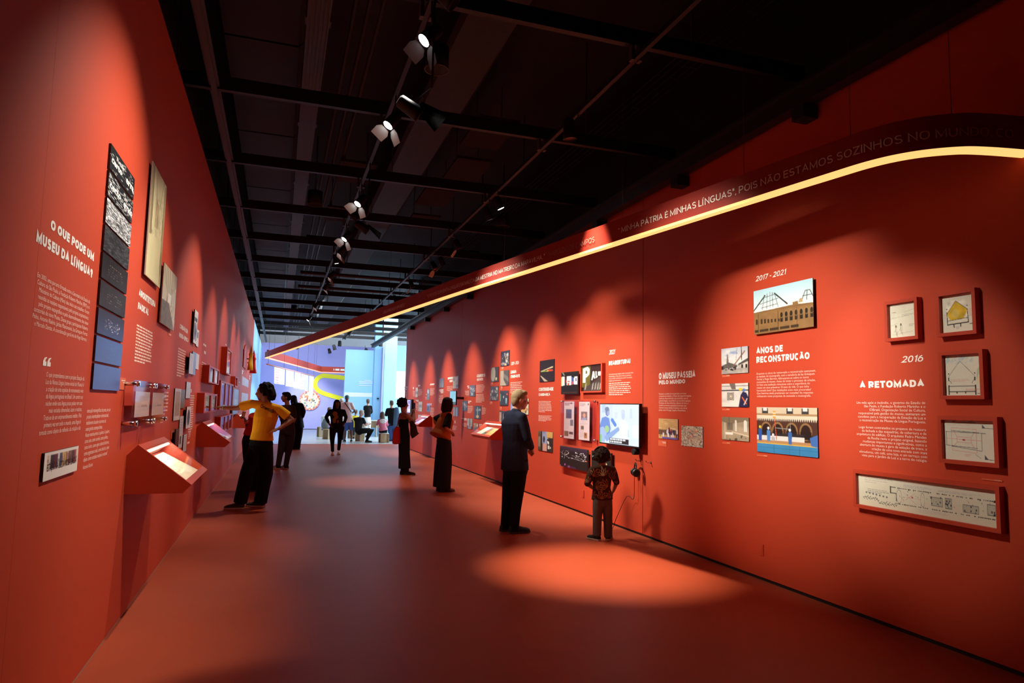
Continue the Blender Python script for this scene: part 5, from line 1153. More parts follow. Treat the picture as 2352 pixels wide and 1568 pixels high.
d2 = [(0.04, 0.34, 0.1, 0.85, Pic(24, 30, '#f0e8d4').writing(0.1, 0.1, 0.9, 0.9, 9, '#d0c4a8'), 'paper_sheet', 'white sheet at the near end of the second lit desk on the left', 'document'), (0.38, 0.78, 0.1, 0.7, Pic(30, 30, '#6c4044').rect(0.1, 0.1, 0.5, 0.5, '#a8787c').writing(0.1, 0.6, 0.9, 0.9, 3, '#c8a8a0'), 'open_booklet', 'maroon booklet in the second lit desk on the left', 'booklet'), (0.82, 0.98, 0.06, 0.5, Pic(16, 26, '#f2ecdc').writing(0.1, 0.1, 0.9, 0.9, 7, '#d4c8b0'), 'paper_sheet', 'white sheet at the far end of the second lit desk on the left', 'document')]
desk('L', 9.73, 10.85, 'slanted red wall desk with papers inside, in front of the pointing guide', d2, zs=(0.935, 1.0, 1.258, 1.195), dx=(0.35, 0.41, 0.064), lamp_w=2.4)
desk('L', 17.6, 18.9, 'distant slanted red wall desk half hidden by the guide', [(0.1, 0.9, 0.1, 0.8, Pic(24, 20, '#e8dcc4'), 'paper_sheet', 'pale sheet in the distant left desk', 'document')], lamp_w=0.8)
d4 = [(0.68, 0.97, 0.06, 0.9, Pic(30, 30, '#e4dcc0').writing(0.1, 0.1, 0.9, 0.9, 9, '#c8bea0'), 'paper_sheet', 'cream sheet at the far end of the right wall desk', 'document'), (0.5, 0.66, 0.06, 0.8, Pic(20, 30, '#5c5040').rect(0.25, 0.3, 0.75, 0.6, '#c85838').noise(0.2, 5), 'brown_booklet', 'brown booklet with an orange patch in the right wall desk', 'booklet'), (0.28, 0.48, 0.04, 0.8, Pic(20, 30, '#e8a860').rect(0.1, 0.1, 0.9, 0.4, '#e08848').writing(0.1, 0.5, 0.9, 0.9, 5, '#c87838'), 'orange_leaflet', 'orange leaflet in the right wall desk', 'booklet'), (0.06, 0.26, 0.04, 0.8, Pic(20, 30, '#f0c878').writing(0.1, 0.1, 0.9, 0.9, 7, '#d8a860'), 'yellow_leaflet', 'yellow leaflet at the near end of the right wall desk', 'booklet')]
desk('R', 12.62, 13.95, 'slanted red wall desk with bright papers, left of the blue-shirted man', d4, lamp_w=3.0)
desk('R', 19.7, 20.8, 'far slanted desk with a lavender sheet, left of the vested woman', [(0.5, 0.95, 0.06, 0.9, Pic(20, 20, '#c8b8e8'), 'lavender_sheet', 'lavender sheet in the far right desk', 'document'), (0.08, 0.45, 0.06, 0.9, Pic(20, 20, '#e89870').writing(0.1, 0.2, 0.9, 0.9, 5, '#c06848'), 'orange_sheet', 'orange sheet in the far right desk', 'document')], lamp_w=1.2)


# ------------------------------------------------------------------ left wall, near section
t = wall_text('L', (3.687, 2.144), 'white lettering O QUE PODE UM MUSEU DA LÍNGUA? over a paragraph, nearest the camera')
heading('L', (3.424, 2.322), (4.164, 2.279), 'O QUE PODE UM', t, t=0.27); heading('L', (3.258, 2.233), (4.161, 2.186), 'MUSEU DA LÍNGUA?', t, t=0.27)
letters('L', (3.295, 2.068), (4.153, 1.853), 'Em 2003, uma parceria firmada entre a Secretaria de Estado da\nCultura de São Paulo, a Fundação Roberto Marinho (FRM) e o\nMinistério da Cultura (Minc) deu início aos trabalhos. Foram\nreunidas as equipes responsáveis pelo projeto arquitetônico,\npelo projeto expográfico e pelo desenvolvimento dos eixos\ncuratoriais do novo Museu. Desse grupo, participaram Roberto\nPinho, Antonio Risério, Jarbas Mantovanini, Isa Grinspum Ferraz\ne Marcelo Dantas. A coordenação geral era de Hugo Barreto.', t, 'paragraph', 0.0, 0, 'RIGHT', 1.0, M_INKP)
t = wall_text('L', (3.856, 1.530), 'white slanted quotation under big quotation marks, two columns, lower left wall')
for k in range(2):
    a, b = (3.474, 1.723), (3.581, 1.683)
    ua = a[0] + (b[0] - a[0]) * 0.55 * k; w = (b[0] - a[0]) * 0.45; P_ = WALLS['L'][0]; mb = MB()
    q = [(0.0, 0.0), (1.0, 0.0), (1.0, 0.48), (0.62, 0.48), (0.7, 0.78), (1.0, 0.86), (1.0, 1.0), (0.35, 0.9), (0.0, 0.5)]
    mb.add([P_(ua + w * x, b[1] + (a[1] - b[1]) * y, 0.0015) for x, y in q], [tuple(range(9))]); mb.build('quotation_mark', M_INK, t)
letters('L', (3.502, 1.660), (4.160, 1.391), 'O que pretendemos com o projeto Estação da\nLuz da Nossa Língua (nome inicial do Museu) é\na criação de uma espécie de monumento vivo\nda língua portuguesa no Brasil. Um centro ou\nnúcleo onde essa língua possa pulsar em suas\nmais variadas dimensões, luzes e matizes.\nTrata-se de um empreendimento inédito. Pela\nprimeira vez em todo o mundo, uma língua é\ntomada como objeto da reflexão, da criação e da', t, 'paragraph', 0.0, 0.12, 'RIGHT', 1.0, M_INKP)
letters('L', (4.269, 1.490), (4.852, 1.213), 'execução museográficas de ponta, em um\nprojeto interdisciplinar e internacional,\nnitidamente situado no terreno da\navant-garde contemporânea.\nNossa matéria-prima é a palavra. A palavra\ncomo som, como sentido, como política,\ncomo sonho, como signo cultural distintivo,\ncomo argamassa social, como história, como\nobjeto como entidade mutável e mutante"', t, 'paragraph', 0.0, 0.12, 'LEFT', 1.0, M_INKP)
letters('L', (4.271, 1.184), (4.479, 1.161), 'Antonio Risério', t, 'signature', 0.0, 0.12, 'LEFT', 1.0, M_INKP)

# column of nine panels
Y0, Y1 = 4.297, 4.967
pitch, ph = 0.1563, 0.142
WC = ['#0b0c0f', '#0b0c0f', '#808488', '#232629', '#0c0c0c', '#100d0c', '#131b2c', '#3f5f96', '#4464a0']
NM = ['black panel with the words certo and erra, topmost of the column of nine', 'black panel packed with white words, second of the column of nine', 'pale grey panel thick with overlapping words, third of the column of nine', 'dark grey panel of faded words, fourth of the column of nine', 'black panel with sparse light specks, fifth of the column of nine', 'black panel with grouped light specks, sixth of the column of nine', 'navy panel with rows of light specks, seventh of the column of nine', 'blue panel with faint dots, eighth of the column of nine', 'plain blue panel, bottom of the column of nine']
P_ = WALLS['L'][0]
for i in range(9):
    zt = 2.986 - pitch * i
    p = Pic(76, 54, WC[i]); p.r = np.random.RandomState(100 + i)
    W_ = ['#d8dcdc', '#f0f2f0', '#a8acac']
    if i == 0: p.specks(70, W_, 0.05, 0.02, (0.02, 0.05, 0.98, 0.95), 0.75)
    if i == 1: p.specks(170, W_, 0.06, 0.022, (0.02, 0.03, 0.98, 0.97), 0.75)
    if i == 2: p.specks(700, ['#e8ecec', '#ffffff', '#50555a', '#0b0c0f'], 0.05, 0.02); p.specks(12, ['#33383c'], 0.1, 0.12, (0.3, 0.4, 0.7, 0.7), 0.4)
    if i == 3: p.specks(500, ['#3c4044', '#54585c', '#16181a'], 0.05, 0.02)
    if i in (4, 5, 6):
        for _ in range(46 if i < 6 else 80): x = p.r.uniform(0.22, 0.8); y = 0.3 + 0.1 * p.r.randint(0, 5); p.rect(x, y, x + 0.014, y + 0.02, ['#f0ece8', '#8c8884', '#c0866c'][p.r.randint(3)], p.r.uniform(0.4, 1))
    if i == 6: p.vgrad(0, 1, '#141a2a', '#2b4068'); p.specks(80, ['#e8e4f0', '#8c8ca0'], 0.013, 0.02, (0.24, 0.3, 0.82, 0.75))
    if i == 7: p.specks(24, ['#7c92bc'], 0.02, 0.015, (0.3, 0.3, 0.7, 0.8), 0.5); p.noise(0.08, 4)
    if i == 8: p.specks(20, ['#5c78ac'], 0.03, 0.012, (0.3, 0.4, 0.8, 0.8), 0.4); p.noise(0.05, 4)
    b = board('L', (Y0, zt), (Y1, zt - ph), 0.012, 0.0115, p, 'word_panel', NM[i], 'panel', 'column of nine panels')
    if i == 0:
        letters('L', (Y0 + 0.03, zt - 0.055), (Y0 + 0.30, zt - 0.095), 'certo', b, 'word', 0.03, d=0.0135); letters('L', (Y0 + 0.42, zt - 0.05), (Y1 - 0.02, zt - 0.095), 'erra', b, 'word', 0.03, d=0.0135)
        letters('L', (Y0 + 0.15, zt - 0.025), (Y0 + 0.36, zt - 0.05), 'lutar', b, 'word', 0.01, d=0.0135)
    if i == 1:
        letters('L', (Y0 + 0.03, zt - 0.045), (Y0 + 0.32, zt - 0.085), 'certo', b, 'word', 0.03, d=0.0135); letters('L', (Y0 + 0.40, zt - 0.055), (Y1 - 0.01, zt - 0.10), 'errado', b, 'word', 0.03, d=0.0135)
caption('L', (4.977, 1.681), (5.188, 1.603), 'orange caption plate beside the bottom blue panel of the column of nine', 2)
# postcard with book spines
B0, B1 = (3.565, 1.298), (4.107, 1.172)
p = Pic(64, 64, '#e8e4dc'); 
x = 0.08
while x < 0.93:
    w = p.r.uniform(0.015, 0.05); p.rect(x, 0.12 + 0.0 * p.r.rand(), x + w, 0.62, ['#7c2430', '#c8a050', '#2c2c40', '#34507c', '#e0dcd0', '#8c5a34', '#1c1818', '#5c2c50', '#a83c34', '#48607c', '#d8b8a0'][p.r.randint(11)]); p.rect(x, 0.12 + p.r.uniform(0, 0.3), x + w, 0.14 + p.r.uniform(0.2, 0.4), '#181418', 0.5); x += w
bk = board('L', B0, B1, 0.012, 0.0115, p, 'photo_board', 'white card with a row of coloured book spines and a black caption line', edge=M_EDGE)
letters('L', (B0[0] + (B1[0] - B0[0]) * 0.08, B1[1] + 0.075), (B1[0] - (B1[0] - B0[0]) * 0.05, B1[1] + 0.042), 'ESTAÇÃO DA LUZ DA NOSSA LÍNGUA', bk, 'lettering', 0.008, 0, material=M_INKK, d=0.0135)

# two large aged photographs
p = Pic(60, 150, '#c9c094'); p.noise(0.08, 6)
p.poly([(0.0, 0.0), (0.16, 0.0), (0.2, 0.62), (0.06, 0.62)], '#8c7c58'); p.rect(0.2, 0.0, 0.22, 0.62, '#e0d8b0'); p.poly([(0.85, 0.05), (1, 0.0), (1, 1), (0.84, 0.95)], '#a89468')
p.poly([(0.36, 0.25), (0.58, 0.28), (0.6, 0.5), (0.34, 0.52)], '#a8946a'); p.noise(0.3, 22, (0.2, 0.2, 0.9, 0.6)); p.specks(26, ['#5c4c34', '#8c7c58', '#e4dcb8'], 0.03, 0.02, (0.2, 0.1, 0.95, 0.62), 0.7)
for a in ((0.12, 0.02, 0.14, 0.62), (0.3, 0.05, 0.42, 0.3), (0.8, 0.0, 0.62, 0.3), (0.9, 0.1, 0.86, 0.7)): p.line(*a, 0.03, '#7c6a48', 0.7)
p.poly([(0.1, 0.62), (0.86, 0.56), (0.86, 0.98), (0.06, 0.98)], '#cfc698'); p.noise(0.06, 7); p.ell(0.9, 0.78, 0.06, 0.12, '#6c5434', 0.6)
board('L', (5.464, 3.282), (6.109, 2.440), 0.026, 0.008, p, 'photo_board', 'tall faded cream photograph of a street front, larger of two standing off the wall', group='large aged photographs', edge=M_EDGEW, standoff=True)
p = Pic(66, 90, '#9c9078'); p.poly([(0, 0), (1, 0), (1, 0.4), (0.45, 0.5), (0, 0.45)], '#bcb296'); 
for i in range(7): p.line(0.05 + 0.1 * i, 0.0, 0.4 + 0.03 * i, 0.48, 0.03, ['#8c8268', '#d8d0b8'][i % 2], 0.8)
p.poly([(0, 0.2), (0.3, 0.42), (0.3, 0.6), (0, 0.75)], '#ccc3a6'); p.rect(0.4, 0.42, 0.62, 0.6, '#e8e4d4'); p.poly([(0.62, 0.42), (1, 0.2), (1, 0.9), (0.66, 0.62)], '#d8d2bc')
for x in (0.66, 0.74, 0.84, 0.95): p.line(x, 0.3, x + 0.01, 0.8, 0.03, '#6c604c', 0.8)
p.poly([(0, 0.6), (0.5, 0.58), (0.95, 1), (0, 1)], '#6c5c44'); p.noise(0.5, 26, (0, 0.58, 0.9, 1)); p.line(0.56, 0.6, 0.98, 0.92, 0.05, '#cfc6ac')
board('L', (6.242, 2.681), (7.005, 2.178), 0.026, 0.008, p, 'photo_board', 'aged photograph of a long hall strewn with rubble, smaller of two standing off the wall', group='large aged photographs', edge=M_EDGEW, standoff=True)
caption('L', (6.869, 2.148), (7.038, 2.127), 'tiny orange caption plate under the photograph of the rubble-strewn hall', 1)
t = wall_text('L', (5.734, 1.988), 'white lettering ARQUITETURA RADICAL over a narrow paragraph')
heading('L', (5.429, 2.327), (6.117, 2.277), 'ARQUITETURA', t, t=0.27); heading('L', (5.424, 2.232), (5.840, 2.183), 'RADICAL', t, t=0.27)
rows('L', (5.435, 2.074), (6.126, 1.799), 12, t, seed=5, slack=0.1, fill=0.5)
# acrylic holder with chrome standoffs
A0, A1 = (5.137, 1.671), (6.479, 1.356)
ac = empty('acrylic_holder', P_((A0[0] + A1[0]) / 2, A1[1], 0), 'pair of clear acrylic plates on chrome studs holding two drawings, above the nearest left desk', 'display case')
um = (A0[0] + A1[0]) / 2
for ua, ub in ((A0[0], um - 0.02), (um + 0.02, A1[0])):
    wbuild('front_pane', 'L', M_PANEV, ac, (ua, ub, A1[1], A0[1], 0.073, 0.077)); wbuild('rear_pane', 'L', M_PANEV, ac, (ua, ub, A1[1], A0[1], 0.058, 0.062))
    for u in (ua + 0.03, ub - 0.03):
        for z in (A1[1] + 0.025, A0[1] - 0.025):
            mb = MB(); mb.tube([P_(u, z, 0.0005), P_(u, z, 0.092)], 0.014, 14); mb.build('standoff', M_CHROME, ac)
            mb = MB(); mb.tube([P_(u, z, 0.078), P_(u, z, 0.096)], 0.019, 14); mb.build('stud_cap', M_CHROME, ac)
zz = A0[1] - A1[1]
for k, (ua, ub, lb) in enumerate(((A0[0] + 0.06, um - 0.06, 'cream drawing sheet in the nearer acrylic plate'), (um + 0.06, A1[0] - 0.06, 'cream drawing sheet in the farther acrylic plate'))):
    p = Pic(40, 50, '#e0d8bc'); p.r = np.random.RandomState(9 + k); p.noise(0.04, 4)
    for a in ((0.2, 0.2, 0.2, 0.6), (0.15, 0.6, 0.85, 0.58), (0.3, 0.5, 0.45, 0.5)): p.line(*a, 0.012, '#a89c80')
    for i in range(4): p.rect(0.45 + i * 0.1, 0.52, 0.5 + i * 0.1, 0.6, '#4c463c', 0.8)
    q = put_print('L', (ua, A0[1] - zz * 0.24), (ub, A1[1] + zz * 0.2), 0.067, p, None, 'drawing_sheet', M_PAPER); tag(q, lb, 'document', 'drawings in the acrylic plates')
t = wall_text('L', (7.001, 1.491), 'thin column of white text right of the acrylic plates')
rows('L', (6.860, 1.613), (7.153, 1.384), 7, t, seed=6, slack=0.1); rows('L', (6.768, 1.343), (7.048, 1.323), 1, t, 'signature', seed=7)

# ------------------------------------------------------------------ left wall, middle section
t = wall_text('L', (7.926, 2.081), 'white lettering CONEXÃO COM NOSSA ÉPOCA over a narrow paragraph')
heading('L', (7.589, 2.309), (8.217, 2.263), 'CONEXÃO COM', t, t=0.27); heading('L', (7.574, 2.219), (8.329, 2.174), 'NOSSA ÉPOCA', t, t=0.27)
rows('L', (7.584, 2.065), (8.189, 1.768), 11, t, seed=8, slack=0.08, fill=0.5)
p = Pic(30, 76, '#d8d6d2'); p.rect(0.1, 0.1, 0.9, 0.2, '#c8c6c4'); p.poly([(0.05, 0.22), (0.85, 0.22), (0.85, 0.34), (0.05, 0.34)], '#17171c'); p.poly([(0.1, 0.4), (0.35, 0.36), (0.6, 0.62), (0.75, 0.34), (0.9, 0.36), (0.8, 0.9), (0.6, 0.92), (0.55, 0.7), (0.35, 0.9), (0.12, 0.9)], '#3c3a52'); p.poly([(0.2, 0.4), (0.4, 0.4), (0.5, 0.6), (0.24, 0.62)], '#16161c')
board('L', (8.497, 2.574), (8.832, 2.195), 0.03, 0.012, p, 'photo_board', 'black and white portrait poster standing off the wall beside CONEXÃO COM', 'poster', edge=M_EDGE, standoff=True)
p = Pic(16, 40, '#d4d4d8'); p.rect(0.3, 0.15, 0.75, 0.5, '#34324a')
board('L', (8.956, 2.393), (9.199, 2.191), 0.012, 0.011, p, 'photo_board', 'small white sheet with a dark square, behind the portrait poster', 'poster')
for TL, BR, d, pic, lb in (((8.201, 2.058), (8.566, 1.830), 0.04, Pic(20, 40, '#cdc8cc').writing(0.1, 0.08, 0.9, 0.95, 14, '#a09aa0'), 'white text sheet standing off the wall beside the long paragraph'),
                           ((8.617, 2.102), (8.991, 1.837), 0.02, Pic(14, 40, '#7f95bd').noise(0.06, 4), 'plain blue sheet between two white sheets'),
                           ((9.070, 2.109), (9.418, 1.920), 0.008, Pic(14, 34, '#d2ced0').writing(0.1, 0.1, 0.9, 0.9, 10, '#b0aab0'), 'white sheet right of the plain blue sheet')):
    board('L', TL, BR, d, 0.007, pic, 'paper_board', lb, 'document', 'sheets on the left wall', standoff=d > 0.01)
for TL, BR, pic, lb in (((7.482, 1.654), (7.935, 1.334), Pic(24, 60, '#d8d4d0').rect(0.12, 0.1, 0.88, 0.86, '#b09a84').noise(0.2, 12), 'white-bordered tan print, tallest of the sheets by the second desk'),
                        ((7.944, 1.650), (8.262, 1.453), Pic(14, 40, '#808890').vgrad(0, 1, '#78828c', '#746a50'), 'grey to brown shaded plate right of the tan print'),
                        ((8.333, 1.742), (8.713, 1.560), Pic(16, 36, '#cfcfd4').writing(0.15, 0.1, 0.85, 0.9, 9, '#b0b0b8'), 'white sheet above the small quotation marks'),
                        ((7.970, 1.367), (8.275, 1.026), Pic(14, 50, '#cfcdd0').writing(0.3, 0.1, 0.8, 0.5, 5, '#8c8a90').rect(0.3, 0.62, 0.6, 0.86, '#2c2a30'), 'tall white sheet below the shaded plate'),
                        ((8.374, 1.155), (8.661, 0.962), Pic(14, 36, '#cac6c8').writing(0.15, 0.1, 0.85, 0.9, 10, '#aaa6aa'), 'white sheet just above the far edge of the nearest desk')):
    board('L', TL, BR, 0.01, 0.009, pic, 'paper_board', lb, 'document', 'sheets on the left wall')
board('L', (8.283, 1.466), (8.664, 1.226), 0.035, 0.012, Pic(16, 40, '#e0dedc').ell(0.5, 0.5, 0.3, 0.36, '#3c3848'), 'photo_board', 'white framed print of a dark oval, standing off the wall', 'poster', standoff=True)
board('L', (7.536, 1.250), (7.789, 1.083), 0.035, 0.012, Pic(14, 36, '#54281c').noise(0.2, 5), 'photo_board', 'dark brown board standing off the wall above the nearest desk', 'poster', standoff=True)
caption('L', (7.456, 1.238), (7.640, 1.157), 'orange caption plate left of the dark brown board', 2)
t = wall_text('L', (8.883, 1.327), 'tall slanting column of white text left of the second desk with small quotation marks')
rows('L', (8.829, 1.669), (8.985, 1.620), 1, t, 'quotation_mark', material=M_INK, seed=3, fill=0.9)
rows('L', (8.837, 1.598), (9.260, 1.148), 17, t, seed=9, slack=0.15, fill=0.5); rows('L', (8.891, 1.154), (9.100, 1.077), 4, t, seed=10, fill=0.5); rows('L', (8.821, 1.051), (9.172, 1.024), 1, t, 'signature', seed=11, fill=0.9)
t = wall_text('L', (10.161, 2.124), 'white two-line heading and paragraph left of the two-window red frame')
rows('L', (9.885, 2.296), (10.497, 2.268), 1, t, 'heading', material=M_INK, seed=12, fill=0.95, slack=0); rows('L', (10.053, 2.206), (10.519, 2.165), 1, t, 'heading', material=M_INK, seed=13, fill=0.95, slack=0)
rows('L', (9.852, 2.048), (10.410, 1.817), 8, t, seed=14, fill=0.5)
WHT = lambda w, h, c='#dcdde0': Pic(w, h, c).writing(0.1, 0.1, 0.9, 0.9, 8, '#b4b6c0')
framed('L', (9.925, 2.009), (11.565, 1.778), 0.09, 0.02, [WHT(14, 34), WHT(14, 34, '#e8e8e6')], 'framed_documents', 'deep red two-window frame with white sheets, above the multicoloured pair', group='deep red frames on the left wall', recess=0.05, windows=[(0.10, 0.10, 0.46, 0.93), (0.58, 0.1, 0.94, 0.93)], glass=True)
MC = lambda s: Pic(16, 36, '#d8cc9c').noise(0.1, 4).specks(26, ['#c84838', '#6c8858', '#3c4458', '#e8b83c', '#8c5c84'], 0.2, 0.06, (0.05, 0.3, 0.95, 0.98))
framed('L', (9.524, 1.633), (11.430, 1.375), 0.09, 0.02, [MC(1), MC(2)], 'framed_documents', 'deep red two-window frame with multicoloured sheets, by the outstretched hand', group='deep red frames on the left wall', recess=0.05, windows=[(0.08, 0.10, 0.46, 0.93), (0.56, 0.1, 0.94, 0.93)], glass=True)
REFL = lambda: Pic(14, 50, '#a8a8d4').rect(0.1, 0.02, 0.9, 0.12, '#e4e4f0').rect(0.1, 0.3, 0.9, 0.5, '#8c8cc0').noise(0.1, 5)  # bluish reflection of the glass put into the sheet colours
framed('L', (11.990, 1.865), (15.330, 1.392), 0.09, 0.02, [REFL(), REFL(), REFL()], 'framed_documents', 'deep red three-window frame, bluish glass reflection painted on its sheets, behind the outstretched arm', group='deep red frames on the left wall', recess=0.05, windows=[(0.06, 0.06, 0.32, 0.95), (0.38, 0.06, 0.63, 0.95), (0.69, 0.06, 0.95, 0.95)], glass=True)
framed('L', (12.353, 1.268), (15.491, 0.964), 0.09, 0.02, [REFL(), REFL(), REFL()], 'framed_documents', 'deep red three-window frame under the outstretched arm', group='deep red frames on the left wall', recess=0.05, windows=[(0.06, 0.06, 0.32, 0.95), (0.38, 0.06, 0.63, 0.95), (0.69, 0.06, 0.95, 0.95)], glass=True)
framed('L', (12.835, 2.473), (14.064, 2.007), 0.10, 0.02, [WHT(12, 50)], 'framed_documents', 'tall narrow deep red frame with a white sheet, high on the left wall', group='deep red frames on the left wall', recess=0.05, windows=[(0.1, 0.08, 0.9, 0.95)], glass=True)
framed('L', (15.749, 2.056), (16.629, 1.840), 0.09, 0.02, [WHT(10, 30, '#a4a8d0')], 'framed_documents', 'small dark red frame, bluish glass reflection painted on its sheet, above the blue board', group='deep red frames on the left wall', recess=0.05, windows=[(0.1, 0.1, 0.9, 0.9)])  # sheet colour carries the same painted bluish reflection
t = wall_text('L', (13.645, 2.255), 'narrow white text left of the tall narrow red frame')
rows('L', (13.703, 2.591), (14.008, 2.565), 1, t, 'year', material=M_INK, seed=15, fill=0.9); rows('L', (13.262, 2.406), (14.081, 2.337), 2, t, 'heading', material=M_INK, seed=16, fill=0.75); rows('L', (13.285, 2.180), (13.994, 2.026), 6, t, seed=17, fill=0.5)
board('L', (16.086, 1.800), (18.110, 1.227), 0.05, 0.03, Pic(16, 50, '#8ca4d4').rect(0.1, 0.4, 0.9, 0.6, '#a8c0e4').noise(0.08, 4), 'photo_board', 'thick black-sided board with a light blue face behind the pointing arm', 'poster', standoff=True)
for TL, BR, n, lb in (((20.353, 2.221), (24.764, 1.977), 6, 'pale grey striped text panel under the yellow and red cut-outs, upper one'), ((20.487, 1.765), (24.929, 1.330), 6, 'pale grey striped text panel under the yellow and red cut-outs, lower one')):
    p = Pic(36, 26, '#a08c9c')
    for i in range(n): p.rect(i / n + 0.01, 0, (i + 0.55) / n, 1, '#c4c0cc')
    board('L', TL, BR, 0.004, 0.0035, p, 'text_panel', lb, 'panel', 'striped text panels')
t = wall_text('L', (18.789, 1.978), 'tiny white text beside the striped panels')
rows('L', (18.832, 2.035), (19.489, 1.914), 2, t, 'heading', material=M_INK, seed=18, fill=0.8); rows('L', (20.112, 2.380), (20.866, 2.264), 2, t, 'heading', material=M_INK, seed=19, fill=0.8); rows('L', (25.283, 2.422), (26.118, 2.250), 2, t, 'heading', material=M_INK, seed=20, fill=0.8)
# robed figures and an arch standing off the wall
def robe(foot, top, r, m, label):
    f, t_ = Vector(foot), Vector(top); H_ = t_.z - f.z; mb = MB()
    mb.tube([f + Vector((0, 0, H_ * k)) for k in (0, 0.3, 0.5, 0.58, 0.62, 0.72, 0.8, 0.95, 1.0)], [r, r * 0.75, r * 0.6, r * 0.62, r * 0.8, r * 0.42, r * 0.38, r * 0.12, r * 0.04], 14)
    o = mb.build('robe_cutout', m); tag(o, label, 'cut-out', 'coloured cut-outs on the left wall')
    q = MB(); q.bar(f + Vector((-0.0, 0, H_ * 0.45)), (LX + 0.001, f.y, f.z + H_ * 0.45), 0.03); q.build('wall_peg', M_BLACK, o)
robe((-0.840, 21.854, 2.447), (-0.840, 21.262, 3.198), 0.085, mat('cutout_yellow', (0.85, 0.55, 0.02), 0.5, 0.3, linear=True), 'yellow pointed robe figure standing off the left wall at its far end')
robe((-0.800, 23.123, 2.406), (-0.800, 21.772, 3.136), 0.11, mat('cutout_red', (0.75, 0.03, 0.015), 0.5, 0.3, linear=True), 'bright red robe figure right of the yellow one')
u0, u1, z0, z1 = rect_of((20.138, 3.139), (21.792, 2.466)); mb = MB()
mb.prism([P_(u0 + (u1 - u0) * x, z0 + (z1 - z0) * y, 0.001) for x, y in [(0, 0), (0, 0.7), (0.3, 0.92), (0.5, 1), (0.7, 0.92), (1, 0.7), (1, 0)]], Vector((0.03, 0, 0)))
tag(mb.build('arch_cutout', M_REDDARK), 'dark red pointed arch cut-out left of the yellow robe', 'cut-out', 'coloured cut-outs on the left wall')


# ------------------------------------------------------------------ the far hall
# second banner lettering
for k in range(4):
    a = PATH2[0].lerp(PATH2[1], 0.16 + 0.2 * k); b = PATH2[0].lerp(PATH2[1], 0.30 + 0.2 * k); tt = (b - a).normalized(); nn = Vector((tt.y, -tt.x)); mb = MB(); r_ = random.Random(k); x = 0.0; L_ = (b - a).length
    while x < L_ - 0.1:
        w = r_.uniform(0.12, 0.4); p0, p1 = a + tt * x + nn * 0.004, a + tt * min(x + w, L_) + nn * 0.004
        mb.add([(p0.x, p0.y, 3.275), (p1.x, p1.y, 3.275), (p1.x, p1.y, 3.375), (p0.x, p0.y, 3.375)], [(0, 1, 2, 3)]); x += w + 0.05
    q = mb.build('quotation', M_WHITE, b2); q['kind'] = 'stuff'
mb = MB(); r_ = random.Random(3); x = 2.2
while x < 3.5:
    w = r_.uniform(0.1, 0.3); mb.add([(x, 38.595, 3.275), (x + w, 38.595, 3.275), (x + w, 38.595, 3.375), (x, 38.595, 3.375)], [(0, 1, 2, 3)]); x += w + 0.05
q = mb.build('quotation', M_WHITE, b2); q['kind'] = 'stuff'

# yellow painted loop and round collage on the purple wall
def on_back(px): return px
L0, L1, LM, LU, LL = (3.477, 39.940, 2.996), (3.530, 39.940, 1.736), (1.924, 39.940, 2.481), (2.326, 39.940, 3.008), (2.270, 39.940, 2.123)
def band(pts, w, name):
    mb = MB(); n = len(pts); vs = []
    for i in range(n):
        t_ = (Vector(pts[min(i + 1, n - 1)]) - Vector(pts[max(i - 1, 0)])).normalized(); o = Vector((-t_.y, t_.x)) * w / 2
        p = Vector(pts[i]); vs += [(p.x + o.x, 39.97, p.y + o.y), (p.x - o.x, 39.97, p.y - o.y), (p.x + o.x, 39.998, p.y + o.y), (p.x - o.x, 39.998, p.y - o.y)]
    fs = []
    for i in range(n - 1):
        a, b = 4 * i, 4 * i + 4
        fs += [(a, a + 1, b + 1, b), (a, b, b + 2, a + 2), (a + 1, a + 3, b + 3, b + 1)]
    mb.add(vs, fs); return mb.build(name, M_YEL)
ctr = [(4.6, 2.68), (3.481, 39.940, 2.922)[::2], (2.755, 39.940, 2.997)[::2], (2.278, 39.940, 3.006)[::2], (1.981, 39.940, 2.776)[::2], (1.926, 39.940, 2.432)[::2], (2.151, 39.940, 2.145)[::2], (2.610, 39.940, 1.961)[::2], (3.482, 39.940, 1.735)[::2], (4.6, 1.4)]
ctr = [Vector(c) for c in ctr]
sm = []
ex = [ctr[0] * 2 - ctr[1]] + ctr + [ctr[-1] * 2 - ctr[-2]]
for i in range(1, len(ex) - 2):
    for k in range(6):
        t_ = k / 6; p0, p1, p2, p3 = ex[i - 1:i + 3]
        sm.append(0.5 * ((2 * p1) + (p2 - p0) * t_ + (2 * p0 - 5 * p1 + 4 * p2 - p3) * t_ * t_ + (3 * p1 - p0 - 3 * p2 + p3) * t_ ** 3))
o = band(sm, 0.24, 'yellow_loop'); tag(o, 'thick yellow looping band on the purple wall', 'wall decoration')
C0 = (1.669, 39.940, 1.622)
root = empty('round_collage', (C0[0], 39.99, C0[2]), 'round cream collage of small coloured figures on the purple wall', 'artwork')
p = Pic(60, 60, '#e8dcb8'); p.specks(130, ['#c84838', '#5c88a8', '#d8a850', '#6c9868', '#f0ece0', '#a86858', '#48607c'], 0.05, 0.06); p.rect(0.3, 0.26, 0.66, 0.36, '#c88858'); p.ring(0.5, 0.5, 0.47, 0.47, 0.1, '#d85c48', 0.75)
for i in range(60): a = i * 0.105; p.ell(0.5 + 0.465 * math.cos(a), 0.5 + 0.465 * math.sin(a), 0.02, 0.02, ['#e8e0d0', '#c83c30', '#d87858'][i % 3])
a_ = p.out(); R_ = 0.55; nr, na = 26, 64; vs, fs, cols = [], [], []
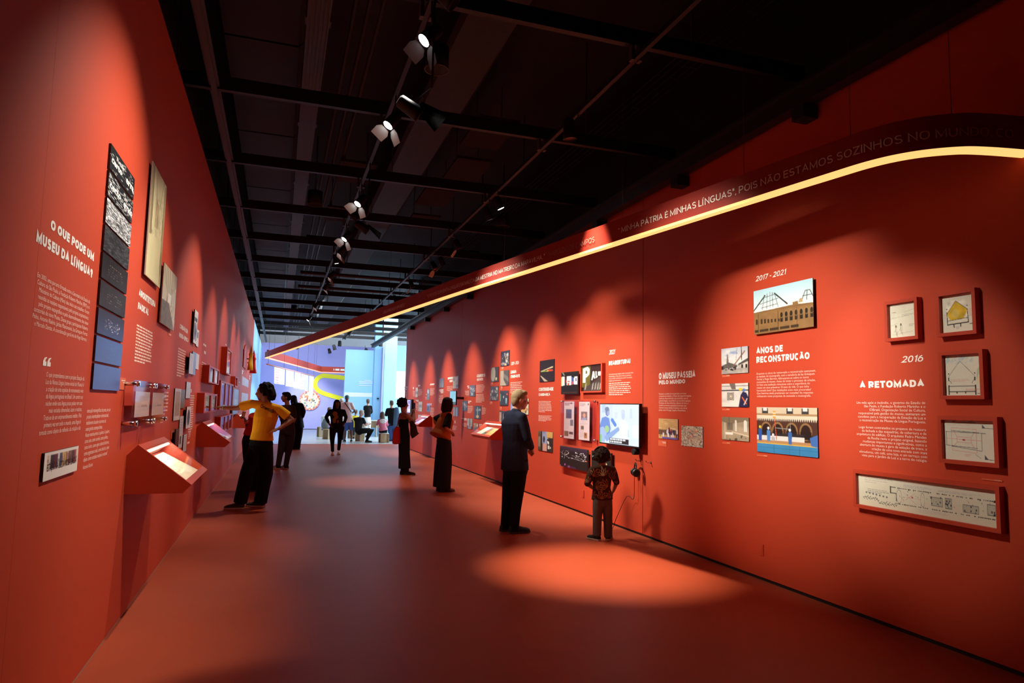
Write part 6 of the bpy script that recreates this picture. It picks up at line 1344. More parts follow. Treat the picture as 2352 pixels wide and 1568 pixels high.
for i in range(nr + 1):
    for k in range(na):
        ang = 2 * math.pi * k / na; rr = R_ * i / nr * (1 + (0.03 * ((k % 4) < 2) if i == nr else 0)); vs.append((C0[0] + rr * math.cos(ang), 39.955, C0[2] + rr * math.sin(ang)))
        cx, cy = 0.5 + 0.49 * i / nr * math.cos(ang), 0.5 - 0.49 * i / nr * math.sin(ang); cols.append(list(a_[min(59, int(cy * 60)), min(59, int(cx * 60))]) + [1])
for i in range(nr):
    for k in range(na): fs.append((i * na + k, i * na + (k + 1) % na, (i + 1) * na + (k + 1) % na, (i + 1) * na + k))
me = bpy.data.meshes.new('print'); me.from_pydata(vs, [], fs); at = me.color_attributes.new('print_colour', 'FLOAT_COLOR', 'POINT'); at.data.foreach_set('color', np.array(cols).ravel()); link('print', me, M_PRINT, root)
mb = MB(); mb.tube([(C0[0], 39.96, C0[2]), (C0[0], 39.998, C0[2])], 0.54, 40); mb.build('backing', M_WHITE, root)

# white sheets hanging from a rod
RA, RB = Vector((-0.447, 25.886, 2.850)), Vector((1.701, 36.626, 2.850))
root = empty('hanging_rod', RA, 'thin pale red rod with wires carrying the white sheets', 'rod')
mb = MB(); mb.tube([RA, RB], 0.025, 8); mb.build('rod', mat('rod_pink', (0.75, 0.35, 0.33), 0.5, linear=True), root)
for k in (0.02, 0.28, 0.55, 0.8, 0.98):
    q = RA.lerp(RB, k); mb = MB(); mb.tube([q, (q.x, q.y, 4.62)], 0.005, 5); mb.build('hanging_wire', M_TRAY, root)
rd = (RB - RA).normalized(); rl = (RB - RA).length
def sheet(k0, k1, hgt, label, seed, red=True):
    a, b = RA.lerp(RB, k0) - Vector((0, 0, 0.03)), RA.lerp(RB, k1) - Vector((0, 0, 0.03))
    p = Pic(26, 54, '#f4f2f0'); p.r = np.random.RandomState(seed)
    if red:
        for y in np.arange(0.08, 0.95, 0.16): p.writing(0.1, y, 0.92, y + 0.12, 1, ['#d86058', '#c84a44'][seed % 2], 0.55, 0.8)
    else: p.writing(0.15, 0.3, 0.8, 0.9, 6, '#c8c0c8', 0.5, 0.6)
    me = print_mesh(p, a, b - a, Vector((0, 0, -hgt)), 'hanging_sheet')
    n = len(me.vertices); co = np.empty(n * 3); me.vertices.foreach_get('co', co); co = co.reshape(-1, 3)
    ph_ = seed * 1.3; s_ = ((co - np.array(a)) @ np.array(rd)); dn = (a.z - co[:, 2]) / hgt
    co[:, 0] += np.sin(s_ * 7 + ph_) * 0.025 * dn; co[:, 1] += np.sin(s_ * 6 + ph_) * 0.03 * dn
    me.vertices.foreach_set('co', co.ravel()); me.update()
    o = link('hanging_sheet', me, M_PAPER); tag(o, label, 'banner', 'white sheets hanging from the rod')
sheet(0.115, 0.30, 0.62, 'white hanging sheet with red writing, first from the left on the rod', 1)
sheet(0.32, 0.48, 0.66, 'white hanging sheet with dense red writing, second on the rod', 2)
sheet(0.50, 0.635, 0.70, 'white hanging sheet with sparse red writing, third on the rod', 3)
sheet(0.65, 0.745, 0.72, 'white hanging sheet with a few red words, fourth on the rod', 4)
sheet(0.75, 0.83, 0.78, 'white hanging sheet nearly blank, fifth on the rod', 5, False)
sheet(0.85, 0.985, 1.12, 'longest white hanging sheet, last on the rod above the round collage', 6, False)

t_ = empty('wall_text', (3.965, 33.990, 2.600), 'faint white lines of text on the light blue partition', 'wall text')
for i, (x0, x1, y) in enumerate(((834, 848, 871), (822, 853, 874), (822, 853, 877), (822, 848, 882))):
    a, b = (3.878, 33.990, 2.683), (4.172, 33.990, 2.692)
for i, (x0, x1, z) in enumerate(((3.95, 4.25, 2.62), (3.7, 4.4, 2.55), (3.7, 4.4, 2.48), (3.7, 4.3, 2.37))):
    mb = MB(); mb.add([(x0, 33.988, z), (x1, 33.988, z), (x1, 33.988, z + 0.035), (x0, 33.988, z + 0.035)], [(0, 1, 2, 3)]); mb.build('text_line', M_WHITE, t_)
q = Vector((5.227, 33.500, 3.777)); r0 = empty('projector', q, 'small black projector hanging beside the blue column', 'projector')
mb = MB(); mb.box(q.x - 0.12, q.x + 0.12, q.y - 0.1, q.y + 0.1, q.z - 0.06, q.z + 0.06); mb.build('body', M_BLACK, r0); mb = MB(); mb.tube([(q.x, q.y, q.z + 0.06), (q.x, q.y, 4.62)], 0.012, 6); mb.build('hanger', M_BLACK, r0)
q = Vector((4.521, 33.190, 1.761)); mb = MB(); mb.box(q.x - 0.05, q.x + 0.05, 33.14, 33.199, q.z - 0.03, q.z + 0.03); tag(mb.build('door_lock', M_BLACK), 'small dark lock box on the blue column', 'lock')

# stools and table
def stool(x, y, rz, m_top, label, h=0.45, r=0.19):
    root = empty('stool', (x, y, 0), label, 'stool', 'plywood stools'); c, s_ = math.cos(rz), math.sin(rz)
    mb = MB(); mb.tube([(x, y, h - 0.025), (x, y, h)], r, 24); mb.build('seat', m_top, root)
    for k in range(3):
        a = rz + k * 2 * math.pi / 3; d_ = Vector((math.cos(a), math.sin(a), 0)); n_ = Vector((-d_.y, d_.x, 0))
        mb = MB(); mb.obox(Vector((x, y, (h - 0.025) / 2)) + d_ * (r * 0.5), d_ * r * 0.45, n_ * 0.011, (0, 0, (h - 0.025) / 2)); mb.obox(Vector((x, y, (h - 0.025) / 2)) + d_ * (r * 0.95), d_ * 0.01, n_ * 0.09, (0, 0, (h - 0.025) / 2)); mb.build('leg', M_PLY, root)
    return root
stool(*(1.891, 31.681), 0.4, M_PLY, 'plywood stool leftmost behind the walking woman')
stool(*(2.015, 29.851), 1.1, M_PLY, 'plywood stool with a red edge directly beside the walking woman', 0.42)
stool(*(3.132, 30.647), 0.3, M_PLY, 'plywood stool behind the legs of the man in blue shorts', 0.36)
stool(*(3.203, 28.262), 0.9, M_PLYP, 'plywood stool under the seated grey-haired man', 0.42)
stool(*(4.016, 27.371), 0.2, M_PLYP, 'pale stool under the child in the pink jacket', 0.37)
tb = (4.005, 32.280)
root = empty('work_table', (tb[0], tb[1], 0), 'long pale plywood table in front of the seated grey-haired man', 'table')
mb = MB(); mb.box(tb[0] - 0.85, tb[0] + 1.15, tb[1] - 0.35, tb[1] + 0.35, 0.715, 0.745); mb.build('table_top', M_PLYP, root)
mb = MB(); mb.box(tb[0] - 0.8, tb[0] + 1.1, tb[1] - 0.02, tb[1] + 0.01, 0.40, 0.715); mb.build('modesty_panel', M_PLY, root)
for dx in (-0.7, 0.35, 1.0):
    mb = MB(); mb.box(tb[0] + dx - 0.015, tb[0] + dx + 0.015, tb[1] - 0.32, tb[1] + 0.32, 0, 0.715); mb.build('leg', M_PLYP, root)


# ------------------------------------------------------------------ people
def skin(name, c): return mat(name, c, 0.5, 0.4, linear=True)
SK = {'brown': skin('skin_brown', (0.30, 0.13, 0.07)), 'dark': skin('skin_dark', (0.13, 0.055, 0.032)), 'light': skin('skin_light', (0.58, 0.31, 0.21)), 'tan': skin('skin_tan', (0.42, 0.19, 0.11))}
def cloth(name, c, rough=0.85, bump=0.6, bs=9.0): return mat(name, c, rough, 0.15, bump=bump, bscale=bs, mottle=0.10, mscale=10, linear=True)
C_BLACK = cloth('black_cloth', (0.006, 0.006, 0.0065)); C_DGREY = cloth('charcoal_denim', (0.035, 0.036, 0.042)); C_YEL = cloth('yellow_cotton', (0.78, 0.40, 0.012)); C_NAVY = cloth('navy_denim_shirt', (0.021, 0.027, 0.052))
C_BROWN = cloth('brown_cloth', (0.035, 0.018, 0.014)); C_RUST = cloth('rust_vest', (0.40, 0.10, 0.022)); C_DENIM = cloth('dark_wide_denim', (0.016, 0.018, 0.022)); C_BLUE = cloth('blue_shorts', (0.06, 0.11, 0.32)); C_PINKW = cloth('pale_pink_tee', (0.72, 0.55, 0.52)); C_PINK = cloth('pink_fleece', (0.66, 0.18, 0.26)); C_JEAN = cloth('blue_jeans', (0.04, 0.08, 0.20)); C_JACK = cloth('washed_denim_jacket', (0.07, 0.12, 0.19)); C_RED = cloth('red_cloth', (0.45, 0.02, 0.012)); C_WHITE = cloth('white_cloth', (0.7, 0.68, 0.64)); C_SLATE = cloth('slate_shirt', (0.012, 0.016, 0.022)); C_GREYP = cloth('grey_brown_trousers', (0.11, 0.095, 0.092)); C_YTEE = cloth('bright_yellow_top', (0.75, 0.62, 0.04))
H_BLACK = mat('black_hair', (0.005, 0.004, 0.004), 0.75, 0.1, bump=0.7, bscale=60, linear=True); H_BROWN = mat('brown_hair', (0.022, 0.011, 0.007), 0.75, 0.12, bump=0.7, bscale=60, linear=True); H_GREY = mat('grey_blond_hair', (0.30, 0.22, 0.12), 0.7, 0.15, bump=0.25, bscale=120, linear=True); H_PALE = mat('pale_grey_hair', (0.42, 0.40, 0.34), 0.6, 0.3, bump=0.6, bscale=60, linear=True); H_BRONZE = mat('light_brown_hair', (0.10, 0.06, 0.035), 0.6, 0.3, bump=0.5, bscale=60, linear=True)
M_EYE = mat('eye_white', (0.6, 0.58, 0.55), 0.2, 0.5, linear=True); M_IRIS = mat('dark_iris', (0.01, 0.008, 0.006), 0.2, 0.5, linear=True); M_SOLE = mat('pale_rubber_sole', (0.55, 0.50, 0.42), 0.7, 0.2, linear=True); M_SOLED = mat('grey_rubber_sole', (0.06, 0.055, 0.05), 0.7, 0.2, linear=True)
M_SHOEB = mat('black_shoe', (0.010, 0.010, 0.011), 0.6, 0.3, linear=True); M_SHOEBR = mat('brown_suede', (0.13, 0.055, 0.022), 0.8, 0.2, linear=True); M_SHOEGR = mat('grey_taupe_shoe', (0.055, 0.04, 0.035), 0.8, 0.2, linear=True); M_SHOEW = mat('cream_shoe', (0.85, 0.82, 0.62), 0.7, 0.2, linear=True)
V = Vector


def loft(mb, pts, radii, side=None, n=14, cap=(0.9, 0.9)):
    """closed tapered tube; radii = number or (side, depth) per point; rounded ends"""
    pts = [V(p) for p in pts]; rr = [(r, r) if not isinstance(r, (tuple, list)) else tuple(r) for r in radii]
    m = len(pts); side = V(side) if side is not None else V((1, 0.05, 0.02))
    vs = []; rings = 0
    tans = [(pts[min(i + 1, m - 1)] - pts[max(i - 1, 0)]).normalized() for i in range(m)]
    seq = []
    for e in (0.97, 0.75, 0.4): seq.append((pts[0] - tans[0] * min(rr[0]) * e * cap[0], rr[0], math.sqrt(max(0.02, 1 - e * e)), tans[0]))
    for i in range(m): seq.append((pts[i], rr[i], 1.0, tans[i]))
    for e in (0.4, 0.75, 0.97): seq.append((pts[-1] + tans[-1] * min(rr[-1]) * e * cap[1], rr[-1], math.sqrt(max(0.02, 1 - e * e)), tans[-1]))
    for p, r, k, t in seq:
        u = side - t * side.dot(t)
        if u.length < 0.05: u = V((0.1, 1, 0.2)) - t * t.dot(V((0.1, 1, 0.2)))
        u.normalize(); w = t.cross(u)
        vs += [p + u * (math.cos(2 * math.pi * j / n) * r[0] * k) + w * (math.sin(2 * math.pi * j / n) * r[1] * k) for j in range(n)]
    fs = []
    for i in range(len(seq) - 1):
        for j in range(n): a, b = i * n + j, i * n + (j + 1) % n; fs.append((a, b, b + n, a + n))
    fs += [tuple(range(n))[::-1], tuple(range((len(seq) - 1) * n, len(seq) * n))]
    mb.add(vs, fs, True)


def ball(mb, c, r, fx=None, fz=None, n=14):
    """ellipsoid, radii (side, forward, up) in the given frame"""
    c = V(c); r = (r, r, r) if not isinstance(r, (tuple, list)) else r
    z = (V(fz) if fz is not None else V((0, 0, 1))).normalized(); y = V(fx) if fx is not None else V((0, 1, 0)); y = (y - z * y.dot(z)).normalized(); x = y.cross(z)
    vs, fs = [], []; m = n // 2 + 1
    for i in range(m + 1):
        a = math.pi * (i + 0.001 if i == 0 else (i - 0.001 if i == m else i)) / m
        vs += [c + x * (r[0] * math.sin(a) * math.cos(2 * math.pi * j / n)) + y * (r[1] * math.sin(a) * math.sin(2 * math.pi * j / n)) + z * (r[2] * math.cos(a)) for j in range(n)]
    for i in range(m):
        for j in range(n): p, q = i * n + j, i * n + (j + 1) % n; fs.append((p, p + n, q + n, q))
    fs += [tuple(range(n)), tuple(range(m * n, m * n + n))[::-1]]
    mb.add(vs, fs, True)


def fuse(mb, voxel, smooth=3, name='body'):
    """merge overlapping solids into one continuous skin"""
    me = mb.mesh(name); o = bpy.data.objects.new('fusing', me); scene.collection.objects.link(o)
    r = o.modifiers.new('r', 'REMESH'); r.mode = 'VOXEL'; r.voxel_size = voxel; r.use_smooth_shade = True
    s = o.modifiers.new('s', 'SMOOTH'); s.iterations = smooth; s.factor = 0.5
    dg = bpy.context.evaluated_depsgraph_get(); dg.update()
    out = bpy.data.meshes.new_from_object(o.evaluated_get(dg)); out.name = name
    bpy.data.objects.remove(o); bpy.data.meshes.remove(me)
    out.polygons.foreach_set('use_smooth', [True] * len(out.polygons))
    return out


def hand(mb, w, tip, s, palm_n, curl=0.5, thumb_side=1):
    """palm, four bent fingers of different lengths and a thumb from the side of the palm"""
    w, tip = V(w), V(tip); d = (tip - w).normalized(); nrm = V(palm_n); nrm = (nrm - d * nrm.dot(d))
    if nrm.length < 0.05: nrm = V((0, 0, 1)) - d * d.z
    nrm.normalize(); sd = d.cross(nrm)
    pl = 0.085 * s
    loft(mb, [w - d * 0.01, w + d * pl * 0.5, w + d * pl], [(0.026 * s, 0.02 * s), (0.038 * s, 0.017 * s), (0.040 * s, 0.014 * s)], sd, 10)
    for i, (o, L) in enumerate(((-0.03, 0.066), (-0.010, 0.076), (0.010, 0.072), (0.029, 0.056))):
        b = w + d * pl * 0.92 + sd * o * s; a1 = curl * 0.7; a2 = curl * 1.5
        d1 = d * math.cos(a1) + nrm * math.sin(a1); d2 = d * math.cos(a2) + nrm * math.sin(a2)
        k1 = b + d1 * L * 0.5 * s; k2 = k1 + d2 * L * 0.5 * s
        loft(mb, [b, k1, k2], [0.0095 * s, 0.0085 * s, 0.007 * s], sd, 8)
    b = w + d * pl * 0.3 - sd * 0.03 * s * thumb_side; td = (d * 0.75 - sd * 0.6 * thumb_side + nrm * 0.3).normalized()
    loft(mb, [b, b + td * 0.032 * s, b + (td * 0.4 + d * 0.6).normalized() * 0.062 * s], [0.013 * s, 0.011 * s, 0.008 * s], sd, 8)


def head_parts(mb, c, f, up, s):
    """skull, jaw, nose, brow, lips, ears around the mid-skull point"""
    r = f.cross(up).normalized()
    P = lambda x, y, z: c + (r * x + f * y + up * z) * s
    ball(mb, P(0, -0.005, 0.015), (0.074 * s, 0.094 * s, 0.095 * s), f, up, 18)
    ball(mb, P(0, 0.030, -0.045), (0.058 * s, 0.062 * s, 0.068 * s), f, up, 16)
    ball(mb, P(0, 0.062, -0.093), (0.024 * s, 0.022 * s, 0.020 * s), f, up, 10)
    loft(mb, [P(0, 0.086, 0.004), P(0, 0.104, -0.028), P(0, 0.103, -0.034)], [0.011 * s, 0.015 * s, 0.013 * s], r, 10)
    loft(mb, [P(-0.045, 0.073, 0.022), P(0, 0.086, 0.025), P(0.045, 0.073, 0.022)], [0.010 * s, 0.011 * s, 0.010 * s], up, 8)
    loft(mb, [P(-0.02, 0.083, -0.062), P(0, 0.091, -0.060), P(0.02, 0.083, -0.062)], [0.007 * s, 0.010 * s, 0.007 * s], up, 8)
    for sg in (-1, 1):
        ball(mb, P(0.045 * sg, 0.056, -0.025), (0.026 * s, 0.025 * s, 0.026 * s), f, up, 10)
        ball(mb, P(0.076 * sg, -0.010, -0.012), (0.010 * s, 0.020 * s, 0.033 * s), f, up, 10)


def eyes(root, c, f, up, s):
    r = f.cross(up).normalized()
    for sg in (-1, 1):
        q = c + (r * 0.032 * sg + f * 0.078 + up * 0.004) * s
        mb = MB(); ball(mb, q, 0.0125 * s, f, up, 10); o = mb.build('eye', M_EYE, root)
        mb = MB(); ball(mb, q + f * 0.0085 * s, 0.0065 * s, f, up, 8); mb.build('iris', M_IRIS, o)


def hair_mesh(kind, c, f, up, s, vox):
    mb = MB(); r = f.cross(up).normalized(); rn = random.Random(int(abs(c.x * 1000 + c.y * 77)))
    P = lambda x, y, z: c + (r * x + f * y + up * z) * s
    if kind in ('short', 'bob', 'long', 'bun', 'fringe'):
        ball(mb, P(0, -0.022, 0.032), (0.084 * s, 0.094 * s, 0.094 * s), f, up, 18)
        ball(mb, P(0, -0.05, -0.01), (0.078 * s, 0.06 * s, 0.085 * s), f, up, 14)
        ball(mb, P(0, 0.03, 0.085), (0.062 * s, 0.06 * s, 0.04 * s), f, up, 12)
    if kind == 'bob':
        loft(mb, [P(0, -0.02, 0.06), P(0, -0.035, -0.03), P(0, -0.045, -0.10), P(0, -0.045, -0.135)], [(0.09 * s, 0.09 * s), (0.105 * s, 0.09 * s), (0.11 * s, 0.085 * s), (0.09 * s, 0.06 * s)], r, 18)
        for sg in (-1, 1): loft(mb, [P(0.07 * sg, 0.035, 0.05), P(0.085 * sg, 0.03, -0.04), P(0.085 * sg, 0.015, -0.12)], [0.03 * s, 0.03 * s, 0.022 * s], f, 10)
    if kind == 'long':
        loft(mb, [P(0, -0.04, 0.04), P(0, -0.06, -0.1), P(0, -0.085, -0.22), P(0, -0.095, -0.36)], [(0.088 * s, 0.07 * s), (0.10 * s, 0.055 * s), (0.105 * s, 0.045 * s), (0.07 * s, 0.025 * s)], r, 16)
        for sg in (-1, 1): loft(mb, [P(0.072 * sg, 0.02, 0.05), P(0.085 * sg, 0.02, -0.08), P(0.10 * sg, 0.0, -0.22)], [0.028 * s, 0.034 * s, 0.02 * s], f, 10)
    if kind == 'bun': ball(mb, P(0, -0.09, 0.09), 0.045 * s)
    if kind in ('afro', 'curly', 'curlylong'):
        R = {'afro': 0.112, 'curly': 0.116, 'curlylong': 0.098}[kind]; zc = {'afro': 0.03, 'curly': 0.012, 'curlylong': 0.03}[kind]
        ball(mb, P(0, -0.03, zc), (R * s, R * s * 1.02, R * s), f, up, 18)
        for i in range(90):
            a, z = rn.uniform(0, 2 * math.pi), rn.uniform(-0.75, 1.0); q = math.sqrt(max(0, 1 - z * z)); x, y = q * math.cos(a), q * math.sin(a)
            if y > 0.35 and z < 0.55: continue
            ball(mb, P(x * R, y * R * 1.02 - 0.03, z * R + zc), rn.uniform(0.014, 0.026) * s, n=8)
        if kind == 'curlylong':
            for i in range(34):
                x = rn.uniform(-0.095, 0.085); y = -0.055 - rn.uniform(0, 0.07); L = rn.uniform(0.06, 0.12)
                loft(mb, [P(x, y, 0.03), P(x * 1.1, y - 0.02, -L * 0.5), P(x * 1.1 + rn.uniform(-0.02, 0.02), y - 0.01, -L)], [0.022 * s, 0.02 * s, 0.012 * s], r, 7)
    if kind == 'fringe': loft(mb, [P(-0.05, 0.06, 0.06), P(0, 0.078, 0.065), P(0.05, 0.06, 0.06)], [0.025 * s, 0.03 * s, 0.025 * s], up, 10)
    if kind == 'cap':
        ball(mb, P(0, -0.008, 0.045), (0.083 * s, 0.102 * s, 0.075 * s), f, up, 18)
    return fuse(mb, vox, 2, 'hair')


def shoe(root, ankle, toe, s, m, sole=M_SOLED, boot=0.0, stripes=False, name='shoe'):
    a, t_ = V(ankle), V(toe); d = V((t_.x - a.x, t_.y - a.y, 0)); L = 0.265 * s; d.normalize()
    heel = V((a.x, a.y, 0)) - d * 0.06 * s; sd = V((-d.y, d.x, 0)); g = 0.003
    prof = [(0.0, 0.030, 0.060), (0.06, 0.037, 0.078), (0.25, 0.040, 0.085), (0.45, 0.040, 0.066), (0.65, 0.047, 0.050), (0.85, 0.043, 0.040), (0.97, 0.024, 0.026), (1.0, 0.008, 0.014)]
    vs, fs, n = [], [], 12
    for k, w, h in prof:
        for j in range(n):
            th = math.pi * j / (n - 1); vs.append(heel + d * L * k + sd * (math.cos(th) * w * s) + V((0, 0, g + 0.016 * s + math.sin(th) ** 0.8 * (h * s))))
    for i in range(len(prof) - 1):
        for j in range(n - 1): fs.append((i * n + j, i * n + j + 1, (i + 1) * n + j + 1, (i + 1) * n + j))
        fs.append((i * n + n - 1, i * n, (i + 1) * n, (i + 1) * n + n - 1))
    fs += [tuple(range(n))[::-1], tuple(range((len(prof) - 1) * n, len(prof) * n))]
    mb = MB(); mb.add(vs, fs, True)
    if boot: loft(mb, [heel + d * 0.07 * s + V((0, 0, 0.06 * s)), heel + d * 0.065 * s + V((0, 0, boot))], [(0.045 * s, 0.052 * s), (0.05 * s, 0.055 * s)], sd, 14)
    o = mb.build(name, m, root)
    mb = MB(); out = []
    for k, w, h in prof: out.append((k, w))
    ring = [heel + d * L * (k * 1.02 - 0.005) + sd * w * s * 1.06 for k, w in out] + [heel + d * L * (k * 1.02 - 0.005) - sd * w * s * 1.06 for k, w in out[::-1]]
    mb.prism([p + V((0, 0, g)) for p in ring], V((0, 0, 0.022 * s))); mb.build('sole', sole, o)
    if stripes:
        mb = MB()
        for q in (0.36, 0.45, 0.54):
            for sg in (-1, 1): mb.obox(heel + d * L * q + sd * sg * 0.041 * s + V((0, 0, 0.045 * s)), d * 0.006 * s + V((0, 0, 0.0)), sd * 0.004 * s, d * 0.012 * s + V((0, 0, 0.022 * s)))
        st_ = mb.build('stripes', M_SOLE, o); st_['kind'] = 'stuff'
    return o


def person(label, J, face, hface, s=1.0, skinm='brown', hair='short', hairm=None, top=None, topm=None, sleeve=0.55, bottom='trousers', botm=None, shoes=None, sole=M_SOLED, vox=0.011, girth=1.0, wide=1.0, hem=None, hemup=0.0, group=None, boot=0.0, stripes=False, fingers=True, palm=(0, 0, -1), curl=0.5, headup=None, headc=True, flare=0.0, cap=None, socks=None, legs_bare=False, chest=1.0):
    J = {k: V(v) for k, v in J.items()}
    fwd = V((face[0], face[1], 0)).normalized(); side = V((fwd.y, -fwd.x, 0))
    hf = V(hface).normalized(); up = (V(headup) if headup else (J['head'] - J['neck']) * 0.5 + V((0, 0, 1)) * (J['head'] - J['neck']).length).normalized()
    hf = (hf - up * hf.dot(up)).normalized()
    c = J['head']; g = girth * s
    sm = (J['sa'] + J['sb']) / 2
    # --- body: one continuous skin
    mb = MB()
    loft(mb, [J['pelvis'], J['waist'], J['chest'], sm + V((0, 0, 0.0))], [(0.125 * g, 0.085 * g), (0.105 * g, 0.08 * g), (0.13 * g, 0.09 * g), (0.09 * g, 0.06 * g)], side, 16)
    loft(mb, [J['sa'], sm + V((0, 0, 0.012 * s)), J['sb']], [0.045 * s, 0.06 * s, 0.045 * s], fwd, 12)
    loft(mb, [sm - fwd * 0.01 * s, J['neck'] * 0.6 + sm * 0.4, c - up * 0.06 * s - hf * 0.015 * s], [0.062 * s, 0.053 * s, 0.054 * s], side, 14)
    head_parts(mb, c, hf, up, s)
    for q in 'ab':
        S_q, E_, W_q, H_ = J['s' + q], J['e' + q], J['w' + q], J['h' + q]
        loft(mb, [S_q, S_q.lerp(E_, 0.5), E_], [0.046 * s, 0.042 * s, 0.035 * s], side, 12)
        loft(mb, [E_, E_.lerp(W_q, 0.35), W_q], [0.036 * s, 0.036 * s, 0.025 * s], side, 12)
        if fingers: hand(mb, W_q, H_, s, palm, curl, 1 if q == 'a' else -1)
        else: loft(mb, [W_q, W_q + (H_ - W_q).normalized() * 0.08 * s, W_q + (H_ - W_q).normalized() * 0.15 * s], [0.028 * s, 0.034 * s, 0.018 * s], side, 10)
        hp, kn, an = J['hip' + q], J['k' + q], J['a' + q]
        loft(mb, [hp, hp.lerp(kn, 0.5), kn], [0.074 * g, 0.064 * g, 0.050 * s], side, 12)
        loft(mb, [kn, kn.lerp(an, 0.35), an, an - V((0, 0, 0.02 * s))], [0.05 * s, 0.05 * s, 0.034 * s, 0.034 * s], side, 12)
    me = fuse(mb, vox, 3, 'person')
    root = link('person', me, SK[skinm]); tag(root, label, 'person', group)
    eyes(root, c, hf, up, s)
    if hair: link('hair', hair_mesh(hair, c, hf, up, s, max(vox * 0.7, 0.008)), hairm or H_BLACK, root)
    # --- clothes
    if top:
        mb = MB(); b = 0.016 * s
        hz = hem if hem is not None else J['pelvis'].z - 0.05 * s
        pl = J['pelvis'].copy(); wl_ = J['waist']; low = pl + (pl - wl_).normalized() * (pl.z - hz) if pl.z > hz else wl_.lerp(pl, (wl_.z - hz) / max(1e-3, wl_.z - pl.z))
        fl_ = 1 + flare
        pts = [low, wl_.lerp(low, 0.5), wl_, J['chest'], sm + V((0, 0, -0.01 * s))]
        rad = [((0.140 * g + b) * fl_, (0.10 * g + b) * fl_), ((0.132 * g + b) * (1 + flare * 0.5), (0.098 * g + b) * (1 + flare * 0.5)), (0.122 * g + b, 0.092 * g + b), (0.146 * g * chest + b, 0.102 * g * chest + b), (0.105 * g + b, 0.07 * g + b)]
        loft(mb, pts, rad, side, 20, (0.12, 0.9))
        loft(mb, [J['sa'], sm + V((0, 0, 0.008 * s)), J['sb']], [0.058 * s, 0.07 * s, 0.058 * s], fwd, 14)
        if top == 'shirt': loft(mb, [sm - fwd * 0.01 * s, J['neck'] * 0.5 + sm * 0.5 - fwd * 0.005 * s], [0.07 * s, 0.066 * s], side, 14)
        for q in 'ab':
            S_q, E_, W_q = J['s' + q], J['e' + q], J['w' + q]
            if sleeve > 0:
                k = min(sleeve, 1.0); loft(mb, [S_q, S_q.lerp(E_, k * 0.5), S_q.lerp(E_, k)], [0.062 * s, 0.060 * s * wide ** 0.3, 0.058 * s * wide ** 0.5 if k < 1 else 0.05 * s], side, 14, (0.9, 0.12 if k < 1 else 0.9))
            if sleeve > 1: k = sleeve - 1; loft(mb, [E_, E_.lerp(W_q, k * 0.5), E_.lerp(W_q, k)], [0.05 * s, 0.048 * s, 0.040 * s], side, 14, (0.9, 0.2))
        me = fuse(mb, vox * 1.05, 2, top); link(top, me, topm, root)
    if bottom in ('trousers', 'shorts'):
        mb = MB(); b = 0.014 * s; pv = J['pelvis']
        loft(mb, [pv.lerp(J['waist'], 0.35), pv, (J['hipa'] + J['hipb']) / 2 - V((0, 0, 0.02 * s))], [(0.128 * g + b, 0.09 * g + b), (0.145 * g + b, 0.10 * g + b), (0.135 * g + b, 0.098 * g + b)], side, 18)
        for q in 'ab':
            hp, kn, an = J['hip' + q], J['k' + q], J['a' + q]
            if bottom == 'shorts': e = hp.lerp(kn, 0.92); loft(mb, [hp, hp.lerp(e, 0.5), e], [0.088 * g, 0.088 * g, 0.084 * g], side, 14, (0.9, 0.12))
            else:
                wk = wide
                loft(mb, [hp, hp.lerp(kn, 0.5), kn, kn.lerp(an, 0.5), an - V((0, 0, 0.035 * s))], [0.086 * g, 0.078 * g * wk ** 0.5, 0.064 * g * wk, 0.058 * s * wk ** 1.3, 0.052 * s * wk ** 1.6], side, 16, (0.9, 0.12))
        me = fuse(mb, vox * 1.05, 2, bottom); link(bottom, me, botm, root)
    if bottom == 'dress':
        mb = MB(); b = 0.014 * s; an = (J['aa'] + J['ab']) / 2; pv = J['pelvis']
        kz = lambda z: pv.lerp(an, (pv.z - z) / (pv.z - an.z))
        loft(mb, [an + V((0, 0, hemup)), kz(pv.z * 0.55), pv, J['waist'], J['chest'] + V((0, 0, -0.02))], [((0.15 * wide) * s, 0.125 * wide * s), (0.142 * s, 0.118 * s), (0.15 * g + b, 0.108 * g + b), (0.12 * g + b, 0.09 * g + b), (0.135 * g + b, 0.098 * g + b)], side, 20, (0.1, 0.3))
        link('dress', fuse(mb, vox * 1.05, 2, 'dress'), botm, root)
    for q in 'ab':
        if shoes is not None: shoe(root, J['a' + q], J['t' + q], s, shoes, sole, boot, stripes)
    return root, dict(J=J, c=c, hf=hf, up=up, r=hf.cross(up).normalized(), fwd=fwd, side=side, s=s)


# 1 the guide in yellow, seen from behind, pointing at the left wall
J = {'head': (-0.206, 10.670, 1.676), 'neck': (-0.187, 10.670, 1.543), 'chest': (-0.157, 10.670, 1.315), 'waist': (-0.194, 10.670, 1.094), 'pelvis': (-0.203, 10.670, 0.924), 'sa': (-0.364, 10.670, 1.501), 'ea': (-0.572, 10.770, 1.433), 'wa': (-0.741, 10.840, 1.436), 'ha': (-0.874, 10.870, 1.452), 'sb': (0.012, 10.670, 1.432), 'eb': (0.209, 10.670, 1.275), 'wb': (0.032, 10.530, 1.151), 'hb': (-0.068, 10.540, 1.119), 'hipa': (-0.272, 10.670, 0.880), 'ka': (-0.371, 10.670, 0.507), 'aa': (-0.444, 10.670, 0.126), 'ta': (-0.670, 10.670, 0.040), 'hipb': (-0.130, 10.720, 0.877), 'kb': (-0.117, 10.770, 0.481), 'ab': (-0.176, 10.810, 0.100), 'tb': (-0.313, 10.870, 0.052)}
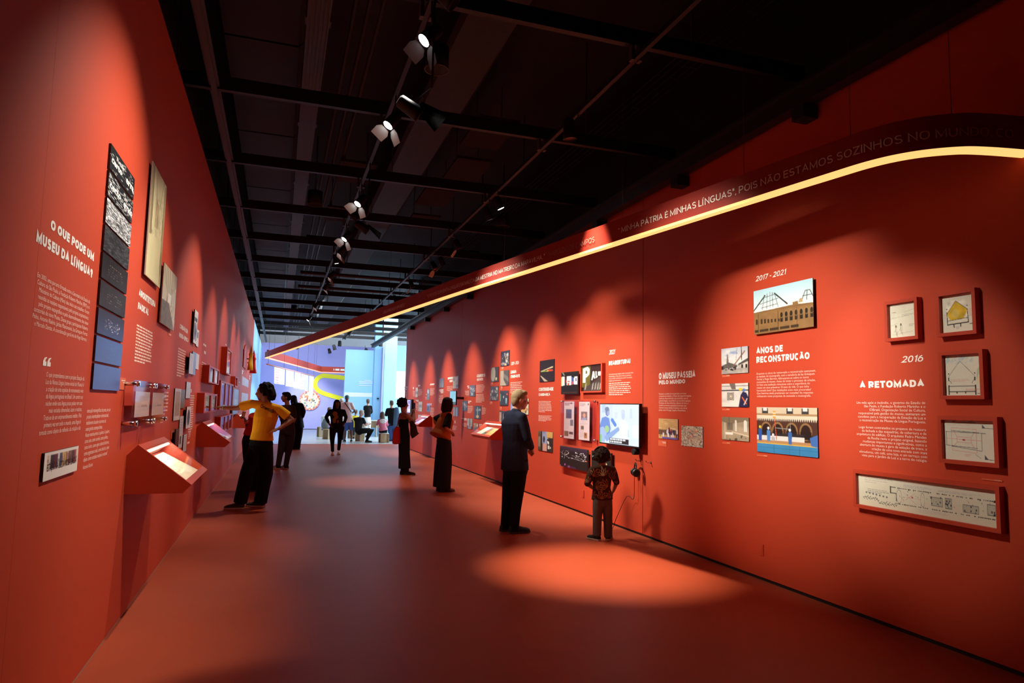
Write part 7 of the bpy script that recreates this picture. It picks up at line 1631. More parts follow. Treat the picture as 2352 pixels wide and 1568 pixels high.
g1, G = person('person in a yellow t-shirt printed Orientação, back turned, pointing at the left wall', J, (-0.35, 0.94), (-0.97, 0.22, 0.0), 1.04, 'brown', 'curlylong', H_BLACK, 'tshirt', C_YEL, 0.66, 'trousers', C_BLACK, M_SHOEGR, M_SOLE, 0.0085, 1.06, 1.42, hem=(-0.206, 10.670, 0.980)[2], curl=0.35, palm=(0, 0.2, -1))
ts = [o for o in g1.children if o.name.startswith('tshirt')][0]
co, fs = glyph_mesh('Orientação', 0.02); x0, x1 = co[:, 0].min(), co[:, 0].max(); vs = []
la, lb_ = V((-0.237, 10.400, 1.480)), V((-0.028, 10.400, 1.391)); ax = (lb_ - la); upv = V((0.26, 0, 0.96))
for x, y in co:
    q = la + ax * ((x - x0) / (x1 - x0)) + upv * ((y - 0.36) * 0.075)
    vs.append(q)
from mathutils.bvhtree import BVHTree
_dg = bpy.context.evaluated_depsgraph_get(); _dg.update(); _bv = BVHTree.FromObject(ts, _dg); out = []
for q in vs:
    h = _bv.ray_cast(q - V((0, 0.6, 0)), V((0, 1, 0)))[0]
    out.append((h + V((0, -0.004, 0))) if h is not None else q)
me = bpy.data.meshes.new('lettering'); me.from_pydata(out, [], fs); me.update(); link('lettering', me, M_INKK, g1)
mb = MB(); w_ = G['J']['wa'].lerp(G['J']['ha'], 0.1); d_ = (G['J']['ha'] - G['J']['wa']).normalized(); sx = d_.cross(V((0, 0, 1))).normalized(); sz = sx.cross(d_)
mb.tube([w_ + (sx * math.cos(a) + sz * math.sin(a)) * 0.032 for a in np.linspace(0, 2 * math.pi, 17)], 0.008, 6, False); mb.build('wristband', mat('mint_band', (0.45, 0.75, 0.68), 0.6, linear=True), g1)

# 14 man in the dark blue shirt
J = {'head': (2.866, 8.100, 1.625), 'neck': (2.834, 8.100, 1.515), 'chest': (2.803, 8.100, 1.331), 'waist': (2.808, 8.100, 1.116), 'pelvis': (2.813, 8.100, 0.880), 'sa': (2.765, 8.230, 1.430), 'ea': (2.848, 8.320, 1.142), 'wa': (3.018, 8.260, 1.009), 'ha': (3.049, 8.120, 0.985), 'sb': (2.853, 7.970, 1.410), 'eb': (2.918, 7.930, 1.146), 'wb': (3.024, 8.070, 1.021), 'hb': (3.095, 8.180, 0.959), 'hipa': (2.797, 8.180, 0.772), 'ka': (2.767, 8.190, 0.423), 'aa': (2.735, 8.190, 0.089), 'ta': (2.860, 8.220, 0.053), 'hipb': (2.853, 8.030, 0.774), 'kb': (2.830, 8.040, 0.436), 'ab': (2.803, 8.040, 0.086), 'tb': (3.016, 8.060, 0.017)}
m1, G = person('man with short grey-blond hair in a dark blue shirt, hands folded before the right wall', J, (0.80, 0.60), (0.985, -0.05, -0.12), 1.04, 'light', 'short', H_GREY, 'shirt', C_NAVY, 1.9, 'trousers', C_BLACK, M_SHOEB, M_SOLED, 0.0085, 1.12, 1.05, hem=(2.815, 8.100, 0.763)[2], curl=0.7, palm=(-0.7, 0.3, -0.4), flare=0.06)
# 15 child
J = {'head': (3.666, 7.410, 0.971), 'neck': (3.673, 7.410, 0.869), 'chest': (3.668, 7.410, 0.747), 'waist': (3.670, 7.410, 0.605), 'pelvis': (3.676, 7.410, 0.493), 'sa': (3.554, 7.410, 0.819), 'ea': (3.482, 7.410, 0.659), 'wa': (3.628, 7.560, 0.583), 'ha': (3.708, 7.630, 0.588), 'sb': (3.805, 7.410, 0.817), 'eb': (3.864, 7.410, 0.667), 'wb': (3.881, 7.530, 0.545), 'hb': (3.887, 7.610, 0.509), 'hipa': (3.625, 7.410, 0.464), 'ka': (3.616, 7.410, 0.268), 'aa': (3.612, 7.410, 0.083), 'ta': (3.591, 7.470, 0.013), 'hipb': (3.739, 7.410, 0.461), 'kb': (3.752, 7.410, 0.259), 'ab': (3.759, 7.410, 0.057), 'tb': (3.834, 7.510, -0.005)}
C_LEAF = cloth('brown_shirt_ground', (0.055, 0.024, 0.012))
k1, G = person('small curly-haired child in a brown leaf-print shirt and grey trousers, wearing headphones', J, (0.42, 0.9), (0.55, 0.83, 0.15), 0.76, 'brown', 'curly', H_BROWN, 'shirt', C_LEAF, 1.1, 'trousers', C_GREYP, M_SHOEB, M_SOLE, 0.007, 0.98, 1.15, hem=(3.676, 7.410, 0.473)[2], flare=0.10, curl=0.8)
sh = [o for o in k1.children if o.name.startswith('shirt')][0]
# printed leaves on the shirt: curved outline strokes laid on the cloth
_dg = bpy.context.evaluated_depsgraph_get(); _dg.update(); _bv = BVHTree.FromObject(sh, _dg); rn = random.Random(4); mb = MB(); viewd = V((0.42, 0.9, 0)).normalized(); sdv = V((viewd.y, -viewd.x, 0)); cc = (G['J']['chest'] + G['J']['waist']) / 2
def stroke2(a, b, w):
    qs = []
    for k in range(7):
        t_ = k / 6; q = a.lerp(b, t_); h = _bv.ray_cast(q - viewd * 0.6, viewd)
        if h[0] is None: return
        qs.append(h[0] - viewd * 0.003)
    dd = (b - a).normalized(); nn = dd.cross(viewd) * w / 2
    for k in range(6): mb.add([qs[k] + nn, qs[k + 1] + nn, qs[k + 1] - nn, qs[k] - nn], [(0, 1, 2, 3)])
for (ux, uz, rot, sz) in ((-0.10, 0.11, 0.5, 0.10), (0.02, 0.12, -0.2, 0.11), (0.12, 0.08, 0.4, 0.11), (-0.07, -0.02, 1.2, 0.12), (0.07, 0.0, -1.1, 0.12), (-0.12, -0.14, 0.1, 0.09), (0.0, -0.15, 0.0, 0.10), (0.11, -0.14, -0.3, 0.09), (0.15, -0.02, 1.0, 0.08), (-0.16, 0.03, -0.4, 0.08)):
    base = cc + sdv * ux + V((0, 0, uz - sz * 0.4))
    for a in (-0.9, -0.45, 0.0, 0.45, 0.9):
        ang = rot + a; dd = sdv * math.sin(ang) + V((0, 0, math.cos(ang))); e = base + dd * sz * (1.0 - 0.25 * abs(a)); pr = dd.cross(viewd) * sz * 0.11; md = base.lerp(e, 0.55)
        stroke2(base, md + pr, 0.006); stroke2(md + pr, e, 0.006); stroke2(base, md - pr, 0.006); stroke2(md - pr, e, 0.006)
lf = mb.build('leaf_print', mat('ochre_print', (0.34, 0.19, 0.08), 0.8, linear=True), k1); lf['kind'] = 'stuff'
_cu = V(G['up'])
ch = headphones(G['c'] + _cu * 0.005 - G['hf'] * 0.012, G['r'], G['hf'], 0.099, 'black headphones with a pale band on the child', up=_cu, parent=None, cup=0.034)
ch['label'] = 'black headphones worn on the head of the child'

# 13 woman with the rust vest
J = {'head': (2.914, 12.130, 1.545), 'neck': (2.918, 12.130, 1.412), 'chest': (2.882, 12.130, 1.263), 'waist': (2.848, 12.130, 1.067), 'pelvis': (2.853, 12.130, 0.896), 'sa': (2.850, 12.280, 1.337), 'ea': (2.713, 12.270, 1.249), 'wa': (2.758, 12.130, 1.113), 'ha': (2.791, 12.090, 1.068), 'sb': (2.900, 11.980, 1.344), 'eb': (2.837, 11.890, 1.138), 'wb': (2.947, 12.010, 1.073), 'hb': (3.003, 12.070, 1.032), 'hipa': (2.830, 12.200, 0.869), 'ka': (2.825, 12.200, 0.503), 'aa': (2.821, 12.200, 0.117), 'ta': (2.935, 12.200, 0.053), 'hipb': (2.893, 12.060, 0.877), 'kb': (2.888, 12.060, 0.515), 'ab': (2.861, 12.060, 0.086), 'tb': (3.030, 12.060, 0.022)}
w13, G = person('woman with a dark bob in a rust-orange vest and wide dark jeans, hands on hips', J, (0.93, 0.36), (0.97, 0.15, 0.06), 0.99, 'tan', 'bob', H_BROWN, 'top', C_BLACK, 0.95, 'trousers', C_DENIM, M_SHOEBR, M_SOLED, 0.010, 1.02, 1.75, hem=(2.852, 12.130, 0.943)[2], curl=0.6)
mb = MB(); J_ = G['J']; sd = G['side']; sm_ = (J_['sa'] + J_['sb']) / 2
loft(mb, [J_['waist'] - G['fwd'] * 0.08 + V((0, 0, -0.10)), J_['waist'] + G['fwd'] * -0.03, J_['chest'], sm_ + V((0, 0, 0.0))], [(0.205, 0.205), (0.178, 0.155), (0.172, 0.132), (0.115, 0.088)], sd, 22, (0.1, 0.9))
loft(mb, [sm_ + (J_['sa'] - sm_) * 0.85, sm_ + V((0, 0, 0.01)), sm_ + (J_['sb'] - sm_) * 0.85], [0.072, 0.08, 0.072], G['fwd'], 14)
link('vest', fuse(mb, 0.011, 2, 'vest'), C_RUST, w13)

# 12 woman filming
J = {'head': (2.616, 15.060, 1.534), 'neck': (2.622, 15.060, 1.381), 'chest': (2.618, 15.060, 1.210), 'waist': (2.635, 15.060, 1.020), 'pelvis': (2.650, 15.060, 0.859), 'sa': (2.580, 15.190, 1.293), 'ea': (2.788, 15.240, 1.150), 'wa': (2.843, 15.200, 1.325), 'ha': (2.855, 15.180, 1.441), 'sb': (2.669, 14.930, 1.289), 'eb': (2.842, 14.960, 1.158), 'wb': (2.859, 15.080, 1.337), 'hb': (2.851, 15.110, 1.452), 'hipa': (2.621, 15.110, 0.818), 'ka': (2.644, 15.110, 0.449), 'aa': (2.656, 15.110, 0.100), 'ta': (2.783, 15.110, 0.032), 'hipb': (2.700, 15.010, 0.824), 'kb': (2.712, 15.010, 0.456), 'ab': (2.716, 15.010, 0.090), 'tb': (2.842, 15.010, 0.022)}
w12, G = person('woman with a round black afro in a long black open-back dress, holding up a phone', J, (0.93, 0.36), (0.97, 0.2, 0.05), 0.98, 'brown', 'afro', H_BLACK, None, None, 0, 'dress', C_BLACK, M_SHOEB, M_SOLED, 0.010, 0.98, 1.05, hemup=0.05, curl=1.1, boot=0.16, palm=(0.6, 0.3, 0.2))
ph = V(G['J']['hb']).lerp(G['J']['ha'], 0.4) + V((0.015, 0, 0.045)); o = None
pr_ = empty('phone', ph, 'black phone held up by the woman in the long black dress', 'phone')
mb = MB(); mb.obox(ph, G['side'] * 0.036, G['fwd'] * 0.005, V((0, 0, 0.076))); mb.build('case', M_BLACK, pr_)
mb = MB(); mb.obox(ph - G['fwd'] * 0.0056, G['side'] * 0.033, G['fwd'] * 0.0005, V((0, 0, 0.071))); mb.build('screen', mat('phone_glass', (0.02, 0.02, 0.025), 0.1, 0.5, linear=True), pr_)
bc = V((2.478, 15.000, 0.851)); bag = empty('shoulder_bag', bc, 'plain red cloth bag on the shoulder of the filming woman', 'bag')
mb = MB(); loft(mb, [bc + V((0, 0, -0.17)), bc + V((0, 0, -0.08)), bc + V((0, 0, 0.08)), bc + V((0.02, 0, 0.19))], [(0.10, 0.05), (0.105, 0.06), (0.085, 0.045), (0.06, 0.02)], G['fwd'], 18, (0.3, 0.3)); link('pouch', fuse(mb, 0.012, 2, 'pouch'), C_RED, bag)
mb = MB(); mb.tube([bc + V((0.01, 0.04, 0.18)), V((2.521, 15.000, 1.229)), G['J']['sa'] + V((0, 0, 0.055)), V((2.477, 14.850, 1.232)), bc + V((-0.01, -0.04, 0.18))], 0.008, 7); mb.build('strap', C_RED, bag)
jc = V((2.836, 14.950, 1.007)); mb = MB(); loft(mb, [jc + V((-0.05, 0, 0.15)), jc + V((-0.01, 0, 0.05)), jc + V((0.01, 0, -0.1)), jc + V((0.05, 0, -0.16))], [(0.05, 0.045), (0.075, 0.05), (0.10, 0.05), (0.115, 0.045)], G['fwd'], 16, (0.5, 0.1))
o = link('draped_jacket', fuse(mb, 0.013, 3, 'draped_jacket'), C_BROWN); tag(o, 'dark brown jacket hanging over the arm of the filming woman', 'jacket')

# 5 woman walking towards the camera
J = {'head': (1.648, 20.850, 1.502), 'neck': (1.642, 20.850, 1.348), 'chest': (1.649, 20.850, 1.194), 'waist': (1.657, 20.850, 1.003), 'pelvis': (1.677, 20.850, 0.837), 'sa': (1.458, 20.850, 1.281), 'ea': (1.354, 20.850, 1.101), 'wa': (1.445, 20.790, 0.913), 'ha': (1.519, 20.730, 0.827), 'sb': (1.846, 20.850, 1.287), 'eb': (1.929, 20.850, 1.109), 'wb': (1.872, 20.830, 0.917), 'hb': (1.808, 20.770, 0.829), 'hipa': (1.566, 20.850, 0.798), 'ka': (1.556, 20.850, 0.468), 'aa': (1.582, 20.850, 0.139), 'ta': (1.573, 20.650, 0.015), 'hipb': (1.791, 20.850, 0.800), 'kb': (1.785, 20.930, 0.503), 'ab': (1.780, 21.150, 0.170), 'tb': (1.769, 20.970, 0.079)}
w5, G = person('woman with long dark hair in black with an ochre chest print, walking towards the camera', J, (-0.08, -1), (0.25, -0.97, -0.05), 1.0, 'dark', 'long', H_BLACK, 'jacket', C_BLACK, 1.85, 'trousers', C_BLACK, M_SHOEW, M_SOLE, 0.013, 1.22, 0.95, hem=(1.679, 20.850, 0.774)[2], fingers=False, flare=0.1)
_dg = bpy.context.evaluated_depsgraph_get(); _dg.update(); _bv = BVHTree.FromObject([o for o in w5.children if o.name.startswith('jacket')][0], _dg); mb = MB(); rn = random.Random(6)
for (x, z, rx, rz) in ((772, 951, 0.07, 0.07), (775, 958, 0.06, 0.06), (771, 966, 0.055, 0.08), (779, 968, 0.03, 0.05)):
    cq = V((1.609, 20.300, 1.117)); 
    cq = V((cq.x + (x - 773) * 0.0131, cq.y, cq.z - (z - 958) * 0.0131)); ring = []
    for a in np.linspace(0, 2 * math.pi, 13)[:-1]:
        q = cq + V((math.cos(a) * rx, -0.6, math.sin(a) * rz)); h = _bv.ray_cast(q, V((0, 1, 0)))[0]
        ring.append((h if h is not None else q + V((0, 0.9, 0))) + V((0, -0.006, 0)))
    ct_ = _bv.ray_cast(cq - V((0, 0.6, 0)), V((0, 1, 0)))[0]
    mb.add([ct_ + V((0, -0.008, 0))] + ring, [(0, 1 + k, 1 + (k + 1) % 12) for k in range(12)])
pq = mb.build('shirt_print', mat('ochre_shirt_print', (0.30, 0.15, 0.02), 0.8, linear=True), w5); pq['kind'] = 'stuff'

# 3, 4, 2 visitors behind the guide
J = {'head': (0.167, 16.670, 1.639), 'neck': (0.204, 16.670, 1.479), 'chest': (0.212, 16.670, 1.309), 'waist': (0.223, 16.670, 1.079), 'pelvis': (0.240, 16.670, 0.920), 'sa': (0.084, 16.670, 1.397), 'ea': (0.077, 16.790, 1.155), 'wa': (0.134, 16.920, 0.991), 'ha': (0.167, 16.970, 0.908), 'sb': (0.332, 16.670, 1.401), 'eb': (0.383, 16.690, 1.141), 'wb': (0.317, 16.790, 0.966), 'hb': (0.273, 16.870, 0.893), 'hipa': (0.157, 16.670, 0.860), 'ka': (0.120, 16.670, 0.463), 'aa': (0.071, 16.670, 0.109), 'ta': (-0.038, 16.720, 0.026), 'hipb': (0.320, 16.670, 0.861), 'kb': (0.291, 16.670, 0.463), 'ab': (0.241, 16.670, 0.117), 'tb': (0.160, 16.720, 0.044)}
p3, G = person('person with glasses in a brown top and striped trainers, just right of the guide', J, (-0.55, 0.83), (-0.97, 0.1, 0.0), 1.0, 'brown', 'short', H_BLACK, 'top', C_BROWN, 0.9, 'trousers', C_DGREY, M_SHOEB, M_SOLE, 0.012, 1.15, 1.08, hem=(0.242, 16.670, 0.880)[2], fingers=False, stripes=True)
mb = MB()
for sg in (-1, 1):
    q = G['c'] + (G['r'] * 0.034 * sg + G['hf'] * 0.100 + G['up'] * 0.004); mb.tube([q + (G['r'] * math.cos(a) * 0.024 + G['up'] * math.sin(a) * 0.02) for a in np.linspace(0, 2 * math.pi, 15)], 0.003, 5, False)
    mb.tube([q + G['r'] * 0.024 * sg, G['c'] + G['r'] * 0.082 * sg + G['hf'] * -0.01 + G['up'] * 0.004], 0.003, 5)
gl_ = mb.build('glasses', M_BLACK, p3)
J = {'head': (0.464, 23.300, 1.623), 'neck': (0.511, 23.300, 1.498), 'chest': (0.574, 23.300, 1.302), 'waist': (0.613, 23.300, 1.050), 'pelvis': (0.622, 23.300, 0.854), 'sa': (0.447, 23.300, 1.426), 'ea': (0.404, 23.300, 1.201), 'wa': (0.469, 23.500, 1.030), 'ha': (0.487, 23.550, 0.958), 'sb': (0.716, 23.300, 1.445), 'eb': (0.821, 23.300, 1.222), 'wb': (0.777, 23.300, 1.010), 'hb': (0.753, 23.300, 0.926), 'hipa': (0.545, 23.300, 0.769), 'ka': (0.536, 23.300, 0.406), 'aa': (0.538, 23.300, 0.072), 'ta': (0.461, 23.300, 0.017), 'hipb': (0.707, 23.300, 0.771), 'kb': (0.697, 23.300, 0.407), 'ab': (0.685, 23.300, 0.086), 'tb': (0.621, 23.300, 0.031)}
person('person with long dark hair in a drooping black coat, beyond the person with glasses', J, (-0.5, 0.86), (-0.8, 0.6, 0), 1.02, 'brown', 'long', H_BLACK, 'coat', C_BLACK, 1.9, 'trousers', C_BLACK, M_SHOEB, M_SOLED, 0.014, 1.25, 1.2, hem=(0.643, 23.300, 0.700)[2], fingers=False, flare=0.2)
J = {'head': (-0.232, 12.600, 1.489), 'neck': (-0.276, 12.600, 1.368), 'chest': (-0.325, 12.600, 1.233), 'waist': (-0.385, 12.600, 1.040), 'pelvis': (-0.412, 12.600, 0.891), 'sa': (-0.405, 12.600, 1.284), 'ea': (-0.470, 12.550, 1.100), 'wa': (-0.493, 12.480, 1.190), 'ha': (-0.538, 12.480, 1.270), 'sb': (-0.222, 12.600, 1.287), 'eb': (-0.175, 12.600, 1.063), 'wb': (-0.232, 12.600, 0.937), 'hb': (-0.259, 12.600, 0.907), 'hipa': (-0.459, 12.600, 0.854), 'ka': (-0.418, 12.600, 0.472), 'aa': (-0.377, 12.600, 0.083), 'ta': (-0.436, 12.600, 0.026), 'hipb': (-0.326, 12.600, 0.855), 'kb': (-0.286, 12.600, 0.471), 'ab': (-0.251, 12.600, 0.081), 'tb': (-0.304, 12.600, 0.023)}
p2, G = person('person in a red top half hidden behind the yellow-shirted guide, holding a pale card', J, (-0.85, 0.5), (-0.97, 0.2, 0), 0.98, 'dark', 'short', H_BLACK, 'top', C_RED, 0.2, 'trousers', C_BLACK, M_SHOEB, M_SOLED, 0.011, 1.15, 1.2, hem=(-0.408, 12.600, 0.951)[2], curl=1.0)
q = V(G['J']['ha']) + V((-0.01, 0, 0.03)); mb = MB(); mb.obox(q, (0.028, 0.01, 0), (0.002, -0.004, 0), (0.012, 0, 0.06)); o = mb.build('card', mat('tan_card', (0.55, 0.33, 0.2), 0.6, linear=True)); tag(o, 'pale card held by the half hidden person in the red top', 'card')
mb = MB(); w_ = G['J']['wa'].lerp(G['J']['ea'], 0.15)
for dz in (0, 0.014, 0.028):
    d_ = (G['J']['wa'] - G['J']['ea']).normalized(); a1 = d_.orthogonal().normalized(); a2 = d_.cross(a1); ctr_ = w_ + d_ * dz
    mb.tube([ctr_ + (a1 * math.cos(a) + a2 * math.sin(a)) * 0.034 for a in np.linspace(0, 2 * math.pi, 15)], 0.006, 6, False)
br = mb.build('bracelets', mat('coral_beads', (0.8, 0.08, 0.03), 0.4, linear=True), p2); br['kind'] = 'stuff'

# people in the far hall
J = {'head': (2.555, 27.600, 1.715), 'neck': (2.561, 27.600, 1.562), 'chest': (2.555, 27.600, 1.306), 'waist': (2.618, 27.600, 1.018), 'pelvis': (2.642, 27.600, 0.831), 'sa': (2.364, 27.600, 1.490), 'ea': (2.353, 27.700, 1.182), 'wa': (2.404, 27.800, 0.959), 'ha': (2.429, 27.850, 0.873), 'sb': (2.732, 27.600, 1.497), 'eb': (2.878, 27.600, 1.209), 'wb': (2.762, 27.750, 1.120), 'hb': (2.702, 27.820, 1.100), 'hipa': (2.544, 27.600, 0.779), 'ka': (2.542, 27.600, 0.423), 'aa': (2.539, 27.600, 0.102), 'ta': (2.519, 27.700, 0.012), 'hipb': (2.745, 27.600, 0.781), 'kb': (2.758, 27.600, 0.459), 'ab': (2.787, 27.600, 0.154), 'tb': (2.824, 27.750, 0.027)}
m6, G = person('man in a pale pink t-shirt, blue shorts and teal cap, strap across his back', J, (0.15, 0.98), (0.1, 1, 0), 1.06, 'dark', 'cap', mat('teal_cap', (0.03, 0.16, 0.17), 0.7, linear=True), 'tshirt', C_PINKW, 0.75, 'shorts', C_BLUE, M_SHOEB, M_SOLE, 0.016, 1.12, 1.0, hem=(2.645, 27.600, 0.763)[2], fingers=False)
_dg = bpy.context.evaluated_depsgraph_get(); _dg.update(); _bv = BVHTree.FromObject([o for o in m6.children if o.name.startswith('tshirt')][0], _dg); pts = []
a, b = V((2.441, 27.200, 1.577)), V((2.738, 27.200, 1.179))
for k in range(12):
    h = _bv.ray_cast(a.lerp(b, k / 11) - V((0, 0.6, 0)), V((0, 1, 0)))[0]
    if h is not None: pts.append(h + V((0, -0.012, 0)))
mb = MB(); mb.tube(pts, 0.016, 6); mb.build('strap', M_BLACK, m6)
J = {'head': (3.139, 27.500, 1.147), 'neck': (3.096, 27.500, 0.976), 'chest': (3.036, 27.500, 0.788), 'waist': (3.027, 27.500, 0.584), 'pelvis': (3.048, 27.500, 0.482), 'sa': (2.885, 27.550, 0.904), 'ea': (3.080, 27.700, 0.645), 'wa': (3.311, 27.800, 0.696), 'ha': (3.400, 27.840, 0.730), 'sb': (3.190, 27.420, 0.911), 'eb': (3.304, 27.450, 0.673), 'wb': (3.446, 27.650, 0.702), 'hb': (3.520, 27.700, 0.719), 'hipa': (3.059, 27.580, 0.428), 'ka': (3.470, 27.640, 0.497), 'aa': (3.397, 27.620, 0.121), 'ta': (3.535, 27.620, 0.070), 'hipb': (3.140, 27.400, 0.436), 'kb': (3.579, 27.420, 0.472), 'ab': (3.356, 27.420, 0.115), 'tb': (3.511, 27.420, 0.047)}
person('seated man with pale grey hair in a dark shirt, leaning to the table', J, (0.85, 0.5), (0.85, 0.5, -0.25), 1.0, 'light', 'short', H_PALE, 'tshirt', C_SLATE, 0.75, 'trousers', C_BLACK, M_SHOEB, M_SOLED, 0.016, 1.25, 1.0, hem=(3.050, 27.500, 0.448)[2], fingers=False)
J = {'head': (3.859, 31.600, 1.602), 'neck': (3.865, 31.600, 1.445), 'chest': (3.875, 31.600, 1.209), 'waist': (3.865, 31.600, 0.973), 'pelvis': (3.872, 31.600, 0.796), 'sa': (3.732, 31.600, 1.364), 'ea': (3.734, 31.700, 1.126), 'wa': (3.854, 31.850, 1.027), 'ha': (3.917, 31.880, 1.008), 'sb': (4.005, 31.600, 1.369), 'eb': (4.066, 31.700, 1.132), 'wb': (3.991, 31.850, 1.029), 'hb': (3.956, 31.880, 1.008), 'hipa': (3.815, 31.600, 0.737), 'ka': (3.829, 31.600, 0.404), 'aa': (3.840, 31.600, 0.110), 'ta': (3.861, 31.750, 0.045), 'hipb': (3.952, 31.600, 0.738), 'kb': (3.965, 31.600, 0.405), 'ab': (3.976, 31.600, 0.111), 'tb': (3.998, 31.750, 0.045)}
person('person with brown hair in a black jumper standing beyond the table, back turned', J, (-0.3, 0.95), (-0.2, 0.97, 0), 1.0, 'light', 'short', H_BRONZE, 'jumper', C_BLACK, 1.9, 'trousers', C_WHITE, M_SHOEB, M_SOLED, 0.017, 1.05, 1.0, hem=(3.867, 31.600, 0.914)[2], fingers=False)
J = {'head': (3.941, 27.500, 1.108), 'neck': (3.947, 27.500, 0.953), 'chest': (3.953, 27.500, 0.798), 'waist': (3.977, 27.500, 0.609), 'pelvis': (3.999, 27.500, 0.489), 'sa': (3.813, 27.500, 0.865), 'ea': (3.765, 27.600, 0.690), 'wa': (3.823, 27.780, 0.702), 'ha': (3.843, 27.800, 0.719), 'sb': (4.088, 27.500, 0.869), 'eb': (4.179, 27.600, 0.677), 'wb': (4.171, 27.780, 0.688), 'hb': (4.156, 27.800, 0.705), 'hipa': (3.915, 27.500, 0.454), 'ka': (3.943, 27.820, 0.442), 'aa': (3.957, 27.840, 0.129), 'ta': (3.976, 27.950, 0.054), 'hipb': (4.086, 27.500, 0.456), 'kb': (4.151, 27.820, 0.443), 'ab': (4.166, 27.840, 0.130), 'tb': (4.185, 27.950, 0.054)}
p9, G = person('child in a pink jacket with a white hood seated on a pale stool, back turned', J, (-0.1, 1), (-0.3, 0.95, -0.1), 0.86, 'light', 'long', H_BRONZE, 'jacket', C_PINK, 1.9, 'trousers', C_BLACK, M_SHOEB, M_SOLED, 0.015, 1.2, 1.0, hem=(4.000, 27.500, 0.472)[2], fingers=False, flare=0.12)
mb = MB(); q = (G['J']['sa'] + G['J']['sb']) / 2 - G['fwd'] * 0.13 + V((0, 0, -0.03)); ball(mb, q, (0.15, 0.07, 0.09), G['fwd']); link('hood', fuse(mb, 0.015, 1, 'hood'), C_WHITE, p9)
J = {'head': (4.413, 28.300, 1.546), 'neck': (4.418, 28.300, 1.403), 'chest': (4.427, 28.300, 1.154), 'waist': (4.436, 28.300, 0.905), 'pelvis': (4.461, 28.300, 0.710), 'sa': (4.262, 28.300, 1.293), 'ea': (4.206, 28.350, 1.061), 'wa': (4.291, 28.550, 1.040), 'ha': (4.315, 28.600, 1.057), 'sb': (4.601, 28.300, 1.299), 'eb': (4.665, 28.300, 1.015), 'wb': (4.611, 28.500, 0.902), 'hb': (4.565, 28.550, 0.900), 'hipa': (4.375, 28.300, 0.638), 'ka': (4.405, 28.300, 0.301), 'aa': (4.449, 28.300, 0.054), 'ta': (4.412, 28.380, -0.039), 'hipb': (4.571, 28.300, 0.640), 'kb': (4.583, 28.300, 0.302), 'ab': (4.574, 28.300, 0.054), 'tb': (4.561, 28.420, -0.041)}
p10, G = person('man in a black jumper and blue jeans standing by the end of the red wall', J, (-0.3, 0.95), (-0.3, 0.95, -0.2), 1.0, 'light', 'short', H_BRONZE, 'jumper', C_BLACK, 1.9, 'trousers', C_JEAN, M_SHOEB, M_SOLED, 0.016, 1.1, 1.1, hem=(4.464, 28.300, 0.639)[2], fingers=False)
mb = MB(); q = V((4.595, 28.100, 1.036)); loft(mb, [q + V((0, 0, 0.32)), q + V((0.02, 0, 0.1)), q + V((0.02, 0, -0.2)), q + V((0.01, 0, -0.42))], [(0.09, 0.08), (0.12, 0.08), (0.135, 0.06), (0.13, 0.05)], (1, 0, 0), 16, (0.5, 0.1))
o = link('denim_jacket', fuse(mb, 0.018, 3, 'denim_jacket'), C_JACK); tag(o, 'washed denim jacket slung over the shoulder of the man in blue jeans', 'jacket')
J = {'head': (2.092, 30.200, 1.215), 'neck': (2.027, 30.200, 1.048), 'chest': (1.928, 30.200, 0.862), 'waist': (1.884, 30.200, 0.641), 'pelvis': (1.891, 30.200, 0.476), 'sa': (1.818, 30.200, 0.916), 'ea': (1.797, 30.300, 0.711), 'wa': (1.917, 30.420, 0.598), 'ha': (1.974, 30.450, 0.579), 'sb': (2.069, 30.200, 0.920), 'eb': (2.122, 30.300, 0.678), 'wb': (2.155, 30.450, 0.581), 'hb': (2.195, 30.500, 0.580), 'hipa': (1.876, 30.200, 0.421), 'ka': (2.100, 30.350, 0.436), 'aa': (2.096, 30.350, 0.122), 'ta': (2.189, 30.350, 0.048), 'hipb': (1.965, 30.200, 0.422), 'kb': (2.155, 30.100, 0.427), 'ab': (2.150, 30.100, 0.134), 'tb': (2.243, 30.100, 0.061)}
p11, G = person('seated person in a pale top with a grey backpack, mostly hidden by the walking woman', J, (0.8, 0.6), (0.8, 0.6, 0), 0.95, 'light', 'short', H_BRONZE, 'tshirt', C_WHITE, 0.7, 'trousers', C_JEAN, M_SHOEB, M_SOLED, 0.017, 1.0, 1.0, fingers=False)
mb = MB(); q = V((1.918, 29.900, 0.651)); loft(mb, [q + V((0, 0, -0.15)), q, q + V((0.02, 0, 0.16))], [(0.16, 0.09), (0.16, 0.10), (0.10, 0.06)], (1, 0, 0), 16)
o = link('backpack', fuse(mb, 0.018, 2, 'backpack'), cloth('grey_pack', (0.16, 0.17, 0.17))); tag(o, 'grey backpack on the back of the hidden seated person', 'bag')
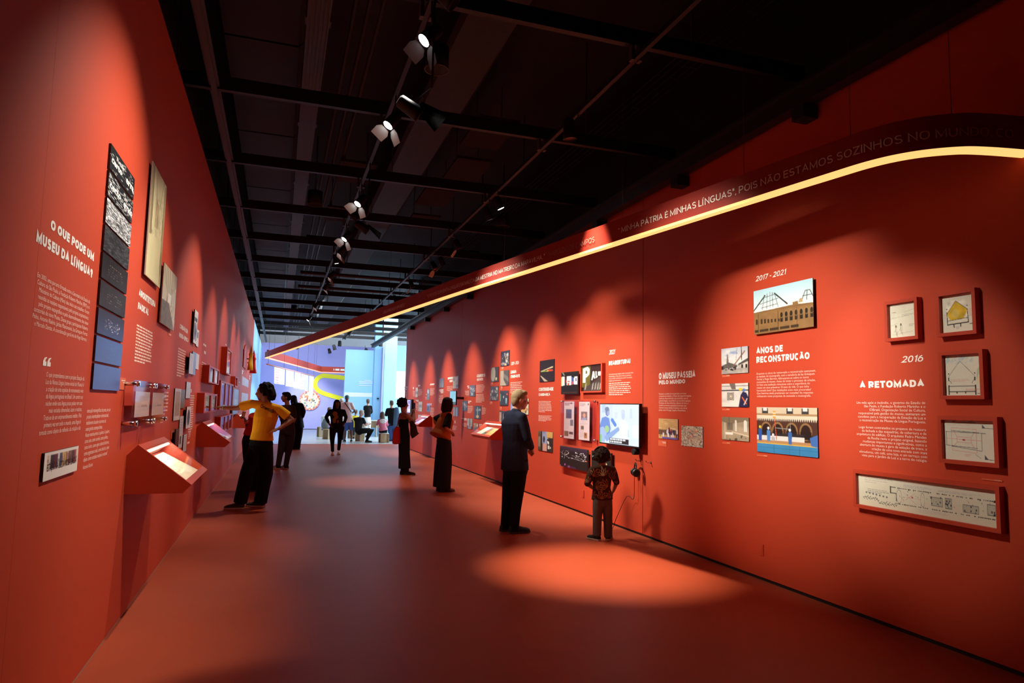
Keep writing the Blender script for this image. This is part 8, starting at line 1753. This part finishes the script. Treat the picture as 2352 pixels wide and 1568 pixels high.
J = {'head': (2.496, 29.200, 1.612), 'neck': (2.502, 29.200, 1.468), 'chest': (2.512, 29.200, 1.235), 'waist': (2.523, 29.200, 0.966), 'pelvis': (2.533, 29.200, 0.751), 'sa': (2.382, 29.200, 1.394), 'ea': (2.358, 29.200, 1.142), 'wa': (2.402, 29.200, 0.928), 'ha': (2.423, 29.200, 0.839), 'sb': (2.628, 29.200, 1.399), 'eb': (2.674, 29.200, 1.147), 'wb': (2.666, 29.200, 0.932), 'hb': (2.669, 29.200, 0.842), 'hipa': (2.482, 29.200, 0.696), 'ka': (2.497, 29.200, 0.357), 'aa': (2.508, 29.200, 0.089), 'ta': (2.519, 29.300, 0.031), 'hipb': (2.588, 29.200, 0.697), 'kb': (2.602, 29.200, 0.358), 'ab': (2.613, 29.200, 0.090), 'tb': (2.624, 29.300, 0.031)}
person('person in a pale cap just left of the man in the pink t-shirt', J, (0, 1), (0.4, 0.9, 0), 0.98, 'tan', 'cap', mat('pale_cap', (0.5, 0.5, 0.48), 0.7, linear=True), 'tshirt', C_WHITE, 0.7, 'trousers', C_DGREY, M_SHOEB, M_SOLED, 0.018, 1.0, 1.0, fingers=False)
J = {'head': (3.185, 30.000, 1.143), 'neck': (3.172, 30.000, 1.013), 'chest': (3.141, 30.000, 0.865), 'waist': (3.131, 30.000, 0.661), 'pelvis': (3.137, 30.000, 0.531), 'sa': (3.029, 30.000, 0.937), 'ea': (3.047, 30.100, 0.731), 'wa': (3.137, 30.250, 0.690), 'ha': (3.197, 30.300, 0.708), 'sb': (3.248, 30.000, 0.940), 'eb': (3.285, 30.100, 0.734), 'wb': (3.266, 30.250, 0.692), 'hb': (3.253, 30.300, 0.709), 'hipa': (3.083, 30.000, 0.494), 'ka': (3.135, 30.320, 0.483), 'aa': (3.150, 30.340, 0.165), 'ta': (3.164, 30.450, 0.085), 'hipb': (3.211, 30.000, 0.495), 'kb': (3.264, 30.320, 0.484), 'ab': (3.279, 30.340, 0.166), 'tb': (3.294, 30.450, 0.086)}
person('child in a bright yellow top seated behind the grey-haired man', J, (0.2, 1), (0.4, 0.9, 0), 0.86, 'tan', 'short', H_BRONZE, 'tshirt', C_YTEE, 0.7, 'trousers', C_DGREY, M_SHOEB, M_SOLED, 0.018, 1.0, 1.0, fingers=False)
